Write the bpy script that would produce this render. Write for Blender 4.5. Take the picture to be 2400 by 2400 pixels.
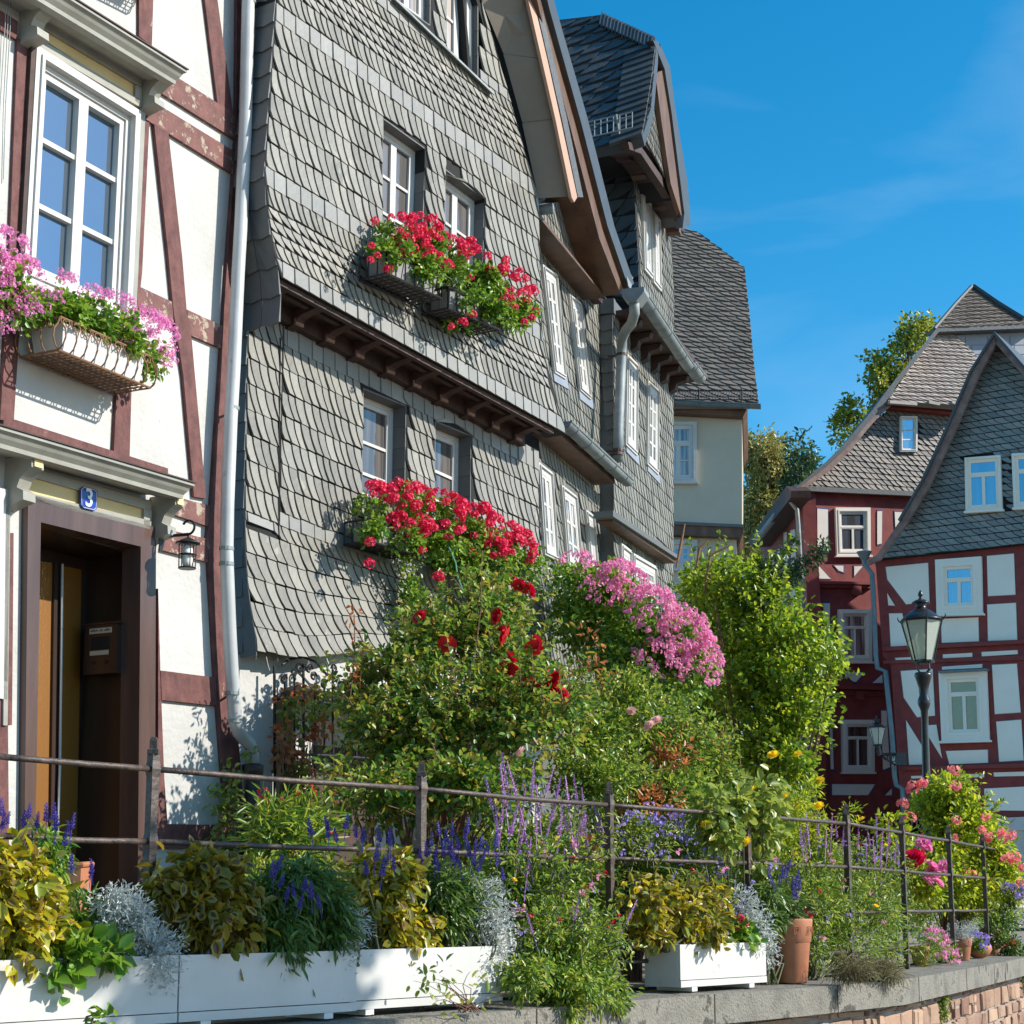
import bpy, math, random
import numpy as np
from mathutils import Vector, Matrix
for _o in list(bpy.data.objects): bpy.data.objects.remove(_o)
SC = bpy.context.scene
COL = SC.collection
R = math.radians
# ---------------------------------------------------------------- camera
FPX, PPX, PPY, HOR, CAMZ = 4000.0, 1200.0, 1400.0, 2120.0, 1.6
TH = math.atan((HOR - PPY) / FPX)
cd = bpy.data.cameras.new("camera"); cam = bpy.data.objects.new("camera", cd); COL.objects.link(cam)
cam.location = (0, 0, CAMZ); cam.rotation_euler = (math.pi / 2 + TH, 0, 0)
cd.sensor_width = 36; cd.lens = FPX / 2400 * 36; cd.shift_y = (PPY - 1200) / 2400
cd.clip_start = 0.05; cd.clip_end = 3000
SC.camera = cam
# ---------------------------------------------------------------- sun and sky
SUN = Vector((0.84, -0.11, 0.53)).normalized()
w = bpy.data.worlds.new("World"); SC.world = w; w.use_nodes = True
nt = w.node_tree; bg = nt.nodes['Background']
sk = nt.nodes.new('ShaderNodeTexSky'); sk.sky_type = 'NISHITA'; sk.sun_disc = False
sk.sun_elevation = math.asin(SUN.z); sk.sun_rotation = math.atan2(SUN.x, SUN.y)
sk.altitude = 300; sk.air_density = 1.0; sk.dust_density = 0.5; sk.ozone_density = 4.0
hs = nt.nodes.new('ShaderNodeHueSaturation'); hs.inputs['Saturation'].default_value = 1.36; hs.inputs['Hue'].default_value = .485
nt.links.new(sk.outputs[0], hs.inputs['Color'])
tcw = nt.nodes.new('ShaderNodeTexCoord'); mpw = nt.nodes.new('ShaderNodeMapping'); mpw.inputs['Scale'].default_value = (1.2, 1.2, 4.5); mpw.inputs['Rotation'].default_value = (0, .5, .3)
nzw = nt.nodes.new('ShaderNodeTexNoise'); nzw.inputs['Scale'].default_value = 2.2; nzw.inputs['Detail'].default_value = 8; nzw.inputs['Distortion'].default_value = .6
mrw = nt.nodes.new('ShaderNodeMapRange'); mrw.inputs[1].default_value = .50; mrw.inputs[2].default_value = .85; mrw.inputs[4].default_value = .22
mxw = nt.nodes.new('ShaderNodeMix'); mxw.data_type = 'RGBA'; mxw.inputs[7].default_value = (4.2, 5.0, 6.0, 1)
nt.links.new(tcw.outputs['Generated'], mpw.inputs[0]); nt.links.new(mpw.outputs[0], nzw.inputs[0]); nt.links.new(nzw.outputs[0], mrw.inputs[0]); nt.links.new(mrw.outputs[0], mxw.inputs[0]); nt.links.new(hs.outputs[0], mxw.inputs[6]); nt.links.new(mxw.outputs[2], bg.inputs[0]); bg.inputs[1].default_value = 0.14
sl = bpy.data.lights.new("sun", 'SUN'); so = bpy.data.objects.new("sun", sl); COL.objects.link(so)
sl.energy = 4.5; sl.angle = R(0.5); sl.color = (1.0, 0.94, 0.85)
so.rotation_euler = (-SUN).to_track_quat('-Z', 'Y').to_euler(); so.location = (8, -1, 9)
SC.view_settings.view_transform = 'Standard'; SC.view_settings.look = 'None'
SC.view_settings.exposure = 0.56; SC.view_settings.gamma = 1
SC.render.resolution_x = 1024; SC.render.resolution_y = 1024
# ---------------------------------------------------------------- pixel rays -> real places
CAM = Vector((0, 0, CAMZ))
_up = Vector((0, -math.sin(TH), math.cos(TH))); _fw = Vector((0, math.cos(TH), math.sin(TH)))
def ray(px, py): return Vector((1, 0, 0)) * ((px - PPX) / FPX) + _up * ((PPY - py) / FPX) + _fw
def at(px, py, Y):
    d = ray(px, py); return CAM + d * (Y / d.y)
def hit(px, py, p0, n):
    d = ray(px, py); return CAM + d * ((p0 - CAM).dot(n) / d.dot(n))
def Z(ox, oy):
    return lambda x, y: (ox + x / 3.116, oy + y / 3.116)
ZA = Z(0, 0); ZB = Z(580, 0); ZC = Z(1180, 0); ZD = Z(0, 600); ZE = Z(580, 600); ZF = Z(1180, 600); ZG = Z(1780, 600)
ZH = Z(0, 1200); ZI = Z(580, 1200); ZJ = Z(1180, 1200); ZK = Z(1780, 1200); ZL = Z(0, 1780); ZM = Z(580, 1780); ZN = Z(1180, 1780); ZO = Z(1780, 1780)
def zs(z, *c): return [z(c[i], c[i + 1]) for i in range(0, len(c), 2)]
class Fac:
    """a vertical facade plane: along a, outward n"""
    def __init__(s, px, Y, vpx=None, a=None):
        s.O = at(px, HOR, Y); s.O.z = 0
        if a is None:
            a = ray(vpx, HOR); a.z = 0; a.normalize()
        s.a = Vector(a).normalized(); s.n = Vector((s.a.y, -s.a.x, 0))
    def pt(s, t, z, o=0): return s.O + s.a * t + s.n * o + Vector((0, 0, z))
    def px(s, px, py, o=0):
        p = hit(px, py, s.O + s.n * o, s.n); q = p - s.O
        return (q.dot(s.a), p.z)
    def at(s, px, py, o=0): return hit(px, py, s.O + s.n * o, s.n)
# ---------------------------------------------------------------- mesh builder
class MB:
    def __init__(s): s.v = []; s.f = []
    def add(s, vs, fs):
        b = len(s.v); s.v += [tuple(v) for v in vs]; s.f += [tuple(b + i for i in f) for f in fs]; return s
    def hexa(s, p):   # 8 points: bottom loop 0-3, top loop 4-7
        return s.add(p, [(3, 2, 1, 0), (4, 5, 6, 7), (0, 1, 5, 4), (1, 2, 6, 5), (2, 3, 7, 6), (3, 0, 4, 7)])
    def box(s, c, x, y, z):  # centre and three half vectors
        c = Vector(c); x, y, z = Vector(x), Vector(y), Vector(z)
        return s.hexa([c - x - y - z, c + x - y - z, c + x + y - z, c - x + y - z, c - x - y + z, c + x - y + z, c + x + y + z, c - x + y + z])
    def loopx(s, a, b):   # two loops of points -> closed prism
        n = len(a); fs = [tuple(range(n - 1, -1, -1)), tuple(range(n, 2 * n))]
        fs += [(i, (i + 1) % n, n + (i + 1) % n, n + i) for i in range(n)]
        return s.add(list(a) + list(b), fs)
    def tube(s, pts, r, n=8, caps=True):
        pts = [Vector(p) for p in pts]; m = len(pts)
        rr = r if isinstance(r, (list, tuple)) else [r] * m
        rings = []; prev = None
        for i, p in enumerate(pts):
            t = (pts[min(i + 1, m - 1)] - pts[max(i - 1, 0)])
            if t.length < 1e-9: t = Vector((0, 0, 1))
            t.normalize()
            if prev is None:
                h = Vector((0, 0, 1)) if abs(t.z) < 0.9 else Vector((1, 0, 0))
                u = t.cross(h).normalized()
            else:
                u = (prev - t * prev.dot(t)).normalized()
            prev = u; v = t.cross(u)
            rings.append([p + (u * math.cos(2 * math.pi * k / n) + v * math.sin(2 * math.pi * k / n)) * rr[i] for k in range(n)])
        fs = []
        for i in range(m - 1):
            for k in range(n): fs.append((i * n + k, i * n + (k + 1) % n, (i + 1) * n + (k + 1) % n, (i + 1) * n + k))
        if caps: fs += [tuple(range(n - 1, -1, -1)), tuple((m - 1) * n + k for k in range(n))]
        return s.add([q for g in rings for q in g], fs)
    def lathe(s, base, prof, n=16, axis=(0, 0, 1)):
        base = Vector(base); ax = Vector(axis).normalized()
        return s.tube2(base, ax, prof, n)
    def tube2(s, base, ax, prof, n):
        h = Vector((1, 0, 0)) if abs(ax.x) < 0.9 else Vector((0, 1, 0))
        u = ax.cross(h).normalized(); v = ax.cross(u); vs = []
        for r, z in prof:
            for k in range(n):
                a = 2 * math.pi * (k + .5) / n
                vs.append(base + ax * z + (u * math.cos(a) + v * math.sin(a)) * max(r, 1e-4))
        m = len(prof); fs = []
        for i in range(m - 1):
            for k in range(n): fs.append((i * n + k, i * n + (k + 1) % n, (i + 1) * n + (k + 1) % n, (i + 1) * n + k))
        fs += [tuple(range(n - 1, -1, -1)), tuple((m - 1) * n + k for k in range(n))]
        return s.add(vs, fs)
    def build(s, name, mat, parent=None, smooth=False, loc=None):
        me = bpy.data.meshes.new(name); me.from_pydata(s.v, [], s.f); me.update()
        if smooth: me.polygons.foreach_set('use_smooth', [True] * len(me.polygons))
        return link(name, me, mat, parent)
def link(name, me, mat, parent=None):
    o = bpy.data.objects.new(name, me); COL.objects.link(o)
    if mat is not None: me.materials.append(mat)
    if parent is not None: par(o, parent)
    return o
WL = {}
def par(o, p):
    o.parent = p
    o.matrix_parent_inverse = Matrix.Translation(-WL.get(p.name, Vector((0, 0, 0))))
def tag(o, label=None, cat=None, group=None, kind=None):
    if label: o['label'] = label
    if cat: o['category'] = cat
    if group: o['group'] = group
    if kind: o['kind'] = kind
    return o
def thing(name, loc, label, cat, group=None):
    o = bpy.data.objects.new(name, None); COL.objects.link(o); o.location = Vector(loc); WL[o.name] = Vector(loc); o.empty_display_size = .2
    return tag(o, label, cat, group)
def dup(o, loc, label=None, group=None, parent=None, rot=None, scale=None):
    c = o.copy(); COL.objects.link(c)
    if parent is not None: par(c, parent)
    c.location = loc
    if rot is not None: c.rotation_euler = rot
    if scale is not None: c.scale = (scale,) * 3
    if label: c['label'] = label
    if group: c['group'] = group
    for ch in list(o.children):
        d = ch.copy(); COL.objects.link(d); d.parent = c
        for g in list(ch.children):
            e = g.copy(); COL.objects.link(e); e.parent = d
    return c
# ---------------------------------------------------------------- materials
def mat(name, c1, c2=None, rough=.6, scale=6., bump=0., metal=0., detail=6, island=False, stretch=(1, 1, 1), c3=None, c3at=.62, c3scale=3., bscale=None, spec=.5):
    m = bpy.data.materials.new(name); m.use_nodes = True; t = m.node_tree; N = t.nodes; Lk = t.links
    b = N['Principled BSDF']; b.inputs['Roughness'].default_value = rough; b.inputs['Metallic'].default_value = metal
    b.inputs['Specular IOR Level'].default_value = spec
    col = tuple(c1) + (1,)
    b.inputs['Base Color'].default_value = col
    if c2 is None and not bump: return m
    tc = N.new('ShaderNodeTexCoord'); mp = N.new('ShaderNodeMapping'); mp.inputs['Scale'].default_value = stretch
    geo = N.new('ShaderNodeNewGeometry')
    Lk.new(geo.outputs['Position'], mp.inputs[0])
    nz = N.new('ShaderNodeTexNoise'); nz.inputs['Scale'].default_value = scale; nz.inputs['Detail'].default_value = detail
    nz.inputs['Roughness'].default_value = .62
    Lk.new(mp.outputs[0], nz.inputs['Vector'])
    if c2 is not None:
        mx = N.new('ShaderNodeMix'); mx.data_type = 'RGBA'
        mx.inputs[6].default_value = col; mx.inputs[7].default_value = tuple(c2) + (1,)
        mr = N.new('ShaderNodeMapRange'); mr.inputs[1].default_value = .32; mr.inputs[2].default_value = .68
        Lk.new(nz.outputs[0], mr.inputs[0])
        if island:
            ad = N.new('ShaderNodeMath'); ad.operation = 'MULTIPLY_ADD'; ad.inputs[1].default_value = .35
            mu = N.new('ShaderNodeMath'); mu.operation = 'MULTIPLY'; mu.inputs[1].default_value = .75
            Lk.new(geo.outputs['Random Per Island'], mu.inputs[0]); Lk.new(mr.outputs[0], ad.inputs[0]); Lk.new(mu.outputs[0], ad.inputs[2])
            Lk.new(ad.outputs[0], mx.inputs[0])
        else: Lk.new(mr.outputs[0], mx.inputs[0])
        out = mx.outputs[2]
        if c3 is not None:
            n3 = N.new('ShaderNodeTexNoise'); n3.inputs['Scale'].default_value = c3scale; n3.inputs['Detail'].default_value = 9; n3.inputs['Roughness'].default_value = .7
            Lk.new(mp.outputs[0], n3.inputs['Vector'])
            m3 = N.new('ShaderNodeMapRange'); m3.inputs[1].default_value = c3at; m3.inputs[2].default_value = c3at + .05
            Lk.new(n3.outputs[0], m3.inputs[0])
            x3 = N.new('ShaderNodeMix'); x3.data_type = 'RGBA'; x3.inputs[7].default_value = tuple(c3) + (1,)
            Lk.new(m3.outputs[0], x3.inputs[0]); Lk.new(out, x3.inputs[6]); out = x3.outputs[2]
        Lk.new(out, b.inputs['Base Color'])
    if bump:
        bp = N.new('ShaderNodeBump'); bp.inputs['Strength'].default_value = bump; bp.inputs['Distance'].default_value = .02
        if bscale:
            n4 = N.new('ShaderNodeTexNoise'); n4.inputs['Scale'].default_value = bscale; n4.inputs['Detail'].default_value = 5
            Lk.new(mp.outputs[0], n4.inputs['Vector']); Lk.new(n4.outputs[0], bp.inputs['Height'])
        else: Lk.new(nz.outputs[0], bp.inputs['Height'])
        Lk.new(bp.outputs[0], b.inputs['Normal'])
    return m
def leafmat(name, cols, trans=.35, rough=.36, spec=.55):
    m = bpy.data.materials.new(name); m.use_nodes = True; t = m.node_tree; N = t.nodes; Lk = t.links
    b = N['Principled BSDF']; b.inputs['Roughness'].default_value = rough; b.inputs['Specular IOR Level'].default_value = spec
    g = N.new('ShaderNodeNewGeometry'); cr = N.new('ShaderNodeValToRGB'); e = cr.color_ramp
    n = len(cols)
    while len(e.elements) < n: e.elements.new(.5)
    for i, c in enumerate(cols): e.elements[i].position = i / (n - 1) if n > 1 else 0; e.elements[i].color = tuple(c) + (1,)
    Lk.new(g.outputs['Random Per Island'], cr.inputs[0]); Lk.new(cr.outputs[0], b.inputs['Base Color'])
    tr = N.new('ShaderNodeBsdfTranslucent'); mx = N.new('ShaderNodeMixShader'); mx.inputs[0].default_value = trans
    hsn = N.new('ShaderNodeHueSaturation'); hsn.inputs['Value'].default_value = 1.7; hsn.inputs['Hue'].default_value = .49
    Lk.new(cr.outputs[0], hsn.inputs['Color']); Lk.new(hsn.outputs[0], tr.inputs[0])
    Lk.new(b.outputs[0], mx.inputs[1]); Lk.new(tr.outputs[0], mx.inputs[2]); Lk.new(mx.outputs[0], N['Material Output'].inputs[0])
    return m
def coleusmat(name, edge, mid, dark, trans=.3):
    m = leafmat(name, edge, trans); return m
def glass(name, refl, base, rough=.02, tint=(1, 1, 1), wav=0.0):
    m = bpy.data.materials.new(name); m.use_nodes = True; t = m.node_tree; N = t.nodes; Lk = t.links
    b = N['Principled BSDF']; b.inputs['Base Color'].default_value = tuple(base) + (1,); b.inputs['Roughness'].default_value = .6
    gl = N.new('ShaderNodeBsdfGlossy'); gl.inputs['Roughness'].default_value = rough; gl.inputs['Color'].default_value = tuple(tint) + (1,)
    mx = N.new('ShaderNodeMixShader'); mx.inputs[0].default_value = refl
    Lk.new(b.outputs[0], mx.inputs[1]); Lk.new(gl.outputs[0], mx.inputs[2]); Lk.new(mx.outputs[0], N['Material Output'].inputs[0])
    if max(base) > .04 and wav < .1:   # hanging cloth and dark room seen through the pane
        g2 = N.new('ShaderNodeNewGeometry'); mp = N.new('ShaderNodeMapping'); mp.inputs['Scale'].default_value = (16, 16, .35); n2 = N.new('ShaderNodeTexNoise'); n2.inputs['Scale'].default_value = 1.; n2.inputs['Detail'].default_value = 3
        t.links.new(g2.outputs['Position'], mp.inputs[0]); t.links.new(mp.outputs[0], n2.inputs[0]); m2 = N.new('ShaderNodeMapRange'); m2.inputs[1].default_value = .42; m2.inputs[2].default_value = .60
        x2 = N.new('ShaderNodeMix'); x2.data_type = 'RGBA'; x2.inputs[6].default_value = tuple(c * .25 for c in base) + (1,); x2.inputs[7].default_value = tuple(min(.8, c * 1.9) for c in base) + (1,)
        t.links.new(n2.outputs[0], m2.inputs[0]); t.links.new(m2.outputs[0], x2.inputs[0]); t.links.new(x2.outputs[2], b.inputs['Base Color'])
    g = N.new('ShaderNodeNewGeometry'); nz = N.new('ShaderNodeTexNoise'); nz.inputs['Scale'].default_value = 60 if wav > .1 else 3
    Lk.new(g.outputs['Position'], nz.inputs['Vector'])
    bp = N.new('ShaderNodeBump'); bp.inputs['Strength'].default_value = max(wav, .03); bp.inputs['Distance'].default_value = .01
    Lk.new(nz.outputs[0], bp.inputs['Height']); Lk.new(bp.outputs[0], gl.inputs['Normal'])
    return m
M = {}
M['plaster'] = mat('white_plaster', (.44, .43, .40), (.53, .52, .49), .85, 1.6, .35, c3=(.40, .375, .33), c3at=.66, c3scale=6, bscale=26)
M['timber'] = mat('oxblood_timber', (.085, .03, .027), (.17, .065, .056), .78, 14, .9, stretch=(1, 1, .6), c3=(.40, .33, .25), c3at=.665, c3scale=7)
M['timber_worn'] = mat('weathered_timber', (.12, .05, .045), (.2, .085, .07), .8, 9, .8, c3=(.36, .29, .22), c3at=.55, c3scale=13)
M['white'] = mat('white_paint', (.50, .485, .45), (.57, .56, .53), .45, 3, .08, spec=.3, c3=(.37, .34, .29), c3at=.64, c3scale=11)
M['white_old'] = mat('old_white_paint', (.62, .59, .55), (.74, .71, .67), .55, 9, .2)
M['trimgrey'] = mat('grey_trim_paint', (.26, .25, .21), (.33, .32, .27), .45, 6, .1)
M['ochre'] = mat('ochre_paint', (.62, .46, .20), (.70, .53, .26), .6, 5, .1)
M['zinc'] = mat('zinc_sheet', (.17, .20, .205), (.27, .30, .30), .6, 6, .1, metal=.2)
M['pipewhite'] = mat('light_grey_pipe', (.40, .41, .40), (.52, .53, .52), .45, 3, .05, c3=(.33, .32, .29), c3at=.62, c3scale=5)
M['iron'] = mat('rusty_iron', (.035, .030, .028), (.10, .065, .05), .55, 30, .4, metal=.3)
M['railiron'] = mat('railing_iron', (.035, .03, .028), (.12, .08, .06), .5, 25, .4, metal=.2)
M['blackiron'] = mat('black_iron', (.012, .012, .013), (.03, .03, .03), .45, 20, .1, metal=.3)
M['rust'] = mat('rust', (.17, .08, .04), (.28, .15, .07), .8, 30, .3)
M['slate'] = mat('pale_slate', (.155, .150, .130), (.285, .272, .232), .48, 3.5, .25, island=True, bscale=22, spec=.55, c3=(.33, .31, .26), c3at=.60, c3scale=2.5)
M['slate_band'] = mat('pale_slate_band', (.20, .20, .185), (.27, .265, .245), .5, 4, .2, island=True, bscale=18, spec=.5)
M['slate2'] = mat('weathered_slate', (.13, .13, .112), (.25, .242, .205), .55, 3.5, .2, island=True, bscale=22)
M['slate_dark'] = mat('dark_slate', (.030, .038, .045), (.075, .085, .09), .5, 4, .2, island=True, bscale=18, c3=(.20, .17, .12), c3at=.66, c3scale=6)
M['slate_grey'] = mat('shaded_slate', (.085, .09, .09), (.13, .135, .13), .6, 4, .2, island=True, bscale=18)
M['slate_brown'] = mat('brown_slate', (.13, .105, .085), (.22, .185, .15), .6, 3, .2, island=True, bscale=18, c3=(.26, .22, .2), c3at=.66, c3scale=1.5)
M['slate_gable'] = mat('bluegrey_slate', (.16, .175, .165), (.30, .30, .27), .6, 1.2, .2, island=True, bscale=12, c3=(.06, .09, .12), c3at=.66, c3scale=.6)
M['slate_taupe'] = mat('taupe_slate', (.13, .12, .11), (.24, .20, .165), .6, 1.2, .2, island=True, bscale=12, c3=(.09, .09, .09), c3at=.66, c3scale=1)
M['under'] = mat('dark_underlay', (.012, .012, .012), None, .9)
M['soffit'] = mat('beige_soffit_board', (.19, .155, .115), (.23, .19, .145), .6, 3, .05)
M['barge'] = mat('copper_brown_board', (.40, .235, .155), (.46, .28, .19), .55, 4, .05)
M['wood'] = mat('brown_eaves_wood', (.075, .038, .022), (.16, .085, .05), .6, 5, .4, stretch=(1, 1, .35))
M['verge_wood'] = mat('weathered_verge_wood', (.15, .085, .07), (.30, .20, .165), .7, 5, .4)
M['wooddark'] = mat('dark_eaves_wood', (.030, .016, .012), (.075, .036, .026), .7, 8, .4)
M['beam_end'] = mat('cut_beam_end', (.24, .13, .10), (.34, .2, .15), .8, 20, .3)
M['glass_sky'] = glass('window_glass', .36, (.02, .03, .04), tint=(.5, .78, 1))
M['glass_sky2'] = glass('window_glass_far', .42, (.03, .04, .06), tint=(.6, .85, 1))
M['glass_room'] = glass('window_glass_over_room', .12, (.045, .038, .034))
M['glass_curtain'] = glass('window_glass_over_curtain', .25, (.30, .29, .27))
M['glass_blind'] = glass('window_glass_over_blind', .15, (.22, .19, .17))
M['amber'] = glass('amber_door_glass', .10, (.22, .085, .005), .12, (1, .6, .2), .5)
M['doorwood'] = mat('dark_brown_door_wood', (.022, .012, .009), (.045, .024, .018), .35, 5, .12, stretch=(1, 1, .15))
M['doorframe'] = mat('brown_door_frame_wood', (.060, .032, .026), (.11, .064, .052), .35, 6, .2, stretch=(1, 1, .12))
M['coping'] = mat('concrete_coping', (.13, .12, .10), (.27, .25, .205), .9, 4, .7, bscale=60, c3=(.075, .07, .055), c3at=.56, c3scale=4)
M['mortar'] = mat('mortar', (.24, .21, .18), (.34, .30, .26), .95, 9, .8)
M['sandstone'] = mat('red_sandstone', (.17, .085, .06), (.44, .29, .19), .85, 2.2, .9, island=True, bscale=14, c3=(.30, .26, .22), c3at=.64, c3scale=5)
M['terracotta'] = mat('terracotta', (.34, .12, .055), (.44, .18, .09), .75, 7, .15)
M['soil'] = mat('dark_soil', (.035, .025, .018), (.07, .05, .035), .95, 14, .8)
M['asphalt'] = mat('street_setts', (.17, .145, .12), (.24, .21, .18), .9, 8, .4)
M['cobble'] = mat('terrace_paving', (.20, .17, .135), (.28, .245, .20), .9, 5, .6)
M['beige'] = mat('beige_render', (.47, .42, .32), (.51, .46, .355), .9, 2, .15, bscale=30)
M['redwall'] = mat('oxblood_paint', (.19, .028, .026), (.26, .045, .038), .7, 5, .35, c3=(.24, .1, .07), c3at=.70, c3scale=6)
M['panel'] = mat('white_infill', (.86, .80, .69), (.90, .85, .74), .85, 2, .12)
M['panel_cream'] = mat('cream_infill', (.72, .66, .58), (.78, .72, .64), .85, 2, .12)
M['blueline'] = mat('blue_border_paint', (.04, .07, .20), None, .7)
M['greyline'] = mat('grey_border_line', (.30, .30, .30), None, .7)
M['enamel'] = mat('blue_enamel', (.02, .05, .30), None, .15)
M['enamelwhite'] = mat('white_enamel', (.8, .8, .8), None, .2)
M['copperpipe'] = mat('blue_grey_pipe', (.12, .17, .19), (.17, .23, .25), .5, 6, .05, metal=.3)
M['lampblack'] = mat('black_lamp_paint', (.02, .022, .024), (.035, .037, .04), .3, 15, .05, metal=.2)
M['lampglass'] = glass('ribbed_lamp_glass', .18, (.58, .58, .50), .15)
M['bulb'] = mat('opal_bulb', (.85, .85, .78), None, .3)
M['bark'] = mat('bark', (.06, .045, .032), (.13, .10, .075), .9, 18, .8, stretch=(1, 1, .4))
M['stem'] = mat('green_stem', (.07, .09, .03), (.12, .12, .05), .7, 12)
M['stemred'] = mat('red_brown_stem', (.12, .05, .03), (.18, .09, .05), .7, 12)
M['clearglass'] = glass('lantern_glass', .3, (.25, .25, .24), .05)
M['hose'] = mat('green_hose', (.12, .32, .20), None, .5)
M['paper'] = mat('cream_paper_label', (.55, .48, .36), None, .7)
M['ink'] = mat('ink', (.04, .04, .04), None, .7)
M['chimney_zinc'] = mat('grey_panel_sheet', (.22, .25, .30), (.27, .30, .35), .6, 2, .05)
M['curtain'] = mat('curtain_cloth', (.5, .48, .45), None, .8)
# leaves
M['leaf_rose'] = leafmat('rose_leaf', [(.035, .09, .015), (.08, .18, .022), (.15, .27, .03), (.27, .34, .04), (.42, .28, .04)], .35, .38)
M['leaf_ger'] = leafmat('geranium_leaf', [(.05, .14, .012), (.10, .23, .02), (.19, .32, .03), (.26, .35, .04)], .35)
M['leaf_gard'] = leafmat('garden_leaf', [(.05, .125, .018), (.12, .22, .025), (.23, .33, .035), (.38, .38, .05)], .38)
M['leaf_lime'] = leafmat('lime_leaf', [(.14, .22, .012), (.24, .33, .016), (.34, .42, .025), (.46, .46, .03)], .45)
M['leaf_shrub'] = leafmat('shrub_leaf', [(.06, .13, .012), (.13, .23, .016), (.24, .34, .022), (.38, .44, .03)], .45)
M['leaf_dark'] = leafmat('dark_leaf', [(.02, .05, .02), (.04, .09, .025), (.08, .13, .04)], .3)
M['leaf_salvia'] = leafmat('salvia_leaf', [(.045, .10, .018), (.09, .17, .028), (.17, .25, .05)], .3)
M['leaf_coleus'] = leafmat('yellow_coleus_leaf', [(.34, .31, .012), (.56, .43, .018), (.16, .23, .022), (.42, .34, .018), (.12, .18, .022), (.26, .17, .045)], .3)
M['leaf_coleus_g'] = leafmat('green_yellow_coleus_leaf', [(.32, .34, .015), (.58, .45, .018), (.20, .28, .025), (.46, .40, .02), (.28, .19, .05)], .3)
M['leaf_coleus_d'] = leafmat('olive_coleus_leaf', [(.26, .19, .015), (.36, .26, .018), (.15, .15, .02), (.22, .18, .018)], .3)
M['leaf_silver'] = leafmat('silver_leaf', [(.38, .42, .40), (.50, .53, .50), (.60, .62, .58)], .15, .8, .1)
M['leaf_birch'] = leafmat('birch_leaf', [(.18, .20, .04), (.32, .31, .08), (.42, .34, .10), (.12, .15, .04)], .3)
M['leaf_tree'] = leafmat('tree_leaf', [(.06, .12, .015), (.14, .21, .02), (.30, .33, .03), (.42, .38, .03)], .3)
M['leaf_dry'] = leafmat('dry_leaf', [(.35, .12, .04), (.50, .20, .06), (.26, .10, .04)], .4)
M['leaf_vine'] = leafmat('vine_leaf', [(.13, .20, .03), (.22, .29, .05), (.33, .34, .05)], .4)
M['leaf_grass'] = leafmat('dry_grass_blade', [(.12, .12, .04), (.22, .20, .08), (.20, .15, .09)], .3)
M['fl_red'] = leafmat('red_petal', [(.50, .004, .03), (.70, .008, .06), (.82, .03, .12)], .25, .5)
M['fl_rose'] = leafmat('crimson_rose_petal', [(.48, .0, .008), (.62, .003, .012)], .2, .5)
M['fl_pink'] = leafmat('pink_petal', [(.58, .12, .42), (.72, .22, .52), (.80, .36, .60), (.65, .25, .25)], .3, .6)
M['fl_pink2'] = leafmat('salmon_pink_petal', [(.68, .20, .38), (.76, .25, .48), (.80, .38, .46), (.60, .15, .42)], .3, .6)
M['fl_coral'] = leafmat('coral_petal', [(.80, .22, .20), (.80, .32, .28), (.75, .10, .18)], .3, .6)
M['fl_violet'] = leafmat('violet_petal', [(.045, .028, .19), (.08, .05, .30), (.14, .09, .42)], .2, .6)
M['fl_mauve'] = leafmat('mauve_petal', [(.40, .13, .42), (.52, .26, .48), (.32, .18, .60)], .2, .6)
M['fl_lilac'] = leafmat('lilac_petal', [(.30, .2, .58), (.42, .30, .66)], .2, .6)
M['fl_yellow'] = leafmat('yellow_petal', [(.85, .62, .01), (.88, .72, .03)], .3, .6)
M['fl_paleroses'] = leafmat('blush_petal', [(.75, .45, .42), (.82, .58, .52)], .3, .6)
# ---------------------------------------------------------------- facade helpers
def ppoly(mb, fac, pts, o0, o1, pxo=None):
    """pixel outline on the facade plane (seen at offset pxo) given real thickness o0..o1"""
    q = [fac.px(x, y, o1 if pxo is None else pxo) for x, y in pts]
    return mb.loopx([fac.pt(s, z, o0) for s, z in q], [fac.pt(s, z, o1) for s, z in q])
def part_poly(name, fac, pts, o0, o1, m, parent, pxo=None):
    return ppoly(MB(), fac, pts, o0, o1, pxo).build(name, m, parent)
def bil(fac, quad, o):
    c = [fac.px(x, y, o) for x, y in quad]   # TL TR BR BL
    def W(u, v, oo):
        s = (c[0][0] * (1 - u) + c[1][0] * u) * (1 - v) + (c[3][0] * (1 - u) + c[2][0] * u) * v
        z = (c[0][1] * (1 - u) + c[1][1] * u) * (1 - v) + (c[3][1] * (1 - u) + c[2][1] * u) * v
        return fac.pt(s, z, oo)
    wd = ((c[1][0] - c[0][0]) + (c[2][0] - c[3][0])) / 2; ht = ((c[0][1] - c[3][1]) + (c[1][1] - c[2][1])) / 2
    return W, abs(wd), abs(ht), c
def uvbox(mb, W, u0, u1, v0, v1, o0, o1):
    return mb.hexa([W(u0, v1, o0), W(u1, v1, o0), W(u1, v1, o1), W(u0, v1, o1), W(u0, v0, o0), W(u1, v0, o0), W(u1, v0, o1), W(u0, v0, o1)])
def ring(mb, W, u0, u1, v0, v1, bu, bv, o0, o1):
    uvbox(mb, W, u0, u1, v0, v0 + bv, o0, o1); uvbox(mb, W, u0, u1, v1 - bv, v1, o0, o1)
    uvbox(mb, W, u0, u0 + bu, v0 + bv, v1 - bv, o0, o1); uvbox(mb, W, u1 - bu, u1, v0 + bv, v1 - bv, o0, o1)
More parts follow.
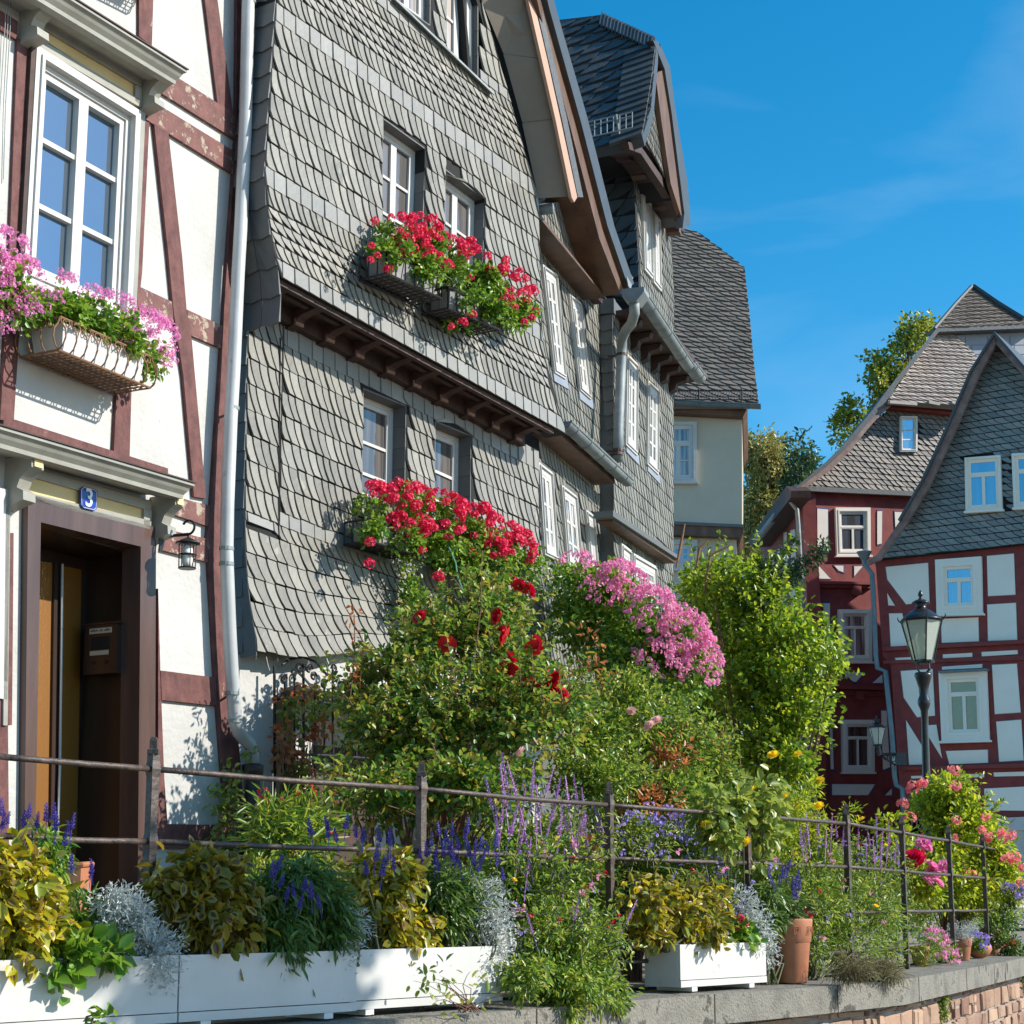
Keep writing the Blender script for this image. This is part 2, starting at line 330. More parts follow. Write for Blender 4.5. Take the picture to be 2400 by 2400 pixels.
def window(parent, fac, quad, o=0.0, cols=2, rows=(.33, .66), fw=.07, sw=.045, bar=.028, m=None, gm=None, casing=0., cproud=.03, sill=0., transom=None, label=None, dep=.06, backing=True, bars2=None):
    """frame (the window part) > sash, glass, casing, sill. o = plane of frame front"""
    m = m or M['white']; gm = gm or M['glass_room']
    W, wd, ht, c = bil(fac, quad, o)
    u0 = v0 = 0.; u1 = v1 = 1.
    fr = MB()
    if casing:
        cu, cv = casing / wd, casing / ht
        ring(fr, W, 0, 1, 0, 1, cu, cv, o - dep, o + cproud)
        ring(fr, W, cu * .62, 1 - cu * .62, cv * .62, 1 - cv * .62, cu * .38 - .001, cv * .38 - .001, o + cproud - .001, o + cproud + .014)
        u0, u1, v0, v1 = cu, 1 - cu, cv, 1 - cv
    fu, fv = fw / wd, fw / ht
    ring(fr, W, u0, u1, v0, v1, fu, fv, o - dep, o)
    f = fr.build('window', m, parent)
    if label: f['label'] = label
    u0 += fu; u1 -= fu; v0 += fv; v1 -= fv
    sb = MB(); gb = MB(); su, sv = sw / wd, sw / ht; bu, bv = bar / wd, bar / ht
    tr = []
    if transom:
        vt = v0 + (v1 - v0) * transom; uvbox(sb, W, u0, u1, vt - fv * .4, vt + fv * .4, o - dep + .002, o + .006)
        tr = [(v0, vt - fv * .4, 1), (vt + fv * .4, v1, cols)]
    else: tr = [(v0, v1, cols)]
    for k, (a, b, nc) in enumerate(tr):
        for i in range(nc):
            ua = u0 + (u1 - u0) * i / nc; ub = u0 + (u1 - u0) * (i + 1) / nc
            ring(sb, W, ua + .001, ub - .001, a, b, su, sv, o - dep * .75, o - dep * .12)
            rr = rows if k == len(tr) - 1 else ()
            for r in rr:
                vv = a + (b - a) * r; uvbox(sb, W, ua + su, ub - su, vv - bv / 2, vv + bv / 2, o - dep * .7, o - dep * .22)
            uvbox(gb, W, ua + su * .8, ub - su * .8, a + sv * .8, b - sv * .8, o - dep * .62, o - dep * .52)
    if backing: uvbox(gb, W, u0, u1, v0, v1, o - dep - .02, o - dep - .01)
    sb.build('sash', m, f); gb.build('pane', gm, f)
    if sill:
        s2 = MB(); uvbox(s2, W, -.04, 1.04, 1., 1. + .04 / ht, o - dep, o + sill); s2.build('sill', m, f)
    return f
def lin(fac, p, q, o):
    """straight line z(s) through two pixels on plane"""
    a, b = fac.px(p[0], p[1], o), fac.px(q[0], q[1], o)
    k = (b[1] - a[1]) / (b[0] - a[0]); return lambda s: a[1] + k * (s - a[0])
def pl(pts):
    pts = sorted(pts); xs = [p[0] for p in pts]; ys = [p[1] for p in pts]
    def f(s):
        if s <= xs[0]: i = 0
        elif s >= xs[-1]: i = len(xs) - 2
        else:
            i = 0
            while xs[i + 1] < s: i += 1
        return ys[i] + (ys[i + 1] - ys[i]) * (s - xs[i]) / (xs[i + 1] - xs[i])
    return f
def curve(fac, pts, o): return pl([fac.px(x, y, o) for x, y in pts])
def edge(fac, pts, o): # s as a function of z
    q = [fac.px(x, y, o) for x, y in pts]; f = pl([(z, s) for s, z in q]); lo = min(z for s, z in q); hi = max(z for s, z in q)
    return lambda z: f(min(max(z, lo), hi))
_rs = random.Random(5)
def slates(mb, P, rows, sL, sR, w=.09, kind='str', holes=(), proud=.019, gap=.008, k=None, rng=_rs, base=0.):
    """P(s,z,o) -> world; rows: list of (ztop(s), zbot(s)); each slate is its own small tilted plate"""
    for ri, (zt, zb) in enumerate(rows):
        kk = (k if k is not None else .8) * w
        zm = (zt(0.) + zb(0.)) / 2
        zc = (zt((sL(zm) + sR(zm)) / 2) + zb((sL(zm) + sR(zm)) / 2)) / 2
        lo = min(sL(zc), sL(zt(sL(zc))), sL(zb(sL(zc)))) - w; hi = max(sR(zc), sR(zt(sR(zc))), sR(zb(sR(zc)))) + w
        rw = random.Random(77); s = lo - rng.random() * w
        if kind == 'str':   # joints run on from course to course
            s = -14. + (ri * kk) % (w * 3)
            while s < lo: s += w * rw.uniform(.86, 1.16)
        if kind == 'scale': s = lo - (w * .5 if ri % 2 else 0)
        while s < hi:
            ww = w * (rw.uniform(.86, 1.16) if kind != 'scale' else rng.uniform(.93, 1.07))
            s2 = s + ww; sm = (s + s2) / 2; h = zt(sm) - zb(sm); zz = (zt(sm) + zb(sm)) / 2
            skip = s2 + (kk if kind != 'band' else 0) < sL(zz) or s > sR(zz) or h < .01
            for (a, b, ht, hb) in holes:
                if a < sm < b and hb(sm) < zz < ht(sm): skip = True
            if skip: s = s2; continue
            n = 4; vs = []; L1 = []; R1 = []; pr = proud * rng.uniform(.75, 1.2); jt = rng.uniform(-.25, .25) * w * .18; hj = rng.uniform(-.007, .007) * (h / .18)
            for i in range(n + 1):
                v = i / n
                if kind == 'str': xo = kk * (v ** 1.7) + jt * v; lx, rx = s + xo, s2 + xo * 1.0 - gap
                elif kind == 'band': lx, rx = s, s2 - gap * .3
                else:
                    xo = kk * (v ** 1.5); pinch = w * .30 * max(0, v - .45) ** 2 / .3
                    lx, rx = s + xo + pinch, s2 + xo - pinch - gap
                def zv(x): return zt(x) * (1 - v) + (zb(x) + gap * .9 + (hj if kind != 'band' else 0)) * v
                z1 = zv(lx); z2 = zv(rx)
                a, b = max(lx, sL(z1)), min(rx, sR(z2)); a = min(a, sR(z1)); b = max(b, sL(z2))
                for (ha, hb_, ht, hbt) in holes:
                    if hbt(a) < z1 < ht(a) and ha < a < hb_: a = hb_ if sm > (ha + hb_) / 2 else ha
                    if hbt(b) < z2 < ht(b) and ha < b < hb_: b = hb_ if sm > (ha + hb_) / 2 else ha
                if b < a: b = a
                L1.append((a, z1, v)); R1.append((b, z2, v))
            # plate: left edge and bottom stand proud
            F = [P(a, z, base + pr * (.55 + .45 * v)) for a, z, v in L1]; G = [P(b, z, base + pr * (.12 + .35 * v)) for b, z, v in R1]
            B0 = [P(a, z, base) for a, z, v in L1]; B1 = P(R1[-1][0], R1[-1][1], base)
            vs = F + G + B0 + [B1]; m1 = n + 1
            fs = [(i, i + 1, m1 + i + 1, m1 + i) for i in range(n)] + [(2 * m1 + i, 2 * m1 + i + 1, i + 1, i) for i in range(n)]
            fs.append((n, 3 * m1 - 1, 3 * m1, 2 * m1 - 1))
            mb.add(vs, fs); s = s2
def rowsf(c0, c1, n, t0=0., t1=1.):
    out = []
    for i in range(n):
        a = t0 + (t1 - t0) * i / n; b = t0 + (t1 - t0) * (i + 1) / n
        out.append((lambda s, a=a: c0(s) * (1 - a) + c1(s) * a, lambda s, b=b: c0(s) * (1 - b) + c1(s) * b))
    return out
class Pl3:
    """any plane through three real points; s along u, z along v"""
    def __init__(s, p, q, r):
        s.O = Vector(p); s.u = (Vector(q) - s.O).normalized(); s.n = s.u.cross(Vector(r) - s.O).normalized(); s.w = s.n.cross(s.u)
        if s.n.dot(CAM - s.O) < 0: s.n = -s.n
    def pt(s, a, b, o=0): return s.O + s.u * a + s.w * b + s.n * o
    def px(s, x, y, o=0):
        p = hit(x, y, s.O + s.n * o, s.n) - s.O; return (p.dot(s.u), p.dot(s.w))
    def at(s, x, y, o=0): return hit(x, y, s.O + s.n * o, s.n)
# ================================================================ SETTING
g = MB(); g.add([(-400, -60, -.02), (400, -60, -.02), (400, 900, -.02), (-400, 900, -.02)], [(0, 1, 2, 3)])
tag(g.build('street', M['asphalt']), kind='structure')
# fence / retaining wall line (real plan of the wall top, metres)
FL = [(-150, 6.45), (0, 6.9), (347, 7.5), (985, 8.8), (1430, 10.25), (1755, 11.4), (1990, 12.6), (2120, 14.2), (2230, 16.0), (2310, 17.8), (2420, 20.5), (2480, 26), (2500, 34)]
FP = [at(px, HOR, Y) for px, Y in FL]
for p in FP: p.z = 0
def fline(px):
    xs = [q[0] for q in FL]
    i = 0
    while i < len(xs) - 2 and xs[i + 1] < px: i += 1
    a, b = FP[i], FP[i + 1]; d = (b - a).normalized(); n = Vector((d.y, -d.x, 0))
    r = ray(px, HOR); r.z = 0
    # intersect camera ray with the segment line
    den = r.x * d.y - r.y * d.x
    t = (a.x * d.y - a.y * d.x) / den
    return r * t, d, n
def offs(k, z):
    out = []
    for i, p in enumerate(FP):
        d0 = (FP[i] - FP[i - 1]).normalized() if i else (FP[1] - FP[0]).normalized()
        d1 = (FP[i + 1] - FP[i]).normalized() if i < len(FP) - 1 else d0
        d = (d0 + d1).normalized(); n = Vector((d.y, -d.x, 0)); out.append(p + n * k + Vector((0, 0, z)))
    return out
TZ = 1.10
tg = MB(); back = offs(-.12, TZ)
poly = back + [Vector((40, 60, TZ)), Vector((-40, 60, TZ)), Vector((-40, back[0].y, TZ))]
tg.add(poly, [tuple(range(len(poly)))])
tag(tg.build('terrace_ground', M['cobble']), kind='structure')
def strip(mb, l0, l1):
    n = len(l0); mb.add(l0 + l1, [(i, i + 1, n + i + 1, n + i) for i in range(n - 1)])
rw = thing('retaining_wall', FP[4], 'curved red sandstone retaining wall with a weathered concrete coping under the garden', 'wall')
co = MB(); a0, a1, a2, a3 = offs(.38, .90), offs(.38, 1.075), offs(-.14, 1.085), offs(-.14, .90)
for A, B_ in ((a0, a1), (a1, a2), (a2, a3), (a3, a0)): strip(co, A, B_)
co.build('coping', M['coping'], rw)
jn = MB(); acc = 0
for i in range(1, len(FP) - 1):
    A_, B__ = offs(.38, 0)[i], offs(.38, 0)[i + 1]; d_ = (B__ - A_); l_ = d_.length; d_.normalize(); n_ = Vector((d_.y, -d_.x, 0)); t_ = .5
    while t_ < l_:
        c_ = A_ + d_ * t_; jn.box(c_ + Vector((0, 0, .988)) - n_ * .0, d_ * .005, n_ * .0025, Vector((0, 0, .0885))); t_ += 1.35
jn.build('coping_joint', M['soil'], rw)
wb = MB(); strip(wb, offs(.255, -.02), offs(.255, .90)); strip(wb, offs(-.10, .90), offs(-.10, -.02)); wb.build('mortar_bed', M['mortar'], rw)
# individually laid stones
rg = random.Random(11); st = MB()
ln = [0.]
W0 = offs(.255, 0)
for i in range(1, len(W0)): ln.append(ln[-1] + (W0[i] - W0[i - 1]).length)
def wp(s, z, o):
    i = 0
    while i < len(ln) - 2 and ln[i + 1] < s: i += 1
    d = (W0[i + 1] - W0[i]).normalized(); n = Vector((d.y, -d.x, 0))
    return W0[i] + d * (s - ln[i]) + n * o + Vector((0, 0, z))
z = .885; ri = 0
while z > .0:
    h = rg.choice([.08, .13, .18, .22, .26]) if ri else .05; s = 0
    while s < ln[-1]:
        wd = rg.choice([.10, .16, .22, .30, .38]) * rg.uniform(.8, 1.25); zt, zb_ = z, max(z - h, .0)
        parts = [(zt, zb_)]
        if h > .15 and rg.random() < .35: m_ = (zt + zb_) / 2 + rg.uniform(-.02, .02); parts = [(zt, m_), (m_, zb_)]
        for (pt_, pb_) in parts:
            g_ = .011; j = lambda: rg.uniform(-.013, .013); o = rg.uniform(.008, .036)
            c = [(s + g_ + j(), pb_ + g_ + j()), (s + wd - g_ + j(), pb_ + g_ + j()), (s + wd - g_ + j(), pt_ - g_ + j()), (s + g_ + j(), pt_ - g_ + j())]
            if c[0][1] > c[3][1] - .02: continue
            cx = sum(q[0] for q in c) / 4; cz = sum(q[1] for q in c) / 4
            b_ = [wp(x, zz, -.02) for x, zz in c]; f_ = [wp(x, zz, o * .55) for x, zz in c]; i_ = [wp(cx + (x - cx) * .86, cz + (zz - cz) * .82, o + rg.uniform(-.006, .006)) for x, zz in c]
            st.add(b_ + f_ + i_, [(0, 1, 5, 4), (1, 2, 6, 5), (2, 3, 7, 6), (3, 0, 4, 7), (4, 5, 9, 8), (5, 6, 10, 9), (6, 7, 11, 10), (7, 4, 8, 11), (8, 9, 10, 11)])
        s += wd
    z -= h; ri += 1
st.build('stonework', M['sandstone'], rw)

# ================================================================ LEFT HALF-TIMBERED HOUSE
L = Fac(340, 10.8, 3300)
lh = thing('half_timbered_house', L.at(340, 2110), 'white and oxblood half-timbered house with grey hooded window and recessed brown door', 'house')
wl = MB()
# plaster wall in pieces round the door recess and window
WALL = [(-500, -900), (575, -900), (575, 0), (560, 600), (520, 1187), (497, 1300), (515, 1600), (560, 2160), (-500, 2080)]
dq = [(64, 1160), (362, 1238), (365, 2125), (50, 2100)]   # door frame outer
def wallpiece(pts): ppoly(wl, L, pts, -.28, 0, 0)
win = [(77, 109), (321, 263), (296, 760), (45, 655)]
wallpiece([(-500, -1200), (590, -700), (560, 408), (321, 258), (77, 104), (-500, -270)])
wallpiece([(-500, -270), (77, 104), (45, 655), (-500, 430)])
wallpiece([(321, 258), (560, 408), (540, 860), (296, 760)])
wallpiece([(-500, 430), (45, 655), (296, 760), (540, 860), (500, 1275), (362, 1238), (64, 1160), (-500, 1005)])
wallpiece([(-500, 1005), (64, 1160), (50, 2135), (-500, 2080)])
wallpiece([(362, 1238), (500, 1275), (516, 1600), (560, 2190), (365, 2150)])
wl.build('wall', M['plaster'], lh)
TB = [  # timbers: outlines
    (0, [(320, -60), (355, -60), (350, 110), (320, 86)]),
    (0, [(466, -60), (495, -60), (541, 272), (504, 246)]),
    (1, [(362, 182), (401, 178), (546, 270), (546, 329), (362, 214)]),
    (1, [(358, 243), (545, 358), (545, 412), (334, 281)]),
    (0, [(354, 295), (387, 312), (419, 600), (430, 730), (442, 800), (475, 1170), (447, 1165), (422, 880), (400, 740), (387, 600)]),
    (0, [(333, 283), (344, 290), (327, 640), (316, 740), (300, 730), (306, 600)]),
    (1, [(316, 671), (398, 709), (400, 760), (316, 722)]), (1, [(432, 727), (516, 766), (513, 818), (438, 786)]),
    (0, [(266, 918), (301, 908), (296, 1078), (259, 1062)]),
    (0, [(0, 985), (28, 985), (386, 1099), (386, 1114), (0, 1004)]),
    (0, [(35, 90), (72, 116), (50, 600), (26, 985), (-6, 985), (15, 600)]),
    (0, [(-40, 5), (35, 52), (34, 96), (-40, 50)]),
    (1, [(396, 1163), (488, 1187), (482, 1235), (385, 1201)]),
    (1, [(378, 1240), (480, 1264), (479, 1318), (372, 1290)]),
    (0, [(369, 1572), (500, 1589), (504, 1655), (371, 1641)]),
    (0, [(362, 1931), (620, 1935), (620, 1992), (362, 1989)]),
    (0, [(364, 1380), (369, 1572), (378, 1820), (386, 1931), (364, 1931)]),
    (0, [(-30, 1560), (10, 1560), (14, 2080), (-30, 2075)]),
    (0, [(10, 1250), (24, 1250), (20, 1700), (8, 1700)]),
    (0, [(549, -60), (588, -60), (584, 330), (566, 620), (524, 1187), (516, 1262), (538, 1590), (556, 1790), (575, 2100), (540, 2100), (512, 1790), (497, 1590), (478, 1262), (487, 1187), (526, 600), (546, 330)]),
]
for i, (wn, pts) in enumerate(TB):
    part_poly('timber', L, pts, -.05, .022 + .0015 * (i % 5), M['timber_worn' if wn else 'timber'], lh, 0)
# big upper window
wq = [(77, 109), (321, 263), (298, 765), (45, 658)]
window(lh, L, wq, o=.02, cols=2, rows=(.335, .665), fw=.035, sw=.042, bar=.032, gm=M['glass_sky'], casing=.065, cproud=.035, dep=.12, sill=.07, label='tall white double window reflecting the blue sky')
tb = MB(); ppoly(tb, L, [(321, 255), (333, 262), (310, 760), (298, 760)], 0, .03, 0); tb.build('trim', M['trimgrey'], lh)
tb = MB(); ppoly(tb, L, [(60, 105), (77, 114), (44, 660), (30, 655)], 0, .05, 0); tb.build('trim', M['wooddark'], lh)
def hood(outer_l, outer_r, proj, panel, mold, brackets, label):
    """moulded cornice swept along the facade"""
    pL = L.px(*outer_l, proj); pR = L.px(*outer_r, proj)
    def zat(s): return pL[1] + (pR[1] - pL[1]) * (s - pL[0]) / (pR[0] - pL[0])
    s0, s1 = pL[0], pR[0]
    prof = [(proj * o, z) for o, z in ((0, .02), (1, .0), (1, -.016), (.93, -.026), (.88, -.05), (.80, -.075), (.79, -.10), (.62, -.105), (.58, -.088), (.32, -.088), (.30, -.075), (0, -.075))]
    h = MB(); a = [L.pt(s0 + (proj - o) * 0 + .0, zat(s0) + z, o) for o, z in prof]
    b = [L.pt(s1 - (proj - o) * .55, zat(s1) + z, o) for o, z in prof]
    h.loopx(a, b)
    c = h.build('window_hood', M['trimgrey'], lh); c['label'] = label
    lead = MB(); lead.loopx([L.pt(s0, zat(s0) + .022, 0), L.pt(s0, zat(s0) + .003, proj + .01), L.pt(s0, zat(s0) + .012, proj + .01), L.pt(s0, zat(s0) + .035, 0)],
                            [L.pt(s1 - .12, zat(s1) + .022, 0), L.pt(s1 + .01, zat(s1) + .003, proj + .01), L.pt(s1 + .01, zat(s1) + .012, proj + .01), L.pt(s1 - .12, zat(s1) + .035, 0)])
    lead.build('lead_flashing', M['wooddark'], c)
    part_poly('frieze_panel', L, panel, 0, .03, M['ochre'], c)
    for mm in mold: part_poly('moulding', L, mm, 0, .05, M['trimgrey'], c)
    for (bx, by, bw, bh) in brackets:
        s, z = L.px(bx, by, 0); sw = bw; b_ = MB()
        pr = [(0, 0), (.20, 0), (.205, -.06), (.17, -.075), (.12, -.11), (.10, -.15), (.15, -.17), (.155, -.215), (.05, -.235), (0, -.25)]
        b_.loopx([L.pt(s, z + q * bh, o) for o, q in pr], [L.pt(s + sw, z + q * bh, o) for o, q in pr])
        br = b_.build('bracket', M['trimgrey'], c)
        f_ = MB(); f_.loopx([L.pt(s + sw * .15, z + q * bh, o) for o, q in ((.205, -.005), (.212, -.005), (.215, -.055), (.205, -.055))], [L.pt(s + sw * .85, z + q * bh, o) for o, q in ((.205, -.005), (.212, -.005), (.215, -.055), (.205, -.055))]); f_.build('bracket_face', M['ochre'], br)
    return c
hood((45, -82), (438, 165), .30, [(90, 60), (324, 203), (321, 232), (91, 86)], [[(86, 86), (330, 234), (330, 252), (84, 106)], [(92, 38), (336, 182), (333, 205), (90, 60)], [(318, 198), (334, 206), (332, 248), (317, 236)]], [(46, 8, .10, 1.1), (322, 180, .10, 1.0)], 'grey moulded cornice over the upper window')
hood((-260, 922), (456, 1134), .30, [(48, 1108), (352, 1195), (345, 1222), (46, 1152)], [[(44, 1149), (352, 1220), (352, 1240), (44, 1166)], [(46, 1088), (356, 1174), (354, 1197), (48, 1110)], [(338, 1190), (356, 1195), (354, 1238), (337, 1230)]], [(12, 1075, .10, 1.2), (352, 1165, .085, 1.2)], 'grey moulded cornice over the door')
# left neighbour window edge (cut by the frame)
window(lh, L, [(-210, 1100), (14, 1150), (8, 1640), (-210, 1610)], o=.01, cols=2, rows=(.5,), casing=.10, gm=M['glass_sky'], label='white ground floor window at the left edge')
part_poly('trim', L, [(14, 1145), (25, 1148), (18, 1700), (8, 1700)], 0, .04, M['trimgrey'], lh)
# door: outer frame, recess, leaf
df = MB()
def fq(a, b, c_, d): ppoly(df, L, [a, b, c_, d], -.10, .05, .05)
fq((66, 1157), (366, 1236), (330, 1281), (96, 1224)); fq((66, 1157), (96, 1224), (80, 2125), (56, 2120)); fq((330, 1281), (366, 1236), (362, 2160), (322, 2150))
df.build('door_frame', M['doorframe'], lh)
rc = MB(); zt = L.px(330, 1281, 0)[1]; sr = L.px(333, 1285, 0)[0]; sr2 = L.px(324, 2000, 0)[0]; sr = (sr + sr2) / 2; sl_ = L.px(88, 1500, 0)[0]; zbm = 1.42; zt = L.px(200, 1250, 0)[1]
D0, D1 = -.48, -.08
def bx(mb, fac, s0, s1, z0, z1, o0, o1): return mb.hexa([fac.pt(s0, z0, o0), fac.pt(s1, z0, o0), fac.pt(s1, z0, o1), fac.pt(s0, z0, o1), fac.pt(s0, z1, o0), fac.pt(s1, z1, o0), fac.pt(s1, z1, o1), fac.pt(s0, z1, o1)])
bx(rc, L, sr, sr + .05, zbm, zt, D0, D1); bx(rc, L, sl_ - .05, sl_, zbm, zt, D0, D1); bx(rc, L, sl_, sr, zt - .02, zt + .03, D0, D1)
bx(rc, L, sl_, sr, zbm - .05, zbm, D0 - .1, .12); rc.build('door_recess', M['doorwood'], lh)
dl = MB(); bx(dl, L, sl_, sr, zbm, zt - .02, D0 - .06, D0); door = dl.build('door', M['doorwood'], lh)
for q in ([(66, 1312), (129, 1320), (124, 1700), (117, 2090), (50, 2085)], [(149, 1327), (191, 1335), (187, 1600), (178, 2100), (136, 2095)]):
    part_poly('glass_panel', L, q, D0 - .02, D0 + .012, M['amber'], door)
hb = MB(); hb.tube([L.at(146, 1322, D0 + .05), L.at(144, 1500, D0 + .05), L.at(140, 1800, D0 + .05), L.at(131, 2095, D0 + .05)], .009); hb.build('handle', M['pipewhite'], door)
tr_ = MB(); ppoly(tr_, L, [(128, 1318), (150, 1326), (137, 2095), (117, 2092)], D0, D0 + .03); tr_.build('door_stile', M['doorwood'], door)
mbx = MB()
m0 = L.px(218, 1462, D1 - .25); 
# letter box on the right reveal: front faces along the wall
s1_ = sr; s0_ = sr - .13; zm0 = L.px(320, 1470, -.1)[1]; zm1 = L.px(318, 1585, -.1)[1]
lbx = thing('letter_box', L.pt(sr, zm1, -.2), 'dark brown letter box with two cream name labels hanging inside the door recess', 'letter box')
bx(mbx, L, s0_, s1_, zm1, zm0, -.36, -.10); mbx.build('body', M['doorwood'], lbx)
lid = MB(); bx(lid, L, s0_ - .012, s1_, zm0, zm0 + .012, -.375, -.085); lid.build('lid', M['doorwood'], lbx)
H_ = zm0 - zm1
for (o0, o1, a, b_, m_) in ((-.32, -.14, .82, .93, 'paper'), (-.31, -.16, .38, .47, 'paper')):
    q = MB(); bx(q, L, s0_ - .004, s0_, zm1 + a * H_, zm1 + b_ * H_, o0, o1); q.build('name_label', M[m_], lbx)
q = MB(); bx(q, L, s0_ - .006, s0_, zm1 + .5 * H_, zm1 + .75 * H_, -.30, -.16); q.build('window_slot', M['under'], lbx)
for o in (-.28, -.18):
    q = MB(); q.tube2(L.pt(s0_ - .008, zm1 + .23 * H_, o), L.a, [(.012, 0), (.012, .01)], 10); q.build('bell_button', M['blackiron'], lbx)
q = MB()
for k in range(13):
    if k in (5, 8): continue
    bx(q, L, s0_ - .006, s0_ - .003, zm1 + .862 * H_, zm1 + (.885 + .012 * (k % 3)) * H_, -.31 + k * .0125, -.303 + k * .0125)
q.build('name_lettering', M['ink'], lbx)
# house number
npl = MB(); nq = [(189, 1146), (196, 1140), (223, 1146), (229, 1153), (227, 1192), (221, 1197), (195, 1191), (190, 1184)]
nroot = tag(ppoly(npl, L, nq, .05, .062).build('house_number_plate', M['enamel']), 'blue enamel plate with a white 3 on the ochre panel above the brown door', 'sign')
tc_ = bpy.data.curves.new('numeral', 'FONT'); tc_.body = '3'; tc_.size = .155; tc_.extrude = .002; tc_.align_x = 'CENTER'; tc_.align_y = 'CENTER'; tc_.offset = .002
to = bpy.data.objects.new('numeral_tmp', tc_); COL.objects.link(to)
bpy.context.view_layer.update(); dg = bpy.context.evaluated_depsgraph_get(); me = bpy.data.meshes.new_from_object(to.evaluated_get(dg)); bpy.data.objects.remove(to)
no = link('numeral', me, M['enamelwhite'])
cpt = L.at(209, 1169, .066); zz_ = Vector((0, 0, 1)); mx_ = Matrix((L.a, zz_, L.n)).transposed().to_4x4(); mx_.translation = cpt; me.transform(mx_); no.parent = nroot
rim = MB(); pts_ = [L.at(209 + (x - 209) * .90, 1168.5 + (y - 1168.5) * .92, .064) for x, y in nq]; rim.tube(pts_ + [pts_[0]], .0022, 4); rim.build('rim', M['enamelwhite'], nroot)
# downpipe
dp = MB(); PP = [(583, -60), (582, 0), (575, 300), (565, 520), (558, 640), (548, 860), (541, 980), (533, 1180), (531, 1290), (532, 1330), (538, 1480), (543, 1570), (551, 1690)]
dp.tube([L.at(x, y, .14) for x, y in PP] + [L.at(560, 1716, .13), L.at(585, 1745, .10), L.at(592, 1765, .09), L.at(592, 1800, .09)], .046, 14); dpo = dp.build('downpipe', M['pipewhite'], lh, True)
for (x, y) in ((584, 4), (544, 957), (531, 1322), (531, 1286), (544, 1625), (550, 1690)):
    c = MB(); p = L.at(x, y, .14); c.tube([p + Vector((0, 0, -.012)), p + Vector((0, 0, .012))], .050, 14)
    if y in (957, 1625, 4): c.tube([p, p + L.a * .09 - L.n * .1], .008, 6)
    c.build('clamp', M['zinc'], dpo)
cp = MB(); cp.tube([L.at(592, 1790, .09), L.at(590, 1900, .09), L.at(586, 2130, .09)], .055, 14); cp.lathe(L.at(592, 1800, .09), [(.055, -.05), (.075, -.045), (.075, .02), (.055, .025)], 14); cp.build('cast_iron_pipe', M['iron'], lh, True)
# wires at the far left
wr = MB()
for x0, x1, y1 in ((18, 4, 430), (24, 8, 420), (12, -6, 420)): wr.tube([L.at(x0 + 2, -20, .04), L.at(x0, 60, .05), L.at((x0 + x1) / 2 - 3, 250, .04), L.at(x1, y1, .03)], .003, 5)
wr.build('cable', M['zinc'], lh)
# entrance lantern
ll = thing('wall_lantern', L.at(378, 1262, .02), 'small black caged wall lantern on a scrolled bracket beside the brown door', 'lantern')
b_ = MB(); b_.loopx([L.at(x, y, .05) for x, y in ((377, 1224), (384, 1232), (388, 1255), (384, 1280), (378, 1298), (372, 1280), (370, 1250))], [L.at(x, y, .065) for x, y in ((377, 1224), (384, 1232), (388, 1255), (384, 1280), (378, 1298), (372, 1280), (370, 1250))]); 
A0 = L.at(378, 1258, .06); A1 = A0 + L.n * .20 + L.a * .02
ar = [A0, A0 + (A1 - A0) * .5, A1]; b_.tube(ar, .011, 8)
cc = A1 + Vector((0, 0, .045)); dirn = (A1 - A0).normalized()
b_.tube([cc + dirn * (.045 * math.sin(t)) - Vector((0, 0, .045 * math.cos(t))) for t in [k * .35 for k in range(0, 13)]], .008, 6); b_.build('bracket', M['blackiron'], ll)
lc = A1 + Vector((0, 0, -.02)); k_ = MB(); k_.lathe(lc, [(.004, .02), (.006, 0), (.03, -.01), (.078, -.035), (.080, -.042), (.055, -.045)], 20); k_.build('roof', M['blackiron'], ll, True)
k_ = MB()
for i in range(6):
    a = i * math.pi / 3; d = Vector((math.cos(a), math.sin(a), 0)) * .055; k_.tube([lc + d + Vector((0, 0, -.042)), lc + d * .95 + Vector((0, 0, -.20))], .004, 5)
for h, r in ((-.115, .057), (-.20, .055), (-.045, .056)): k_.lathe(lc + Vector((0, 0, h)), [(r, -.005), (r + .003, 0), (r, .005), (r - .006, .004), (r - .006, -.004)], 20)
k_.build('cage', M['blackiron'], ll); k_ = MB(); k_.lathe(lc, [(.030, -.06), (.034, -.10), (.034, -.16), (.026, -.19)], 14); k_.build('bulb_glass', M['bulb'], ll, True)
# door step
ds = MB(); bx(ds, L, sl_ - .35, sr + .35, 1.1, 1.38, -.02, .35); ds.build('door_step', M['coping'], lh)

# ================================================================ SLATE HOUSE (near)
S = Fac(575, 11.8, 3900); UO = .40
VPX, VPY = 4177., 2440.
sh = thing('slate_hung_house', S.at(900, 2100), 'tall slate-hung house with jettied upper storey, brown brackets and red geranium baskets', 'house')
def vp(y650, o, x=650): return lin(S, (x, y650), (x + (VPX - x) * .3, y650 + (VPY - y650) * .3), o)
PS = lambda s, z, o: S.pt(s, z, o)
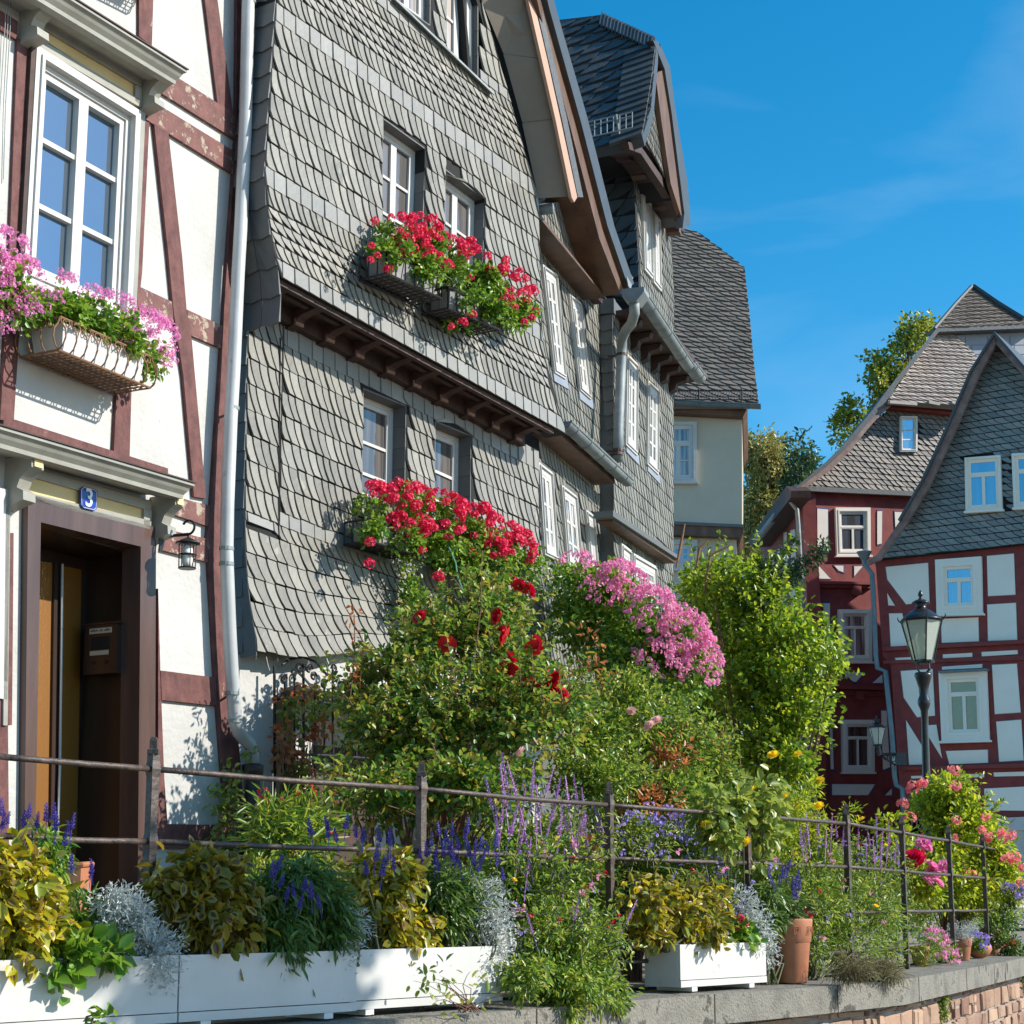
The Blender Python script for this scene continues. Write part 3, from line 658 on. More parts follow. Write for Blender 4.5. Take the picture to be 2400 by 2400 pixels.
# --- upper storey
holesU = []
def holeq(fac, q, o):
    a, b, c, d = [fac.px(x, y, o) for x, y in q]; sa = (a[0] + d[0]) / 2; sb_ = (b[0] + c[0]) / 2
    return (sa, sb_, pl([a, b]), pl([d, c])), [a, b, c, d]
U_w = [[(896, 273), (1000, 348), (990, 605), (896, 548)], [(1044, 394), (1137, 464), (1132, 705), (1040, 640)], [(925, -240), (1012, -180), (1010, 62), (925, 0)], [(1046, -150), (1122, -100), (1122, 190), (1046, 110)]]
for q in U_w: holesU.append(holeq(S, q, UO)[0])
eL = edge(S, [(652, -400), (647, 0), (628, 289), (620, 401), (628, 497), (642, 590), (660, 652)], UO)
eR = edge(S, [(870, -700), (1128, 0), (1262, 470), (1266, 760), (1285, 900), (1329, 1019)], UO)
yA = [-500, -190, -163, -132, -35, 10, 52, 407, 450, 497, 575, 610, 655]
cv = [vp(y, UO) for y in yA[:-2]] + [lin(S, (650, 608), (1310, 975), UO), lin(S, (659, 650), (1329, 1018), UO)]
sm_ = MB()
slates(sm_, PS, rowsf(cv[0], cv[1], 5), eL, eR, .095, holes=holesU, base=UO)
slates(sm_, PS, rowsf(cv[2], cv[3], 1), eL, eR, .075, holes=holesU, base=UO)
slates(sm_, PS, rowsf(cv[3], cv[4], 4), eL, eR, .10, 'scale', holes=holesU, base=UO, proud=.012)
slates(sm_, PS, rowsf(cv[4], cv[5], 1), eL, eR, .075, holes=holesU, base=UO)
slates(sm_, PS, rowsf(cv[6], cv[7], 6), eL, eR, .092, holes=holesU, base=UO)
slates(sm_, PS, rowsf(cv[8], cv[9], 1), eL, eR, .075, holes=holesU, base=UO)
slates(sm_, PS, rowsf(cv[9], cv[10], 3), eL, eR, .10, 'scale', holes=holesU, base=UO, proud=.012)
slates(sm_, PS, rowsf(cv[10], cv[11], 1), eL, eR, .08, holes=holesU, base=UO)
sm_.build('slate_cladding', M['slate'], sh)
bm_ = MB()
for i, j in ((1, 2), (5, 6), (7, 8), (11, 12)): slates(bm_, PS, rowsf(cv[i], cv[j], 1), eL, eR, .14, 'band', holes=holesU, base=UO, proud=.018, gap=.0)
bm_.build('slate_band', M['slate_band'], sh)
# backing wall of the upper storey with real window openings (grid of boxes leaving holes)
def backing(fac, eL_, eR_, ctop, cbot, holes, o, th, name, m, parent, nz=24):
    """wall body: vertical strips split at hole edges"""
    mb = MB(); zs_lo = cbot(0); ss = set()
    s_min = min(eL_(z) for z in [cbot(0), ctop(0), (cbot(0) + ctop(0)) / 2]) - .02; s_max = max(eR_(z) for z in [cbot(3), ctop(3), cbot(1), 1, 5, 7]) + .02
    cuts = sorted([s_min, s_max] + [h[0] for h in holes] + [h[1] for h in holes] + [s_min + (s_max - s_min) * k / 14 for k in range(1, 14)])
    for a, b in zip(cuts, cuts[1:]):
        if b - a < 1e-4: continue
        m_ = (a + b) / 2; segs = [(cbot, ctop)]
        for h in sorted(holes, key=lambda h: h[2](h[0])):
            if h[0] <= m_ <= h[1]:
                new = []
                for lo, hi in segs:
                    if h[2](m_) > lo(m_) and h[3](m_) < hi(m_): new += [(lo, h[3]), (h[2], hi)]
                    else: new.append((lo, hi))
                segs = new
        for lo, hi in segs:
            if hi(m_) - lo(m_) < .01: continue
            def cl(s_, z_): return min(max(s_, eL_(z_)), eR_(z_))
            P4 = [(cl(a, lo(a)), lo(a)), (cl(b, lo(b)), lo(b)), (cl(b, hi(b)), hi(b)), (cl(a, hi(a)), hi(a))]
            # subdivide vertically so slanted edges follow
            nn = 6 if (a <= s_min + .3 or b >= s_max - 1.2) else 1
            for k in range(nn):
                f0, f1 = k / nn, (k + 1) / nn
                za0, za1 = lo(a) + (hi(a) - lo(a)) * f0, lo(a) + (hi(a) - lo(a)) * f1
                zb0, zb1 = lo(b) + (hi(b) - lo(b)) * f0, lo(b) + (hi(b) - lo(b)) * f1
                q = [(cl(a, za0), za0), (cl(b, zb0), zb0), (cl(b, zb1), zb1), (cl(a, za1), za1)]
                if q[1][0] - q[0][0] < 1e-3 and q[2][0] - q[3][0] < 1e-3: continue
                mb.loopx([fac.pt(s_, z_, o - th) for s_, z_ in q], [fac.pt(s_, z_, o) for s_, z_ in q])
    return mb.build(name, m, parent)
backing(S, eL, eR, cv[0], cv[12], holesU, UO - .002, .22, 'wall', M['under'], sh)
def reveal(fac, q, o, d, m, parent, grow=0.0):
    """slate lined reveal behind an opening"""
    c = [fac.px(x, y, o) for x, y in q]; mb = MB()
    for i in range(4):
        a, b = c[i], c[(i + 1) % 4]; n = 5; j = (a[0] - b[0], a[1] - b[1]); l = math.hypot(*j); ux, uz = (-(b[1] - a[1]) / l * -.012, (b[0] - a[0]) / l * -.012)
        for k in range(n):
            p = [(a[0] + (b[0] - a[0]) * t, a[1] + (b[1] - a[1]) * t) for t in (k / n, (k + .985) / n)]
            mb.hexa([fac.pt(p[0][0], p[0][1], o - d), fac.pt(p[1][0], p[1][1], o - d), fac.pt(p[1][0], p[1][1], o - .004), fac.pt(p[0][0], p[0][1], o - .004),
                     fac.pt(p[0][0] + ux, p[0][1] + uz, o - d), fac.pt(p[1][0] + ux, p[1][1] + uz, o - d), fac.pt(p[1][0] + ux, p[1][1] + uz, o - .004), fac.pt(p[0][0] + ux, p[0][1] + uz, o - .004)])
    return mb.build('window_reveal', m, parent)
def recessed(fac, q, o, d, parent, **k):
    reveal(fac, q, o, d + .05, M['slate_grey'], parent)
    c = [fac.px(x, y, o) for x, y in q]
    f = window(parent, FacQ(fac, c), None, o=o - d, **k); return f
class FacQ:
    """lets window() take a quad given in facade metres"""
    def __init__(s, fac, c): s.fac = fac; s.c = c
_bil0 = bil
def bil(fac, quad, o):
    if isinstance(fac, FacQ):
        c = fac.c; F = fac.fac
        def W(u, v, oo):
            s = (c[0][0] * (1 - u) + c[1][0] * u) * (1 - v) + (c[3][0] * (1 - u) + c[2][0] * u) * v
            z = (c[0][1] * (1 - u) + c[1][1] * u) * (1 - v) + (c[3][1] * (1 - u) + c[2][1] * u) * v
            return F.pt(s, z, oo)
        return W, abs(c[1][0] - c[0][0]), abs(c[0][1] - c[3][1]), c
    return _bil0(fac, quad, o)
for q in U_w[:2]: recessed(S, q, UO, .10, sh, cols=2, rows=(.40, .75), fw=.045, sw=.035, bar=.022, gm=M['glass_room'], dep=.05)
for q in U_w[2:]: recessed(S, q, UO, .06, sh, cols=2, rows=(.33, .66), fw=.045, sw=.035, bar=.022, gm=M['glass_blind'], dep=.05)
sb_ = MB(); a, b = S.px(915, -3, UO), S.px(1147, 219, UO)
sb_.loopx([S.pt(a[0], a[1] + z, UO + o) for o, z in ((0, .01), (.05, -.005), (.055, -.03), (.045, -.03), (.04, -.015), (0, -.005))], [S.pt(b[0], b[1] + z, UO + o) for o, z in ((0, .01), (.05, -.005), (.055, -.03), (.045, -.03), (.04, -.015), (0, -.005))]); sb_.build('sill', M['zinc'], sh)
# side of upper storey (faces back left), dark slates
class Side:
    def __init__(s, O, a, n): s.O, s.a, s.n = O, a, n
    def pt(s, t, z, o=0): return s.O + s.a * t + s.n * o + Vector((0, 0, z))
sd = MB()
for k in range(34):
    zt_ = 10.4 - k * .20; zb__ = zt_ - .20
    if zb__ < S.px(640, 700, UO)[1] - .25: break
    for j in range(3):
        e0 = eL(max(min(zt_, 10.3), 5.2)); e1 = eL(max(zb__, 5.1)); 
        def pp(s_, z_, t, o): return S.pt(s_ - o, z_, UO - t)
        t0, t1 = j * .17, j * .17 + .165
        sd.add([pp(e0, zt_, t0, .004), pp(e0, zt_, t1, .004), pp(e1, zb__, t1, .018), pp(e1, zb__ - .02, (t0 + t1) / 2, .022), pp(e1, zb__, t0, .018), pp(e0, zt_, t0, -.0), pp(e0, zt_, t1, 0), pp(e1, zb__, t1, 0), pp(e1, zb__ - .02, (t0 + t1) / 2, 0), pp(e1, zb__, t0, 0)],
               [(0, 1, 2, 3, 4), (2, 7, 8, 3), (3, 8, 9, 4), (0, 4, 9, 5), (1, 6, 7, 2)])
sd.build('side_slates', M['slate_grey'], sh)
sdw = MB(); zb0 = S.px(650, 668, UO)[1]
sdw.hexa([S.pt(eL(5.3) + .02, zb0, UO - .5), S.pt(eL(5.3) + .05, zb0, UO - .5), S.pt(eL(5.3) + .05, zb0, UO - .23), S.pt(eL(5.3) + .02, zb0, UO - .23), S.pt(eL(10) + .01, 10.6, UO - .5), S.pt(eL(10) + .05, 10.6, UO - .5), S.pt(eL(10) + .05, 10.6, UO - .23), S.pt(eL(10) + .01, 10.6, UO - .23)]); sdw.build('side_wall', M['under'], sh)
# --- lower storey
C0 = lin(S, (582, 712), (1200, 1026), 0); C1 = curve(S, [(575, 1238), (750, 1300), (930, 1357), (1262, 1470)], 0)
C2 = curve(S, [(571, 1530), (640, 1541), (690, 1546), (760, 1538), (830, 1527), (930, 1524), (1262, 1590)], 0)
lL = edge(S, [(584, 690), (578, 900), (573, 1200), (570, 1400), (571, 1540)], 0); lR = edge(S, [(1262, 900), (1262, 1650)], 0)
L_w = [[(851, 908), (954, 950), (950, 1200), (848, 1160)], [(1020, 985), (1106, 1020), (1104, 1260), (1018, 1215)]]
holesL = [holeq(S, q, 0)[0] for q in L_w]
lm = MB(); sp = S.px(657, 1000, 0)[0]
lP = lambda z: sp - .004
lP2 = lambda z: sp + .004
zflare = C1(0)
def PF(s, z, o):   # bell-cast: the cladding kicks out towards its lower edge
    t = max(0., min(1., (C1(s) + .1 - z) / .9)); return S.pt(s, z, o + .11 * t * t)
slates(lm, PF, rowsf(C0, C1, 8, .02, .93), lL, lP, .085, holes=holesL)
slates(lm, PF, rowsf(C0, C1, 7, .11, .875), lP2, lR, .088, holes=holesL)
slates(lm, PF, rowsf(C0, C1, 1, .935, 1.0), lP2, lR, .085, holes=holesL)
slates(lm, PF, rowsf(C1, C2, 5), lL, lR, .10, holes=holesL)
lm.build('slate_cladding', M['slate'], sh)
lb = MB(); slates(lb, PF, rowsf(C0, C1, 1, 0, .11), lP2, lR, .14, 'band', holes=holesL, proud=.018, gap=.0); slates(lb, PF, rowsf(C0, C1, 1, .875, .935), lP2, lR, .14, 'band', holes=holesL, proud=.018, gap=.0)
slates(lb, PF, rowsf(C0, C1, 1, .93, .97), lL, lP, .3, 'band', proud=.02, gap=.0)
lb.build('slate_band', M['slate_band'], sh)
backing(S, lL, lR, C0, lambda s: C2(s) + .04, holesL, -.002, .22, 'wall', M['under'], sh)
vr = MB(); vr.tube([S.at(657, 792, .012), S.at(655, 1000, .012), S.at(655, 1222, .012)], .006, 5); vr.build('corner_seam', M['under'], sh)
for q in L_w: recessed(S, q, 0, .13, sh, cols=1 if q is L_w[1] else 1, rows=(.42, .75), fw=.05, sw=.035, bar=.024, gm=M['glass_room'], dep=.05)
# lower left return (narrow dark strip)
ls = MB()
for k in range(16):
    z1 = C0(0) - .02 - k * .21; z0 = z1 - .215
    if z0 < C2(0): z0 = C2(0) - .0
    if z1 <= z0: break
    for j in range(2): ls.hexa([S.pt(lL(z0) - .012, z0, -.15 * (j + 1)), S.pt(lL(z0) + .01, z0, -.15 * (j + 1)), S.pt(lL(z0) + .01, z0, -.15 * j), S.pt(lL(z0) - .016, z0, -.15 * j), S.pt(lL(z1) - .002, z1, -.15 * (j + 1)), S.pt(lL(z1) + .01, z1, -.15 * (j + 1)), S.pt(lL(z1) + .01, z1, -.15 * j), S.pt(lL(z1) - .004, z1, -.15 * j)])
for k in range(12):
    z1 = C1(0) + .1 - k * .125; z0 = z1 - .13
    if z1 < C2(0) + .02: break
    a, b = lL(z1), lL(z0); ls.loopx([S.pt(a - .008, z1, -.02), PF(a - .008, z1, .012), PF(b - .008, z0, .014), S.pt(b - .008, z0, -.02)], [S.pt(a + .01, z1, -.02), PF(a + .01, z1, .004), PF(b + .01, z0, .004), S.pt(b + .01, z0, -.02)])
ls.build('side_slates', M['slate_grey'], sh)
# ground floor plaster wall with arched passage
gw = MB(); zb1 = 1.05
sA, sB, sC, sD = S.px(560, 1540, -.06)[0], S.px(640, 1700, -.06)[0], S.px(1145, 1700, -.06)[0], S.px(1262, 1600, -.06)[0]
ztop = C2(0) + .35
def gbox(s0, s1, z0, z1, o0=-.26, o1=-.05): bx(gw, S, s0, s1, z0, z1, o0, o1)
gbox(sA, sB, zb1, ztop); gbox(sC, sD + .0, zb1, ztop)
zlin = S.px(640, 1600, -.06)[1]; gbox(sB, sC, zlin, ztop)
# rounded haunches
for side, s_ in ((1, sB), (-1, sC)):
    for k in range(6):
        a0, a1 = k * math.pi / 12, (k + 1) * math.pi / 12; r = .22
        x0, x1 = s_ + side * r * (1 - math.sin(a0)), s_ + side * r * (1 - math.sin(a1)); y0, y1 = zlin - r * (1 - math.cos(a0)), zlin - r * (1 - math.cos(a1))
        q = [(s_ - side * .01, y0), (x0, y0), (x1, y1), (s_ - side * .01, y1)]
        gw.loopx([S.pt(a_, b_, -.26) for a_, b_ in q], [S.pt(a_, b_, -.05) for a_, b_ in q])
bx(gw, S, sA, sD, zb1, ztop, -.95, -.85); bx(gw, S, sA - .0, sA + .05, zb1, ztop, -.85, -.26); bx(gw, S, sD - .05, sD, zb1, ztop, -.85, -.26); bx(gw, S, sA, sD, ztop - .05, ztop, -.85, -.26)
bx(gw, S, sB + .75, sB + .95, zb1, zlin + .1, -.7, -.5)
gw.build('ground_floor_wall', M['plaster'], sh)
dkd = MB(); bx(dkd, S, sB + .2, sB + .7, zb1, zlin - .35, -.85, -.80); bx(dkd, S, sB + 1.3, sB + 2.1, zb1, zlin - .3, -.85, -.80); dkd.build('passage_door', M['wooddark'], sh)
# house body behind
hbq = MB(); bx(hbq, S, sA + .04, sD - .04, ztop, 9.2, -4., -.25); hbq.build('house_body', M['under'], sh)
# --- jetty soffit and brackets
jt = MB(); j0, j1 = S.px(600, 700, 0), S.px(1318, 1018, UO)
def jz(s, o): # underside follows the lower band edge
    return cv[12](s) + .015
ss = [S.px(662, 660, UO)[0], S.px(1322, 1020, UO)[0]]
jt.loopx([S.pt(ss[0], jz(ss[0], 0), -.1), S.pt(ss[0], jz(ss[0], 0), UO - .02), S.pt(ss[0], jz(ss[0], 0) + .1, UO - .02), S.pt(ss[0], jz(ss[0], 0) + .1, -.1)],
         [S.pt(ss[1] - .25, jz(ss[1] - .25, 0), -.1), S.pt(ss[1], jz(ss[1], 0), UO - .02), S.pt(ss[1], jz(ss[1], 0) + .1, UO - .02), S.pt(ss[1] - .25, jz(ss[1] - .25, 0) + .1, -.1)])
jt.build('jetty_soffit', M['wooddark'], sh)
for (o0, o1, dz0, dz1) in ((UO - .075, UO - .03, -.055, .02), (UO - .20, UO - .15, -.035, .02), (.0, .07, -.12, .02)):
    f_ = MB(); f_.hexa([S.pt(ss[0], jz(ss[0], 0) + dz0, o0), S.pt(ss[1] - .12, jz(ss[1] - .12, 0) + dz0, o0), S.pt(ss[1] - .12, jz(ss[1] - .12, 0) + dz0, o1), S.pt(ss[0], jz(ss[0], 0) + dz0, o1), S.pt(ss[0], jz(ss[0], 0) + dz1, o0), S.pt(ss[1] - .12, jz(ss[1] - .12, 0) + dz1, o0), S.pt(ss[1] - .12, jz(ss[1] - .12, 0) + dz1, o1), S.pt(ss[0], jz(ss[0], 0) + dz1, o1)])
    f_.build('jetty_beam', M['wooddark'], sh)
nb = 10
for i in range(nb):
    s_ = ss[0] + .10 + (ss[1] - ss[0] - .42) * i / (nb - 1) + _rs.uniform(-.015, .015); zt_ = jz(s_, 0) - .002
    b_ = MB(); pr = [(0, 0), (UO - .08, 0), (UO - .10, -.04), (.20, -.055), (.13, -.075), (.11, -.12), (.03, -.14), (0, -.14)]
    b_.loopx([S.pt(s_, zt_ + z_, o) for o, z_ in pr], [S.pt(s_ + .085, zt_ + z_, o) for o, z_ in pr]); br = b_.build('bracket', M['wooddark'], sh)
    e_ = MB(); bx(e_, S, s_ - .002, s_ + .087, zt_ - .125, zt_ - .075, .10, .118); e_.build('bracket_end', M['beam_end'], br)
# --- gable roof of the near slate house (right slope overhang with beige soffit)
SO = UO + .24
sf = MB(); p_in = [S.px(1100, -110, UO), S.px(1128, 0, UO), S.px(1180, 128, UO), S.px(1224, 290, UO), S.px(1262, 468, UO)]
p_out = [S.px(1215, -110, SO), S.px(1238, 0, SO), S.px(1270, 140, SO), S.px(1302, 280, SO), S.px(1340, 463, SO)]
for i in range(4):
    a0, a1, b0, b1 = p_in[i], p_in[i + 1], p_out[i], p_out[i + 1]; e = .012
    m0 = [S.pt(a0[0], a0[1], UO), S.pt(a1[0], a1[1] + e, UO), S.pt(b1[0], b1[1] + e, SO), S.pt(b0[0], b0[1], SO)]
    sf.loopx(m0, [p + Vector((.02, .02, .06)) for p in m0])
sf.build('soffit', M['soffit'], sh)
bg_ = MB(); o_ = [(1215, -110), (1238, 0), (1270, 140), (1302, 280), (1340, 463), (1345, 478)]; i_ = [(1228, -110), (1250, 0), (1283, 140), (1315, 285), (1354, 462), (1350, 474)]
w_ = []
for k in range(len(i_)):
    w_.append(i_[k])
q = o_[:5] + [(1346, 474), (1353, 462)] + [(1315, 285), (1283, 140), (1250, 0), (1228, -110)]
ppoly(bg_, S, q, SO, SO + .03); bg_.build('bargeboard', M['barge'], sh)
# roof slab above (right slope)
rf = MB()
for (src, oa, ob, d) in ((p_in, -3.4, UO - .002, .03), (p_out, SO - .05, SO + .035, .05)):
    lo_ = [(q[0] + d, q[1] + .015) for q in src]; hi_ = [(q[0] + d + .09, q[1] + .045) for q in reversed(src)]
    lp0 = lo_ + hi_
    rf.loopx([S.pt(q[0], q[1], oa) for q in lp0], [S.pt(q[0], q[1], ob) for q in lp0])
rf.build('roof', M['slate_dark'], sh)
gp = MB(); g0 = S.px(1255, 478, UO - .1); gp.tube([S.pt(g0[0] + .03, g0[1] - .03, UO - .2), S.pt(g0[0] + .10, g0[1] - .035, UO + .02)], .05, 12); gp.build('gutter_end', M['zinc'], sh, True)
# ================================================================ SLATE HOUSES FURTHER DOWN THE LANE
def polyfun(q):
    """left and right limits of an outline (s,z) as functions of z"""
    zs_ = [z for s, z in q]; lo, hi = min(zs_), max(zs_)
    def lim(z, f):
        z = min(max(z, lo + 1e-4), hi - 1e-4); xs = []
        for i in range(len(q)):
            (s0, z0), (s1, z1) = q[i], q[(i + 1) % len(q)]
            if (z0 - z) * (z1 - z) <= 0 and z0 != z1: xs.append(s0 + (s1 - s0) * (z - z0) / (z1 - z0))
        return f(xs) if xs else q[0][0]
    return (lambda z: lim(z, min)), (lambda z: lim(z, max)), lo, hi
def polyfill(mb, fac, pts, o, rowh, w, kind='str', holes=(), slope=0., proud=.014, gap=.006, k=None):
    q = [fac.px(x, y, o) for x, y in pts]
    if slope:   # rows that droop: shear the row lines
        smid = sum(s for s, z in q) / len(q)
    a, b, lo, hi = polyfun(q); n = max(1, round((hi - lo) / rowh)); h = (hi - lo) / n; rows = []
    ex = int(abs(slope) * (max(s for s, z in q) - min(s for s, z in q)) / h / 2) + 1 if slope else 0
    for i in range(-ex, n + ex):
        t, bb = hi - i * h, hi - (i + 1) * h
        rows.append(((lambda s, t=t: t + slope * (s - smid)) if slope else (lambda s, t=t: t), (lambda s, bb=bb: bb + slope * (s - smid)) if slope else (lambda s, bb=bb: bb)))
    if slope:
        # vertical limits as holes are not needed: clip z by limits function
        def P(s, z, oo): return fac.pt(s, min(max(z, lo), hi), oo)
    else: P = fac.pt
    slates(mb, P, rows, a, b, w, kind, holes, proud=proud, gap=gap, base=o, k=k)
def rect_holes(fac, quads, o): return [holeq(fac, q, o)[0] for q in quads]
T = Fac(1262, 15.0, 2470)
h2 = thing('gutter_slate_house', T.at(1350, 2100), 'narrow slate-hung house with sloping zinc gutter between the flower baskets and the dormer house', 'house')
h3 = thing('dormer_slate_house', T.at(1510, 2100), 'slate-hung house with a tall dark roofed dormer and a zinc gutter with swan-neck pipe', 'house')
BO = .15
wa = [[(1271, 619), (1304, 642), (1326, 889), (1300, 873)], [(1334, 687), (1360, 709), (1385, 937), (1360, 915)],
      [(1262, 1083), (1293, 1107), (1308, 1315), (1277, 1300)], [(1316, 1136), (1350, 1162), (1365, 1345), (1331, 1320)], [(1373, 1194), (1391, 1208), (1402, 1350), (1384, 1335)]]
wbq = [[(1470, 829), (1494, 853), (1493, 1068), (1467, 1043)], [(1519, 891), (1543, 914), (1543, 1113), (1517, 1088)], [(1456, 1272), (1479, 1290), (1480, 1400), (1458, 1385)], [(1484, 1296), (1537, 1327), (1541, 1430), (1487, 1400)]]
wd_ = [[(1506, 449), (1526, 476), (1530, 655), (1511, 632)], [(1530, 492), (1546, 514), (1550, 684), (1532, 662)]]
# walls
up_a = [(1262, 520), (1420, 700), (1440, 745), (1452, 1118), (1262, 935)]
lo_a = [(1262, 985), (1440, 1130), (1440, 1700), (1262, 1700)]
gab_a = [(1262, 478), (1352, 470), (1388, 600), (1420, 700), (1262, 515)]
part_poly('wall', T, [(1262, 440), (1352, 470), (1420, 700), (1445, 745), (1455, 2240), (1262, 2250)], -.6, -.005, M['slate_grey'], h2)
hA = rect_holes(T, wa, 0)
m = MB(); polyfill(m, T, up_a, 0, .15, .115, holes=hA, k=.7); polyfill(m, T, lo_a, 0, .15, .115, holes=hA); m.build('slate_cladding', M['slate2'], h2)
part_poly('gable_wall', T, gab_a, 0, .11, M['under'], h2)
m = MB(); polyfill(m, T, gab_a, .115, .14, .10); m.build('gable_slates', M['slate2'], h2)
for q in wa: window(h2, T, q, o=.028, cols=2, rows=(.25, .5, .75) if q[0][1] < 1000 else (.4, .75), fw=.05, sw=.03, bar=.026, gm=M['glass_curtain'], dep=.022, casing=.03, cproud=.006, backing=False)
for q in wa[:2]:
    a, b = (q[3][0], q[3][1]), (q[2][0] + 4, q[2][1] + 6); part_poly('zinc_sill', T, [(a[0] - 3, a[1] - 2), (b[0], b[1] - 6), (b[0] + 4, b[1] + 18), (a[0], a[1] + 20)], .0, .02, M['chimney_zinc'], h2)
part_poly('eaves_strip', T, [(1262, 497), (1413, 688), (1418, 698), (1262, 507)], 0, .24, M['wood'], h2)
part_poly('eaves_strip', T, [(1262, 530), (1412, 700), (1412, 712), (1262, 548)], 0, .1, M['wooddark'], h2)
# gutter over the lower storey with its board
def gutter(parent, fac, p, q, o, r, mt, ends=True, lips=5):
    A, B_ = fac.at(p[0], p[1], o), fac.at(q[0], q[1], o); g_ = MB(); d = (B_ - A); dn = d.normalized(); nn = 10
    up = Vector((0, 0, 1)); sd_ = dn.cross(up).normalized(); vs = []
    for P_ in (A, B_):
        for rr in (r, r - .008):
            for k in range(nn + 1): t = math.pi + math.pi * k / nn; vs.append(P_ + sd_ * math.cos(t) * rr + up * math.sin(t) * rr)
    m1 = nn + 1; fs = []
    for k in range(nn): fs += [(k, k + 1, 2 * m1 + k + 1, 2 * m1 + k), (m1 + k, 3 * m1 + k, 3 * m1 + k + 1, m1 + k + 1)]
    fs += [(k, m1 + k, m1 + k + 1, k + 1) for k in range(nn)]; fs += [(0, 2 * m1, 3 * m1, m1), (nn, m1 + nn, 3 * m1 + nn, 2 * m1 + nn)]
    g_.add(vs, fs)
    if ends:
        for P_ in (A, B_): g_.add([P_ + dn * e + sd_ * math.cos(math.pi + math.pi * k / nn) * r + up * math.sin(math.pi + math.pi * k / nn) * r for e in (0, .006) for k in range(nn + 1)], [tuple(range(m1)), tuple(range(2 * m1 - 1, m1 - 1, -1))])
    ob = g_.build('gutter', mt, parent, True)
    for e in ob.data.edges: pass
    l_ = MB(); l_.tube([A + sd_ * r, B_ + sd_ * r], .012, 6); l_.tube([A - sd_ * r, B_ - sd_ * r], .008, 6)
    for i in range(lips):
        P_ = A + d * ((i + .5) / lips); l_.tube([P_ + sd_ * math.cos(math.pi + math.pi * k / 8) * (r + .004) + up * math.sin(math.pi + math.pi * k / 8) * (r + .004) for k in range(9)], .008, 5)
    l_.build('gutter_strap', mt, ob); return ob
gutter(h2, T, (1322, 988), (1470, 1126), .30, .066, M['zinc'])
part_poly('gutter_board', T, [(1296, 985), (1440, 1118), (1440, 1134), (1300, 1012)], 0, .22, M['wood'], h2)
# steep verge of the narrow house
VG = .42
part_poly('verge_board', T, [(1262, -60), (1283, 29), (1355, 289), (1417, 530), (1468, 684), (1455, 690), (1405, 560), (1340, 310), (1268, 40), (1245, -60)], -2.5, VG, M['wood'], h2, VG)
part_poly('verge_lath', T, [(1264, -60), (1285, 29), (1357, 289), (1419, 530), (1470, 680), (1474, 678), (1423, 530), (1361, 287), (1289, 29), (1268, -60)], VG - .1, VG + .03, M['wood'], h2, VG + .03)
rq = [(1268, -60), (1290, 29), (1362, 287), (1424, 530), (1474, 676), (1486, 664), (1440, 530), (1378, 280), (1304, 22), (1284, -60)]
part_poly('roof', T, rq, -2.6, VG + .05, M['slate_dark'], h2, VG + .05)
# dormer house: main walls
b_up = [(1438, 715), (1578, 888), (1578, 1305), (1437, 1202)]; b_lo = [(1437, 1222), (1577, 1322), (1577, 1700), (1437, 1700)]
part_poly('wall', T, [(1438, 700), (1578, 880), (1578, 1306), (1577, 2200), (1437, 2240)], -2.5, BO - .005, M['slate_grey'], h3)
hB = rect_holes(T, wbq, BO)
m = MB(); polyfill(m, T, b_up, BO, .155, .125, holes=hB, k=.6); polyfill(m, T, b_lo, BO, .155, .125, holes=hB); m.build('slate_cladding', M['slate2'], h3)
for q in wbq: window(h3, T, q, o=BO + .028, cols=2, rows=(.25, .5, .75) if q[0][1] < 1000 else (.4, .75), fw=.06, sw=.035, bar=.03, gm=M['glass_curtain'], dep=.022, casing=.04, cproud=.006, backing=False)
for q in wbq[:2]:
    part_poly('zinc_sill', T, [(q[3][0] - 3, q[3][1]), (q[2][0] + 1, q[2][1] + 2), (q[2][0] + 1, q[2][1] + 22), (q[3][0] - 2, q[3][1] + 16)], BO, BO + .02, M['chimney_zinc'], h3, BO)
part_poly('pent_eave', T, [(1437, 1196), (1590, 1302), (1592, 1312), (1437, 1210)], BO, BO + .2, M['slate_grey'], h3, BO + .2)
part_poly('pent_soffit', T, [(1437, 1210), (1588, 1312), (1584, 1320), (1437, 1222)], BO, BO + .16, M['wood'], h3, BO + .16)
# left return of the projecting front
rt = MB(); s0 = T.px(1438, 900, BO)[0]
for k in range(14):
    z1 = T.px(1437, 738, BO)[1] - k * .155; z0 = z1 - .16; tp = max(.2, 1 - k * .05)
    rt.add([T.pt(s0 - .004, z1, BO), T.pt(s0 - .004, z1, BO - .15 * tp), T.pt(s0 - .02, z0, BO - .15 * tp), T.pt(s0 - .024, z0 - .02, BO - .07), T.pt(s0 - .02, z0, BO), T.pt(s0 + .01, z0, BO), T.pt(s0 + .01, z1, BO), T.pt(s0 + .01, z0, BO - .15 * tp)], [(0, 1, 2, 3, 4), (0, 4, 5, 6), (2, 7, 5, 4, 3)])
bx(rt, T, s0 - .03, s0 + .05, T.px(1437, 738, BO)[1] + .01, T.px(1437, 738, BO)[1] + .17, BO - .19, BO + .02)
rt.build('side_slates', M['slate_grey'], h3)
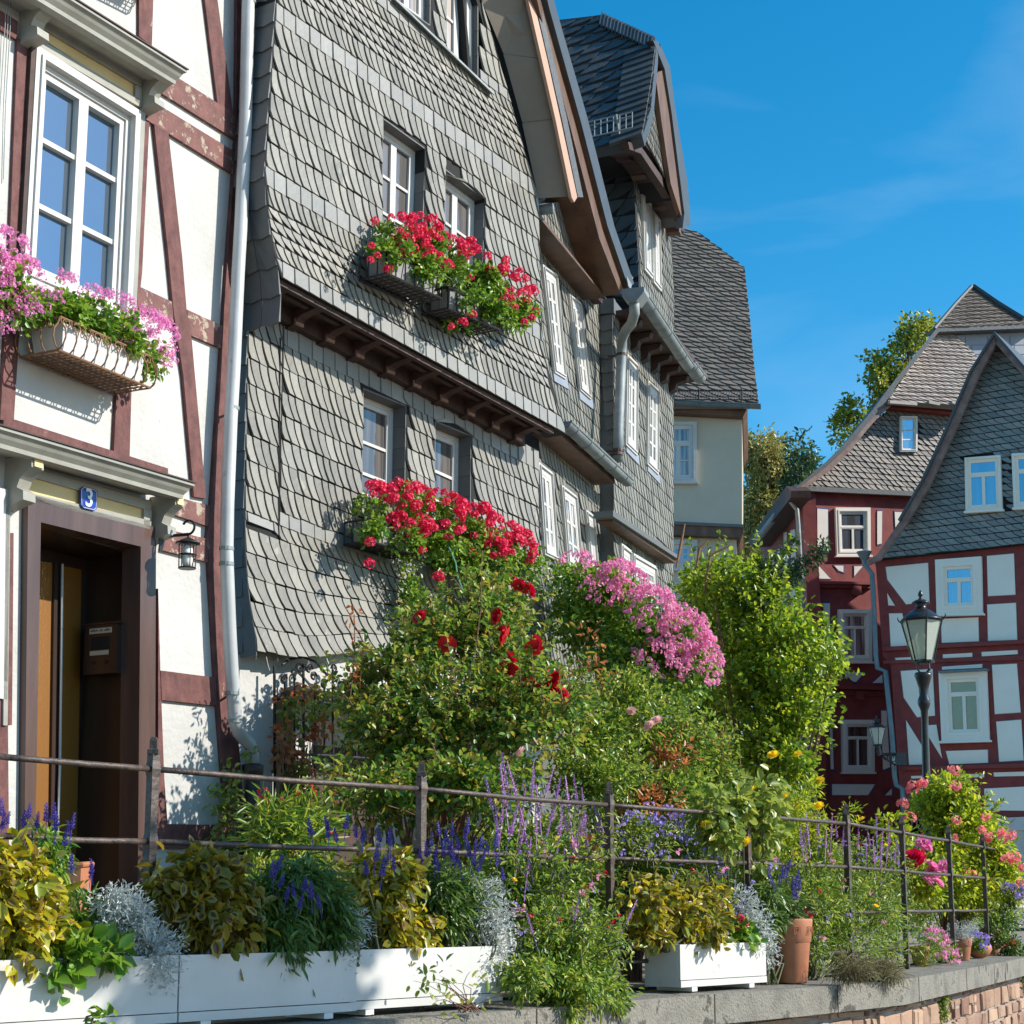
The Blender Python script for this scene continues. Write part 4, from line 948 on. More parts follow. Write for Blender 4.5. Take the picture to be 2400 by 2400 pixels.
# big gutter, soffit, corbels, swan neck
gutter(h3, T, (1500, 688), (1612, 855), .62, .07, M['zinc'], lips=3); gutter(h3, T, (1612, 848), (1640, 884), .62, .08, M['zinc'], lips=2)
bxg = MB(); c_ = T.at(1487, 694, .62); bxg.loopx([c_ + T.n * x + Vector((0, 0, z_)) - T.a * .10 for x, z_ in ((-.10, .05), (.12, .05), (.12, -.0), (.04, -.09), (-.03, -.09), (-.10, -.03))], [c_ + T.n * x + Vector((0, 0, z_)) + T.a * .12 for x, z_ in ((-.10, .05), (.12, .05), (.12, -.0), (.04, -.09), (-.03, -.09), (-.10, -.03))]); bxg.build('gutter_box', M['zinc'], h3)
sn = MB(); pts_ = [(1486, 705, .62), (1487, 735, .61), (1480, 758, .50), (1466, 775, .38), (1458, 795, .30), (1457, 830, .28), (1454, 900, .28), (1450, 1000, .28), (1448, 1080, .28)]
sn.tube([T.at(x, y, o) for x, y, o in pts_], .052, 12); dpb = sn.build('downpipe', M['zinc'], h3, True)
for x, y in ((1457, 832), (1448, 1056), (1447, 1064)):
    c = MB(); p = T.at(x, y, .28); c.tube([p + Vector((0, 0, -.015)), p + Vector((0, 0, .015))], .058, 12); c.tube([p, p - T.n * .15], .01, 5); c.build('clamp', M['iron'], dpb)
sfq = MB(); A, B_, C_, D_ = T.px(1440, 742, BO), T.px(1582, 903, BO), T.px(1622, 868, .56), T.px(1492, 704, .56)
sfq.loopx([T.pt(A[0], A[1], BO - .05), T.pt(B_[0], B_[1], BO - .05), T.pt(B_[0], B_[1] + .03, .56), T.pt(A[0], A[1] + .03, .56)], [T.pt(A[0], A[1] + .06, BO - .05), T.pt(B_[0], B_[1] + .06, BO - .05), T.pt(B_[0], B_[1] + .09, .56), T.pt(A[0], A[1] + .09, .56)]); sfq.build('eaves_soffit', M['wooddark'], h3)
for i in range(6):
    f = (i + .4) / 6.2; s_ = A[0] + (B_[0] - A[0]) * f; z_ = A[1] + (B_[1] - A[1]) * f; c = MB()
    c.loopx([T.pt(s_, z_ + q_, o) for o, q_ in ((BO, .0), (BO + .24, .0), (BO + .22, -.05), (BO + .10, -.08), (BO + .08, -.15), (BO, -.19))], [T.pt(s_ + .12, z_ + q_, o) for o, q_ in ((BO, .0), (BO + .24, .0), (BO + .22, -.05), (BO + .10, -.08), (BO + .08, -.15), (BO, -.19))]); c.build('corbel', M['wooddark'], h3)
# dormer
dr = [(1482, 391), (1571, 545), (1580, 700), (1578, 800), (1500, 700), (1496, 620)]
part_poly('dormer_wall', T, [(1492, 400), (1560, 440), (1575, 545), (1580, 900), (1510, 740), (1504, 620)], -2.6, BO - .005, M['under'], h3)
m = MB(); polyfill(m, T, dr, BO, .15, .12, holes=rect_holes(T, wd_, BO)); m.build('dormer_slates', M['slate2'], h3)
for q in wd_: window(h3, T, q, o=BO + .03, cols=2, rows=(.33, .66), fw=.06, sw=.035, bar=.028, gm=M['glass_curtain'], dep=.024, casing=.05, cproud=.006, backing=False)
gt = [(1533, 180), (1545, 198), (1562, 330), (1574, 450), (1545, 375), (1508, 322), (1524, 255)]
part_poly('gable_wall', T, [(1533, 180), (1552, 200), (1570, 330), (1580, 450), (1574, 470), (1545, 385), (1505, 330), (1522, 255)], -1.5, BO + .33, M['under'], h3, BO + .33)
m = MB(); polyfill(m, T, gt, BO + .335, .12, .10); m.build('gable_slates', M['slate2'], h3)
for k, (o0, o1, dy, mt) in enumerate(((BO, .40, 0, 'wooddark'), (BO, .30, 18, 'wooddark'), (.38, .47, -6, 'wooddark'))):
    part_poly('cornice', T, [(1472, 338 + dy), (1502, 348 + dy), (1560, 432 + dy), (1603, 508 + dy), (1600, 524 + dy), (1560, 452 + dy), (1502, 366 + dy), (1476, 356 + dy)], o0, o1, M[mt], h3, o1)
for (x, y) in ((1497, 385), (1520, 420), (1546, 460), (1568, 500), (1578, 520)):
    s_, z_ = T.px(x, y, .25); c = MB(); bx(c, T, s_, s_ + .13, z_ - .13, z_, BO, .32); c.build('corbel', M['wood'], h3)
part_poly('verge_board', T, [(1536, 173), (1562, 160), (1578, 263), (1607, 500), (1596, 505), (1572, 430), (1551, 289)], .50, .55, M['wood'], h3, .55)
part_poly('verge_roof_edge', T, [(1531, 95), (1541, 96), (1570, 155), (1584, 263), (1612, 430), (1619, 528), (1600, 534), (1604, 500), (1574, 263), (1558, 162)], .50, .58, M['slate_dark'], h3, .58)
part_poly('right_roof_slope', T, [(1547, 103), (1570, 156), (1584, 263), (1611, 430), (1618, 526), (1608, 500), (1578, 263), (1562, 166)], -1.5, .499, M['slate_dark'], h3, .499)
P1, P2 = T.at(1540, 96, .58), T.at(1506, 322, .58)
RS = Pl3(P2, P2 - T.n, P1)
if RS.w.z < 0: RS.w = -RS.w
rpoly = [(1290, 52), (1322, 48), (1400, 37), (1412, 37), (1538, 95), (1537, 130), (1526, 258), (1506, 322), (1465, 336), (1382, 352), (1330, 250)]
ppoly(MB(), RS, rpoly, -.12, -.005).build('roof', M['slate_dark'], h3)
m = MB(); polyfill(m, RS, rpoly, 0, .19, .22, 'scale', proud=.03, gap=.012); m.build('roof_slates', M['slate_dark'], h3)
# hip edge course with bigger slates
m = MB()
for k in range(16):
    t0, t1 = k / 16, (k + 1) / 16
    A_ = (1412 + (1538 - 1412) * t0, 37 + (95 - 37) * t0); B2 = (1412 + 126 * t1, 37 + 58 * t1)
    a, b = RS.px(*A_), RS.px(*B2); m.hexa([RS.pt(a[0], a[1] - .22, .01), RS.pt(b[0], b[1] - .24, .01), RS.pt(b[0], b[1] - .24, .04), RS.pt(a[0], a[1] - .22, .055), RS.pt(a[0], a[1], .01), RS.pt(b[0], b[1], .01), RS.pt(b[0], b[1], .04), RS.pt(a[0], a[1], .055)])
for k in range(15):
    t0, t1 = k / 15, (k + 1) / 15; f = lambda t: (1537 - 31 * t ** 1.4, 100 + 222 * t)
    a, b = RS.px(*f(t0)), RS.px(*f(t1)); w_ = .34
    m.hexa([RS.pt(b[0] + w_, b[1] - .10, .01), RS.pt(b[0], b[1], .01), RS.pt(b[0], b[1], .06), RS.pt(b[0] + w_, b[1] - .10, .05), RS.pt(a[0] + w_, a[1] - .10, .01), RS.pt(a[0], a[1], .01), RS.pt(a[0], a[1], .035), RS.pt(a[0] + w_, a[1] - .10, .03)])
m.build('verge_slates', M['slate_dark'], h3)
P3 = T.at(1484, 394, BO); CK = Pl3(P3, P3 - T.n, P3 + Vector((0, 0, 1)))
if CK.w.z < 0: CK.w = -CK.w
ck = [(1383, 365), (1471, 350), (1484, 394), (1497, 620), (1498, 700), (1440, 700), (1400, 520)]
ppoly(MB(), CK, ck, -.10, -.005).build('cheek_wall', M['under'], h3)
m = MB(); polyfill(m, CK, ck, 0, .19, .22, 'scale', proud=.022, gap=.01); m.build('cheek_slates', M['slate_dark'], h3)
# snow guard on the dormer roof
m = MB(); sgA, sgB = (1364, 290), (1482, 263)
for dy in (0, 9, 36): m.tube([RS.at(sgA[0], sgA[1] + dy, .16), RS.at(sgB[0], sgB[1] + dy, .16)], .008, 5)
for k in range(9): x = sgA[0] + (sgB[0] - sgA[0]) * k / 8; y = sgA[1] + (sgB[1] - sgA[1]) * k / 8; m.tube([RS.at(x, y, .16), RS.at(x, y + 36, .16)], .007, 5)
m.tube([RS.at(1444, 268, .2), RS.at(1452, 318, .03)], .014, 6); m.build('snow_guard', M['zinc'], h3)
m = MB()
for k in range(8): t = k / 7; m.tube([T.at(1462 + 20 * t, 620 + 30 * t, .40), T.at(1473 + 4 * t, 672 + 8 * t, .52)], .007, 4)
m.tube([T.at(1461, 618, .40), T.at(1483, 652, .40)], .008, 4); m.build('snow_guard', M['zinc'], h3)

# ================================================================ BEIGE HOUSE
G = Fac(1660, 34, a=(1, -.14, 0))
bh = thing('beige_rendered_house', G.at(1660, 2100), 'beige rendered house with a tall brown slate roof at the end of the lane', 'house')
part_poly('upper_wall', G, [(1380, 945), (1739, 968), (1739, 1238), (1380, 1222)], -4, 0, M['beige'], bh)
part_poly('lower_wall', G, [(1380, 1240), (1726, 1255), (1726, 2170), (1380, 2170)], -4, -.2, M['beige'], bh, -.2)
part_poly('jetty_beam', G, [(1380, 1217), (1741, 1233), (1741, 1243), (1733, 1260), (1380, 1244)], -3.9, .03, M['wood'], bh)
part_poly('jetty_sill', G, [(1380, 1213), (1742, 1229), (1742, 1236), (1380, 1220)], -3.9, .08, M['slate_grey'], bh)
part_poly('eaves_board', G, [(1380, 932), (1752, 952), (1742, 976), (1380, 957)], -3.9, .25, M['wood'], bh)
gutter(bh, G, (1380, 931), (1783, 950), .42, .085, M['copperpipe'], lips=7)
E0 = G.at(1577, 946, .40); E1 = G.at(1777, 946, .40); inw = -G.n; sl_r = (inw * math.cos(R(52)) + Vector((0, 0, 1)) * math.sin(R(52)))
RB = Pl3(E0, E1, E0 + sl_r)
if RB.w.z < 0: RB.w = -RB.w
rbp = [(1390, 520), (1611, 536), (1640, 548), (1700, 592), (1745, 628), (1757, 740), (1768, 860), (1778, 946), (1380, 946)]
ppoly(MB(), RB, rbp, -.14, -.006).build('roof', M['slate_brown'], bh)
m = MB(); polyfill(m, RB, rbp, 0, .20, .22, 'scale', proud=.035, gap=.02, k=1.0); m.build('roof_slates', M['slate_brown'], bh)
gb = MB(); gb.loopx([G.pt(G.px(1739, 970)[0] - .12, G.px(1739, 970)[1] - .5, .0), G.pt(G.px(1739, 970)[0] - .12, G.px(1739, 970)[1] - .5, -3.8), RB.pt(*RB.px(1745, 628)) - G.a * .5 - Vector((0, 0, .4))], [G.pt(G.px(1739, 970)[0] - .02, G.px(1739, 970)[1] - .5, .0), G.pt(G.px(1739, 970)[0] - .02, G.px(1739, 970)[1] - .5, -3.8), RB.pt(*RB.px(1745, 628)) - G.a * .4 - Vector((0, 0, .4))]); gb.build('gable_wall', M['beige'], bh)
m = MB()
for dy in (0, 22): m.tube([RB.at(1560, 915 + dy, .25), RB.at(1776, 915 + dy, .25)], .014, 5)
for k in range(34): x = 1562 + k * 6.4; m.tube([RB.at(x, 915, .25), RB.at(x, 937, .25)], .008, 4)
for x in (1638, 1738): m.tube([RB.at(x, 908, .27), RB.at(x, 944, .05)], .02, 5)
m.build('snow_guard', M['blackiron'], bh)
window(bh, G, [(1545, 989), (1633, 989), (1633, 1130), (1545, 1130)], o=.05, cols=2, rows=(.5,), transom=.32, fw=.05, sw=.035, bar=.025, gm=M['glass_blind'], casing=.07, dep=.045, backing=False, sill=.05, label='upper white window of the beige house')
window(bh, G, [(1560, 1265), (1634, 1265), (1634, 1333), (1560, 1333)], o=-.15, cols=2, rows=(.5,), fw=.06, sw=.04, bar=.03, gm=M['glass_sky'], casing=.10, dep=.045, backing=False, sill=.04, label='lower white window of the beige house')

# ================================================================ RED TIMBER HOUSES
ra = thing('red_timber_house', at(1970, 2110, 38), 'dark red timber house with blue-lined cream panels, left of the gabled one', 'house')
A_ = Fac(1880, 38, 15000)
SV = ray(1100, HOR); SV.z = 0; SV.normalize()
def backpoly(name, fac, pts, d, o, m, parent):
    f = [fac.pt(*fac.px(x, y, o), o) for x, y in pts]; return MB().loopx([p + SV * d for p in f], f).build(name, m, parent)
backpoly('wall', A_, [(1880, 1147), (2200, 1162), (2230, 2080), (1905, 2080), (1898, 1700), (1892, 1360)], 6, 0, M['redwall'], ra)
def panels(fac, z, lst, m, parent, o=.02, line=None, lm=None):
    for q in lst:
        pts = [z(x, y) for x, y in q]; c = (sum(p[0] for p in pts) / len(pts), sum(p[1] for p in pts) / len(pts))
        if line:
            def grow(p, k):
                d = (p[0] - c[0], p[1] - c[1]); l = math.hypot(*d); return (p[0] + d[0] / l * k, p[1] + d[1] / l * k)
            part_poly('plaster_panel', fac, [grow(p, line * .5) for p in pts], -.01, o * .6, lm, parent)
            ch = parent.children[-1] if False else None
            part_poly('plaster_panel', fac, [grow(p, -line * .7) for p in pts], -.01, o, m, parent)
        else: part_poly('plaster_panel', fac, pts, -.01, o, m, parent)
FULLZ = lambda x, y: (x, y)
panels(A_, FULLZ, [[(1915, 1190), (1941, 1192), (1942, 1298), (1916, 1293)], [(2056, 1196), (2068, 1196), (2067, 1276), (2056, 1278)], [(2096, 1198), (2132, 1200), (2104, 1238), (2098, 1240)]], M['panel_cream'], ra, line=3, lm=M['blueline'])
panels(A_, ZK, [[(415, 370), (525, 492), (415, 490)], [(540, 388), (618, 388), (618, 445), (575, 432)], [(688, 392), (760, 392), (690, 475)],
    [(465, 660), (515, 660), (518, 1060), (480, 1030)], [(605, 1168), (775, 1168), (710, 1245), (685, 1245)], [(900, 1180), (905, 1252), (820, 1252)], [(510, 1420), (528, 1420), (543, 1885), (522, 1885)], [(890, 1445), (928, 1445), (955, 1870), (905, 1888)]], M['panel_cream'], ra, line=3, lm=M['blueline'])
panels(A_, ZO, [[(525, 178), (850, 180), (800, 262), (525, 262)], [(970, 205), (970, 265), (912, 265)]], M['panel_cream'], ra, line=3, lm=M['blueline'])
for (q, pr) in (([(352, 500), (830, 512), (830, 530), (352, 522)], .16), ([(360, 522), (830, 532), (830, 556), (362, 548)], .10), ([(520, 1262), (960, 1278), (960, 1300), (520, 1290)], .14), ([(520, 1300), (960, 1310), (960, 1345), (520, 1335)], .06)):
    part_poly('jetty_beam', A_, zs(ZK, *[c for p in q for c in p]), 0, pr, M['redwall'], ra)
for (x, y) in ((372, 575), (695, 578), (715, 1345), (500, 1340)):
    s_, z_ = A_.px(*ZK(x, y)); c = MB(); bx(c, A_, s_ - .1, s_ + .1, z_ - .1, z_ + .1, 0, .14); c.build('beam_end', M['redwall'], ra)
window(ra, A_, [(1957, 1190), (2039, 1190), (2040, 1302), (1961, 1302)], o=.06, transom=.38, rows=(), cols=2, fw=.04, sw=.025, bar=.02, gm=M['glass_sky2'], casing=.09, dep=.05, backing=False, m=M['panel_cream'], sill=.05)
window(ra, A_, zs(ZK, 575, 712, 815, 712, 820, 1094, 583, 1094), o=.06, transom=.3, rows=(), cols=2, fw=.035, sw=.022, gm=M['glass_curtain'], casing=.10, dep=.05, backing=False, m=M['panel_cream'], sill=.05)
window(ra, A_, zs(ZK, 600, 1518, 835, 1518, 838, 1900, 605, 1900), o=.06, transom=.3, rows=(), cols=2, fw=.035, sw=.022, gm=M['glass_room'], casing=.10, dep=.05, backing=False, m=M['panel_cream'], sill=.05)
gaq = [(1885, 1141), (1948, 1092), (2000, 1040), (2045, 990), (2085, 957), (2270, 966), (2270, 1166), (1885, 1150)]
backpoly('gable_wall', A_, gaq, 3, .10, M['under'], ra)
att = zs(ZG, 1025, 1170, 1150, 1172, 1150, 1430, 1025, 1430)
m = MB(); polyfill(m, A_, gaq, .105, .13, .17, holes=rect_holes(A_, [att], .1), proud=.03, gap=.016, k=.8); m.build('gable_slates', M['slate_taupe'], ra)
part_poly('slate_course', A_, [(1885, 1139), (2270, 1157), (2270, 1168), (1884, 1150)], .1, .19, M['slate_grey'], ra)
window(ra, A_, att, o=.16, cols=1, rows=(.36, .68), fw=.02, sw=.015, gm=M['glass_sky2'], casing=.045, dep=.05, backing=False, m=M['panel_cream'])
part_poly('red_cornice', A_, [(2083, 945), (2270, 958), (2270, 974), (2085, 956)], .1, .32, M['redwall'], ra)
part_poly('verge_board', A_, [(1870, 1142), (1940, 1089), (1985, 1047), (2030, 993), (2056, 964), (2085, 943), (2088, 952), (2060, 976), (2036, 1003), (1992, 1058), (1948, 1101), (1880, 1150)], .36, .45, M['verge_wood'], ra, .45)
backpoly('roof_edge', A_, [(1860, 1146), (1936, 1082), (1973, 1046), (2046, 960), (2088, 903), (2155, 819), (2194, 771), (2202, 776), (2165, 822), (2100, 906), (2083, 944), (2056, 966), (1985, 1049), (1940, 1091), (1872, 1143)], 6, .5, M['slate_dark'], ra)
E0 = A_.at(2083, 940, .55); E1 = A_.at(2240, 946, .55); slr = (-A_.n * math.cos(R(58)) + Vector((0, 0, 1)) * math.sin(R(58)))
RH = Pl3(E0, E1, E0 + slr)
if RH.w.z < 0: RH.w = -RH.w
rhp = [(2081, 940), (2142, 850), (2180, 795), (2200, 774), (2235, 785), (2270, 812), (2296, 848), (2290, 955), (2240, 952)]
ppoly(MB(), RH, rhp, -.12, -.005).build('hip_roof', M['slate_brown'], ra)
M['slate_pale'] = mat('pale_brown_slate', (.24, .20, .175), (.46, .40, .36), .6, 3, .2, island=True, bscale=10)
m = MB(); polyfill(m, RH, rhp, 0, .14, .20, 'scale', proud=.03, gap=.018, k=1.2); m.build('hip_slates', M['slate_pale'], ra)
for x0, x1 in ((2086, 2150), (2178, 2203), (2232, 2244)):
    part_poly('loose_slate', A_, [(x0, 938), (x1, 943), (x1, 950), (x0, 945)], .5, .62, M['slate_pale'], ra, .62)
# upper pyramid roof and sheeted wall behind
part_poly('sheeted_wall', A_, [(2200, 774), (2440, 758), (2440, 1060), (2260, 1060), (2290, 850), (2240, 790)], -1.3, -.9, M['chimney_zinc'], ra, -.9)
ms = MB(); rr = random.Random(3); y = 772
for i in range(8):
    y0 = 765 + i * 22; x = 2195 + (i % 2) * 20
    while x < 2440:
        w_ = rr.choice([34, 48, 52]); ppoly(ms, A_, [(x + 1, y0 + 1), (x + w_ - 1, y0 + 1), (x + w_ - 1, y0 + 21), (x + 1, y0 + 21)], -.9, -.885, -.885) if y0 > 775 and x > 2205 + max(0, (y0 - 780)) * 1.0 else None
        x += w_
ms.build('sheet_panels', M['chimney_zinc'], ra)
part_poly('top_eave', A_, [(2188, 770), (2440, 757), (2440, 768), (2190, 778)], -.9, -.55, M['slate_dark'], ra, -.55)
E0 = A_.at(2190, 771, -.55); E1 = A_.at(2440, 758, -.55); slr = (-A_.n * math.cos(R(50)) + Vector((0, 0, 1)) * math.sin(R(50)))
RT = Pl3(E0, E1, E0 + slr)
if RT.w.z < 0: RT.w = -RT.w
rtp = [(2190, 771), (2240, 712), (2276, 672), (2284, 672), (2340, 712), (2400, 748), (2425, 760)]
ppoly(MB(), RT, rtp, -.14, -.005).build('pyramid_roof', M['slate_brown'], ra)
m = MB(); polyfill(m, RT, rtp, 0, .17, .2, 'scale', proud=.03, gap=.018, k=1.2); m.build('pyramid_slates', M['slate_brown'], ra)
m = MB(); m.tube([RT.at(2190, 771, .04), RT.at(2240, 712, .04), RT.at(2278, 671, .04)], .05, 6); m.tube([RT.at(2282, 671, .04), RT.at(2340, 711, .05), RT.at(2400, 748, .05)], .07, 6); m.build('hip_ridge', M['slate_dark'], ra)
# receding left side of the red house
SV = ray(1100, HOR); SV.z = 0; SV.normalize(); P0 = A_.pt(A_.px(1880, 1150)[0], 0, 0)
class FS: pass
Q = Fac(1880, 38, a=-SV); Q.O = P0 - Q.a * 0
part_poly('side_wall', Q, [(1788, 1262), (1880, 1150), (1905, 1700), (1905, 2000), (1780, 2060)], -.3, 0, M['redwall'], ra)
for (x0, x1) in ((1852, 1862), (1836, 1843), (1822, 1828), (1808, 1813)):
    for (yt, yb) in ((1235, 1330), (1365, 1440), (1560, 1680), (1750, 1900)):
        if yt < 1270 and x0 < 1830: yt = 1270
        part_poly('plaster_panel', Q, [(x0, yt + (1880 - x0) * .3), (x1, yt + (1880 - x1) * .3), (x1 + 3, yb), (x0 + 3, yb)], -.01, .02, M['panel_cream'], ra)
part_poly('side_eave', Q, [(1775, 1268), (1868, 1140), (1880, 1150), (1880, 1166), (1786, 1282)], 0, .45, M['wooddark'], ra, .2)
m = MB(); m.tube([at(1776, 1264, 41), at(1869, 1143, 37.6)], .09, 8); m.build('side_gutter', M['zinc'], ra, True)
m = MB(); m.tube([at(1858, 1150, 37.6), at(1852, 1175, 37.6), at(1868, 1195, 37.6), at(1871, 1230, 37.6), at(1880, 1390, 37.6), at(1890, 1600, 37.6)], .05, 8); m.build('downpipe', M['zinc'], ra, True)

rb = thing('red_white_gable_house', at(2250, 2110, 34), 'crooked oxblood and white timber house with a blue-grey slate gable behind the street lamp', 'house')
av = ray(-5000, HOR); av.z = 0; av.normalize()
Bf = Fac(2050, 34, a=-av)
part_poly('wall', Bf, [(2050, 1316), (2480, 1262), (2480, 2100), (2125, 2100), (2107, 1820), (2088, 1560), (2069, 1537), (2053, 1330)], -6, 0, M['redwall'], rb)
gbq = [(2330, 795), (2445, 935), (2445, 1270), (2052, 1312), (2118, 1225), (2170, 1135), (2225, 1020), (2285, 880)]
part_poly('gable_wall', Bf, gbq, -6, .14, M['under'], rb, .14)
wg = [zs(ZG, 1500, 1475, 1760, 1455, 1775, 1850, 1508, 1865), zs(ZG, 1843, 1445, 2100, 1430, 2110, 1830, 1860, 1840)]
m = MB(); polyfill(m, Bf, gbq, .145, .135, .17, holes=rect_holes(Bf, wg, .14), slope=0, proud=.03, gap=.018, k=.9); m.build('gable_slates', M['slate_gable'], rb)
for q in wg: window(rb, Bf, q, o=.20, transom=.30, rows=(), cols=2, fw=.035, sw=.03, gm=M['glass_sky2'], casing=.05, dep=.05, backing=False, sill=.05, m=M['panel'])
part_poly('verge_board', Bf, [(2330, 785), (2338, 797), (2292, 885), (2232, 1023), (2178, 1138), (2124, 1228), (2062, 1312), (2034, 1324), (2030, 1316), (2056, 1300), (2108, 1222), (2162, 1130), (2216, 1015), (2276, 872)], .42, .5, M['verge_wood'], rb, .5)
part_poly('verge_board', Bf, [(2330, 785), (2445, 915), (2445, 935), (2332, 803)], .42, .5, M['verge_wood'], rb, .5)
part_poly('roof_edge', Bf, [(2330, 785), (2276, 872), (2216, 1015), (2162, 1130), (2108, 1222), (2104, 1218), (2157, 1127), (2211, 1011), (2272, 868), (2330, 776), (2445, 908), (2445, 916)], -6, .55, M['slate_dark'], rb, .55)
panels(Bf, ZK, [[(920, 400), (1232, 370), (1243, 660), (1070, 675), (932, 492)], [(932, 592), (990, 685), (940, 683)], [(945, 740), (1040, 738), (1110, 850), (1110, 975), (958, 985)], [(1100, 725), (1248, 722), (1250, 760), (1150, 790)], [(1660, 320), (1858, 302), (1870, 605), (1668, 615)], [(1662, 675), (1873, 662), (1883, 935), (1668, 942)], [(1325, 780), (1600, 768), (1603, 945), (1330, 957)],
    [(990, 1065), (1110, 1060), (1110, 1085), (992, 1090)], [(1338, 1040), (1555, 1028), (1556, 1058), (1338, 1068)], [(1620, 1022), (1885, 1008), (1888, 1038), (1622, 1055)], [(1332, 1130), (1628, 1110), (1628, 1138), (1332, 1152)],
    [(1030, 1160), (1265, 1145), (1283, 1488), (1150, 1500), (1052, 1355)], [(1070, 1520), (1205, 1735), (1205, 1845), (1092, 1848)], [(1185, 1560), (1292, 1552), (1333, 1800)], [(1697, 1115), (1880, 1106), (1908, 1465), (1718, 1477)], [(1728, 1530), (1912, 1515), (1930, 1815), (1750, 1825)], [(1360, 1745), (1668, 1735), (1670, 1832), (1385, 1843)],
    [(1960, 1100), (2100, 1092), (2120, 1450), (1985, 1460)], [(1935, 300), (2080, 290), (2090, 600), (1945, 606)]], M['panel'], rb, line=1.2, lm=M['greyline'])
panels(Bf, ZO, [[(1440, 110), (1642, 103), (1642, 130), (1440, 133)], [(1708, 95), (1940, 88), (1940, 120), (1712, 125)], [(1105, 120), (1210, 118), (1215, 135), (1108, 140)], [(1440, 215), (1553, 208), (1562, 340), (1562, 410), (1450, 300)], [(1640, 212), (1990, 195), (1990, 375), (1645, 372)], [(1180, 215), (1400, 212), (1400, 420), (1190, 420)]], M['panel'], rb, line=1.2, lm=M['greyline'])
for (q, pr) in (([(895, 985), (1960, 930), (1960, 958), (895, 1015)], .12), ([(900, 1085), (1960, 1045), (1960, 1080), (905, 1108)], .05), ([(1020, 1862), (1960, 1835), (1960, 1865), (1020, 1885)], .12)):
    part_poly('jetty_beam', Bf, zs(ZK, *[c for p in q for c in p]), 0, pr, M['redwall'], rb)
window(rb, Bf, zs(ZK, 1285, 350, 1620, 325, 1628, 740, 1297, 748), o=.08, transom=.33, rows=(), cols=2, fw=.03, sw=.03, gm=M['glass_sky2'], casing=.16, dep=.06, backing=False, sill=.08, m=M['panel'])
M['glass_green'] = glass('glass_painted_tree_reflection', .10, (.16, .18, .06), .03, wav=.3)  # reflected trees are put in as the green base colour
window(rb, Bf, zs(ZK, 1310, 1168, 1658, 1150, 1678, 1665, 1333, 1675), o=.08, transom=.27, rows=(), cols=2, fw=.03, sw=.03, gm=M['glass_green'], casing=.16, dep=.06, backing=False, sill=.08, m=M['panel'])
part_poly('window_canopy', Bf, zs(ZK, 1305, 1160, 1655, 1142, 1655, 1155, 1305, 1174), 0, .24, M['copperpipe'], rb)
window(rb, Bf, zs(ZO, 1690, 430, 2040, 415, 2050, 960, 1700, 965), o=.06, transom=.3, rows=(), cols=2, fw=.08, sw=.05, gm=M['glass_room'], casing=.25, dep=.05, backing=False)
m = MB(); pz = [(758, 298), (768, 385), (822, 450), (836, 700), (850, 1050), (862, 1142), (920, 1162), (945, 1400), (970, 1640), (988, 1932)]
m.tube([Bf.at(*ZK(x, y), .25) for x, y in pz] + [Bf.at(*ZO(1000, 190), .25), Bf.at(*ZO(1045, 215), .25), Bf.at(*ZO(1050, 420), .25)], .05, 8); m.build('downpipe', M['copperpipe'], rb, True)
m = MB(); m.lathe(Bf.at(*ZK(766, 312), .25), [(.05, -.12), (.14, .02), (.16, .06)], 8); m.build('gutter_end', M['copperpipe'], rb)

# ================================================================ LAMPS
def lantern(root, base, H, nside=6):
    """classic hexagonal street lantern, base = bottom centre of the glass body, H = full height"""
    f = H / .86; b = Vector(base)
    def lp(r, z_, a): return b + Vector((math.cos(a) * r * f, math.sin(a) * r * f, z_ * f))
    A6 = [math.pi / 6 + k * math.pi / 3 for k in range(6)]
    m = MB()
    for a in A6:
        m.tube([lp(.125, 0, a), lp(.245, .48, a)], .010 * f, 6)
        m.tube([lp(.245, .48, a), lp(.275, .50, a), lp(.29, .53, a), lp(.285, .55, a)], [.010 * f, .009 * f, .007 * f, .004 * f], 6)
    for r, z_ in ((.125, 0), (.245, .48)):
        for i in range(6): m.tube([lp(r, z_, A6[i]), lp(r, z_, A6[(i + 1) % 6])], .011 * f, 6)
    m.lathe(b, [(.10 * f, -.03 * f), (.135 * f, -.015 * f), (.135 * f, 0), (.12 * f, .01 * f)], 6)
    m.build('frame', M['lampblack'], root)
    for i in range(6):
        p = MB(); a0, a1 = A6[i], A6[(i + 1) % 6]
        q = [lp(.120, .012, a0), lp(.120, .012, a1), lp(.238, .47, a1), lp(.238, .47, a0)]; ctr = lp(0, .24, 0)
        p.loopx(q, [x + (ctr - x).normalized() * .006 for x in q]); p.build('glass_pane', M['lampglass'], root)
    m = MB(); m.lathe(b, [(.25 * f, .485 * f), (.245 * f, .50 * f), (.19 * f, .545 * f), (.12 * f, .60 * f), (.085 * f, .62 * f), (.06 * f, .625 * f), (.06 * f, .70 * f), (.075 * f, .705 * f)], 24)
    m.lathe(b, [(.11 * f, .695 * f), (.105 * f, .71 * f), (.06 * f, .735 * f), (.025 * f, .75 * f), (.018 * f, .77 * f), (.03 * f, .79 * f), (.028 * f, .815 * f), (.012 * f, .845 * f), (.002 * f, .86 * f)], 18); m.build('roof', M['lampblack'], root, True)
    m = MB(); m.lathe(b, [(.04 * f, .03 * f), (.04 * f, .16 * f), (.03 * f, .17 * f), (.055 * f, .22 * f), (.06 * f, .27 * f), (.045 * f, .32 * f), (.0, .335 * f)], 16); m.build('bulb', M['bulb'], root, True)
M['lampglass'] = M['lampglass']
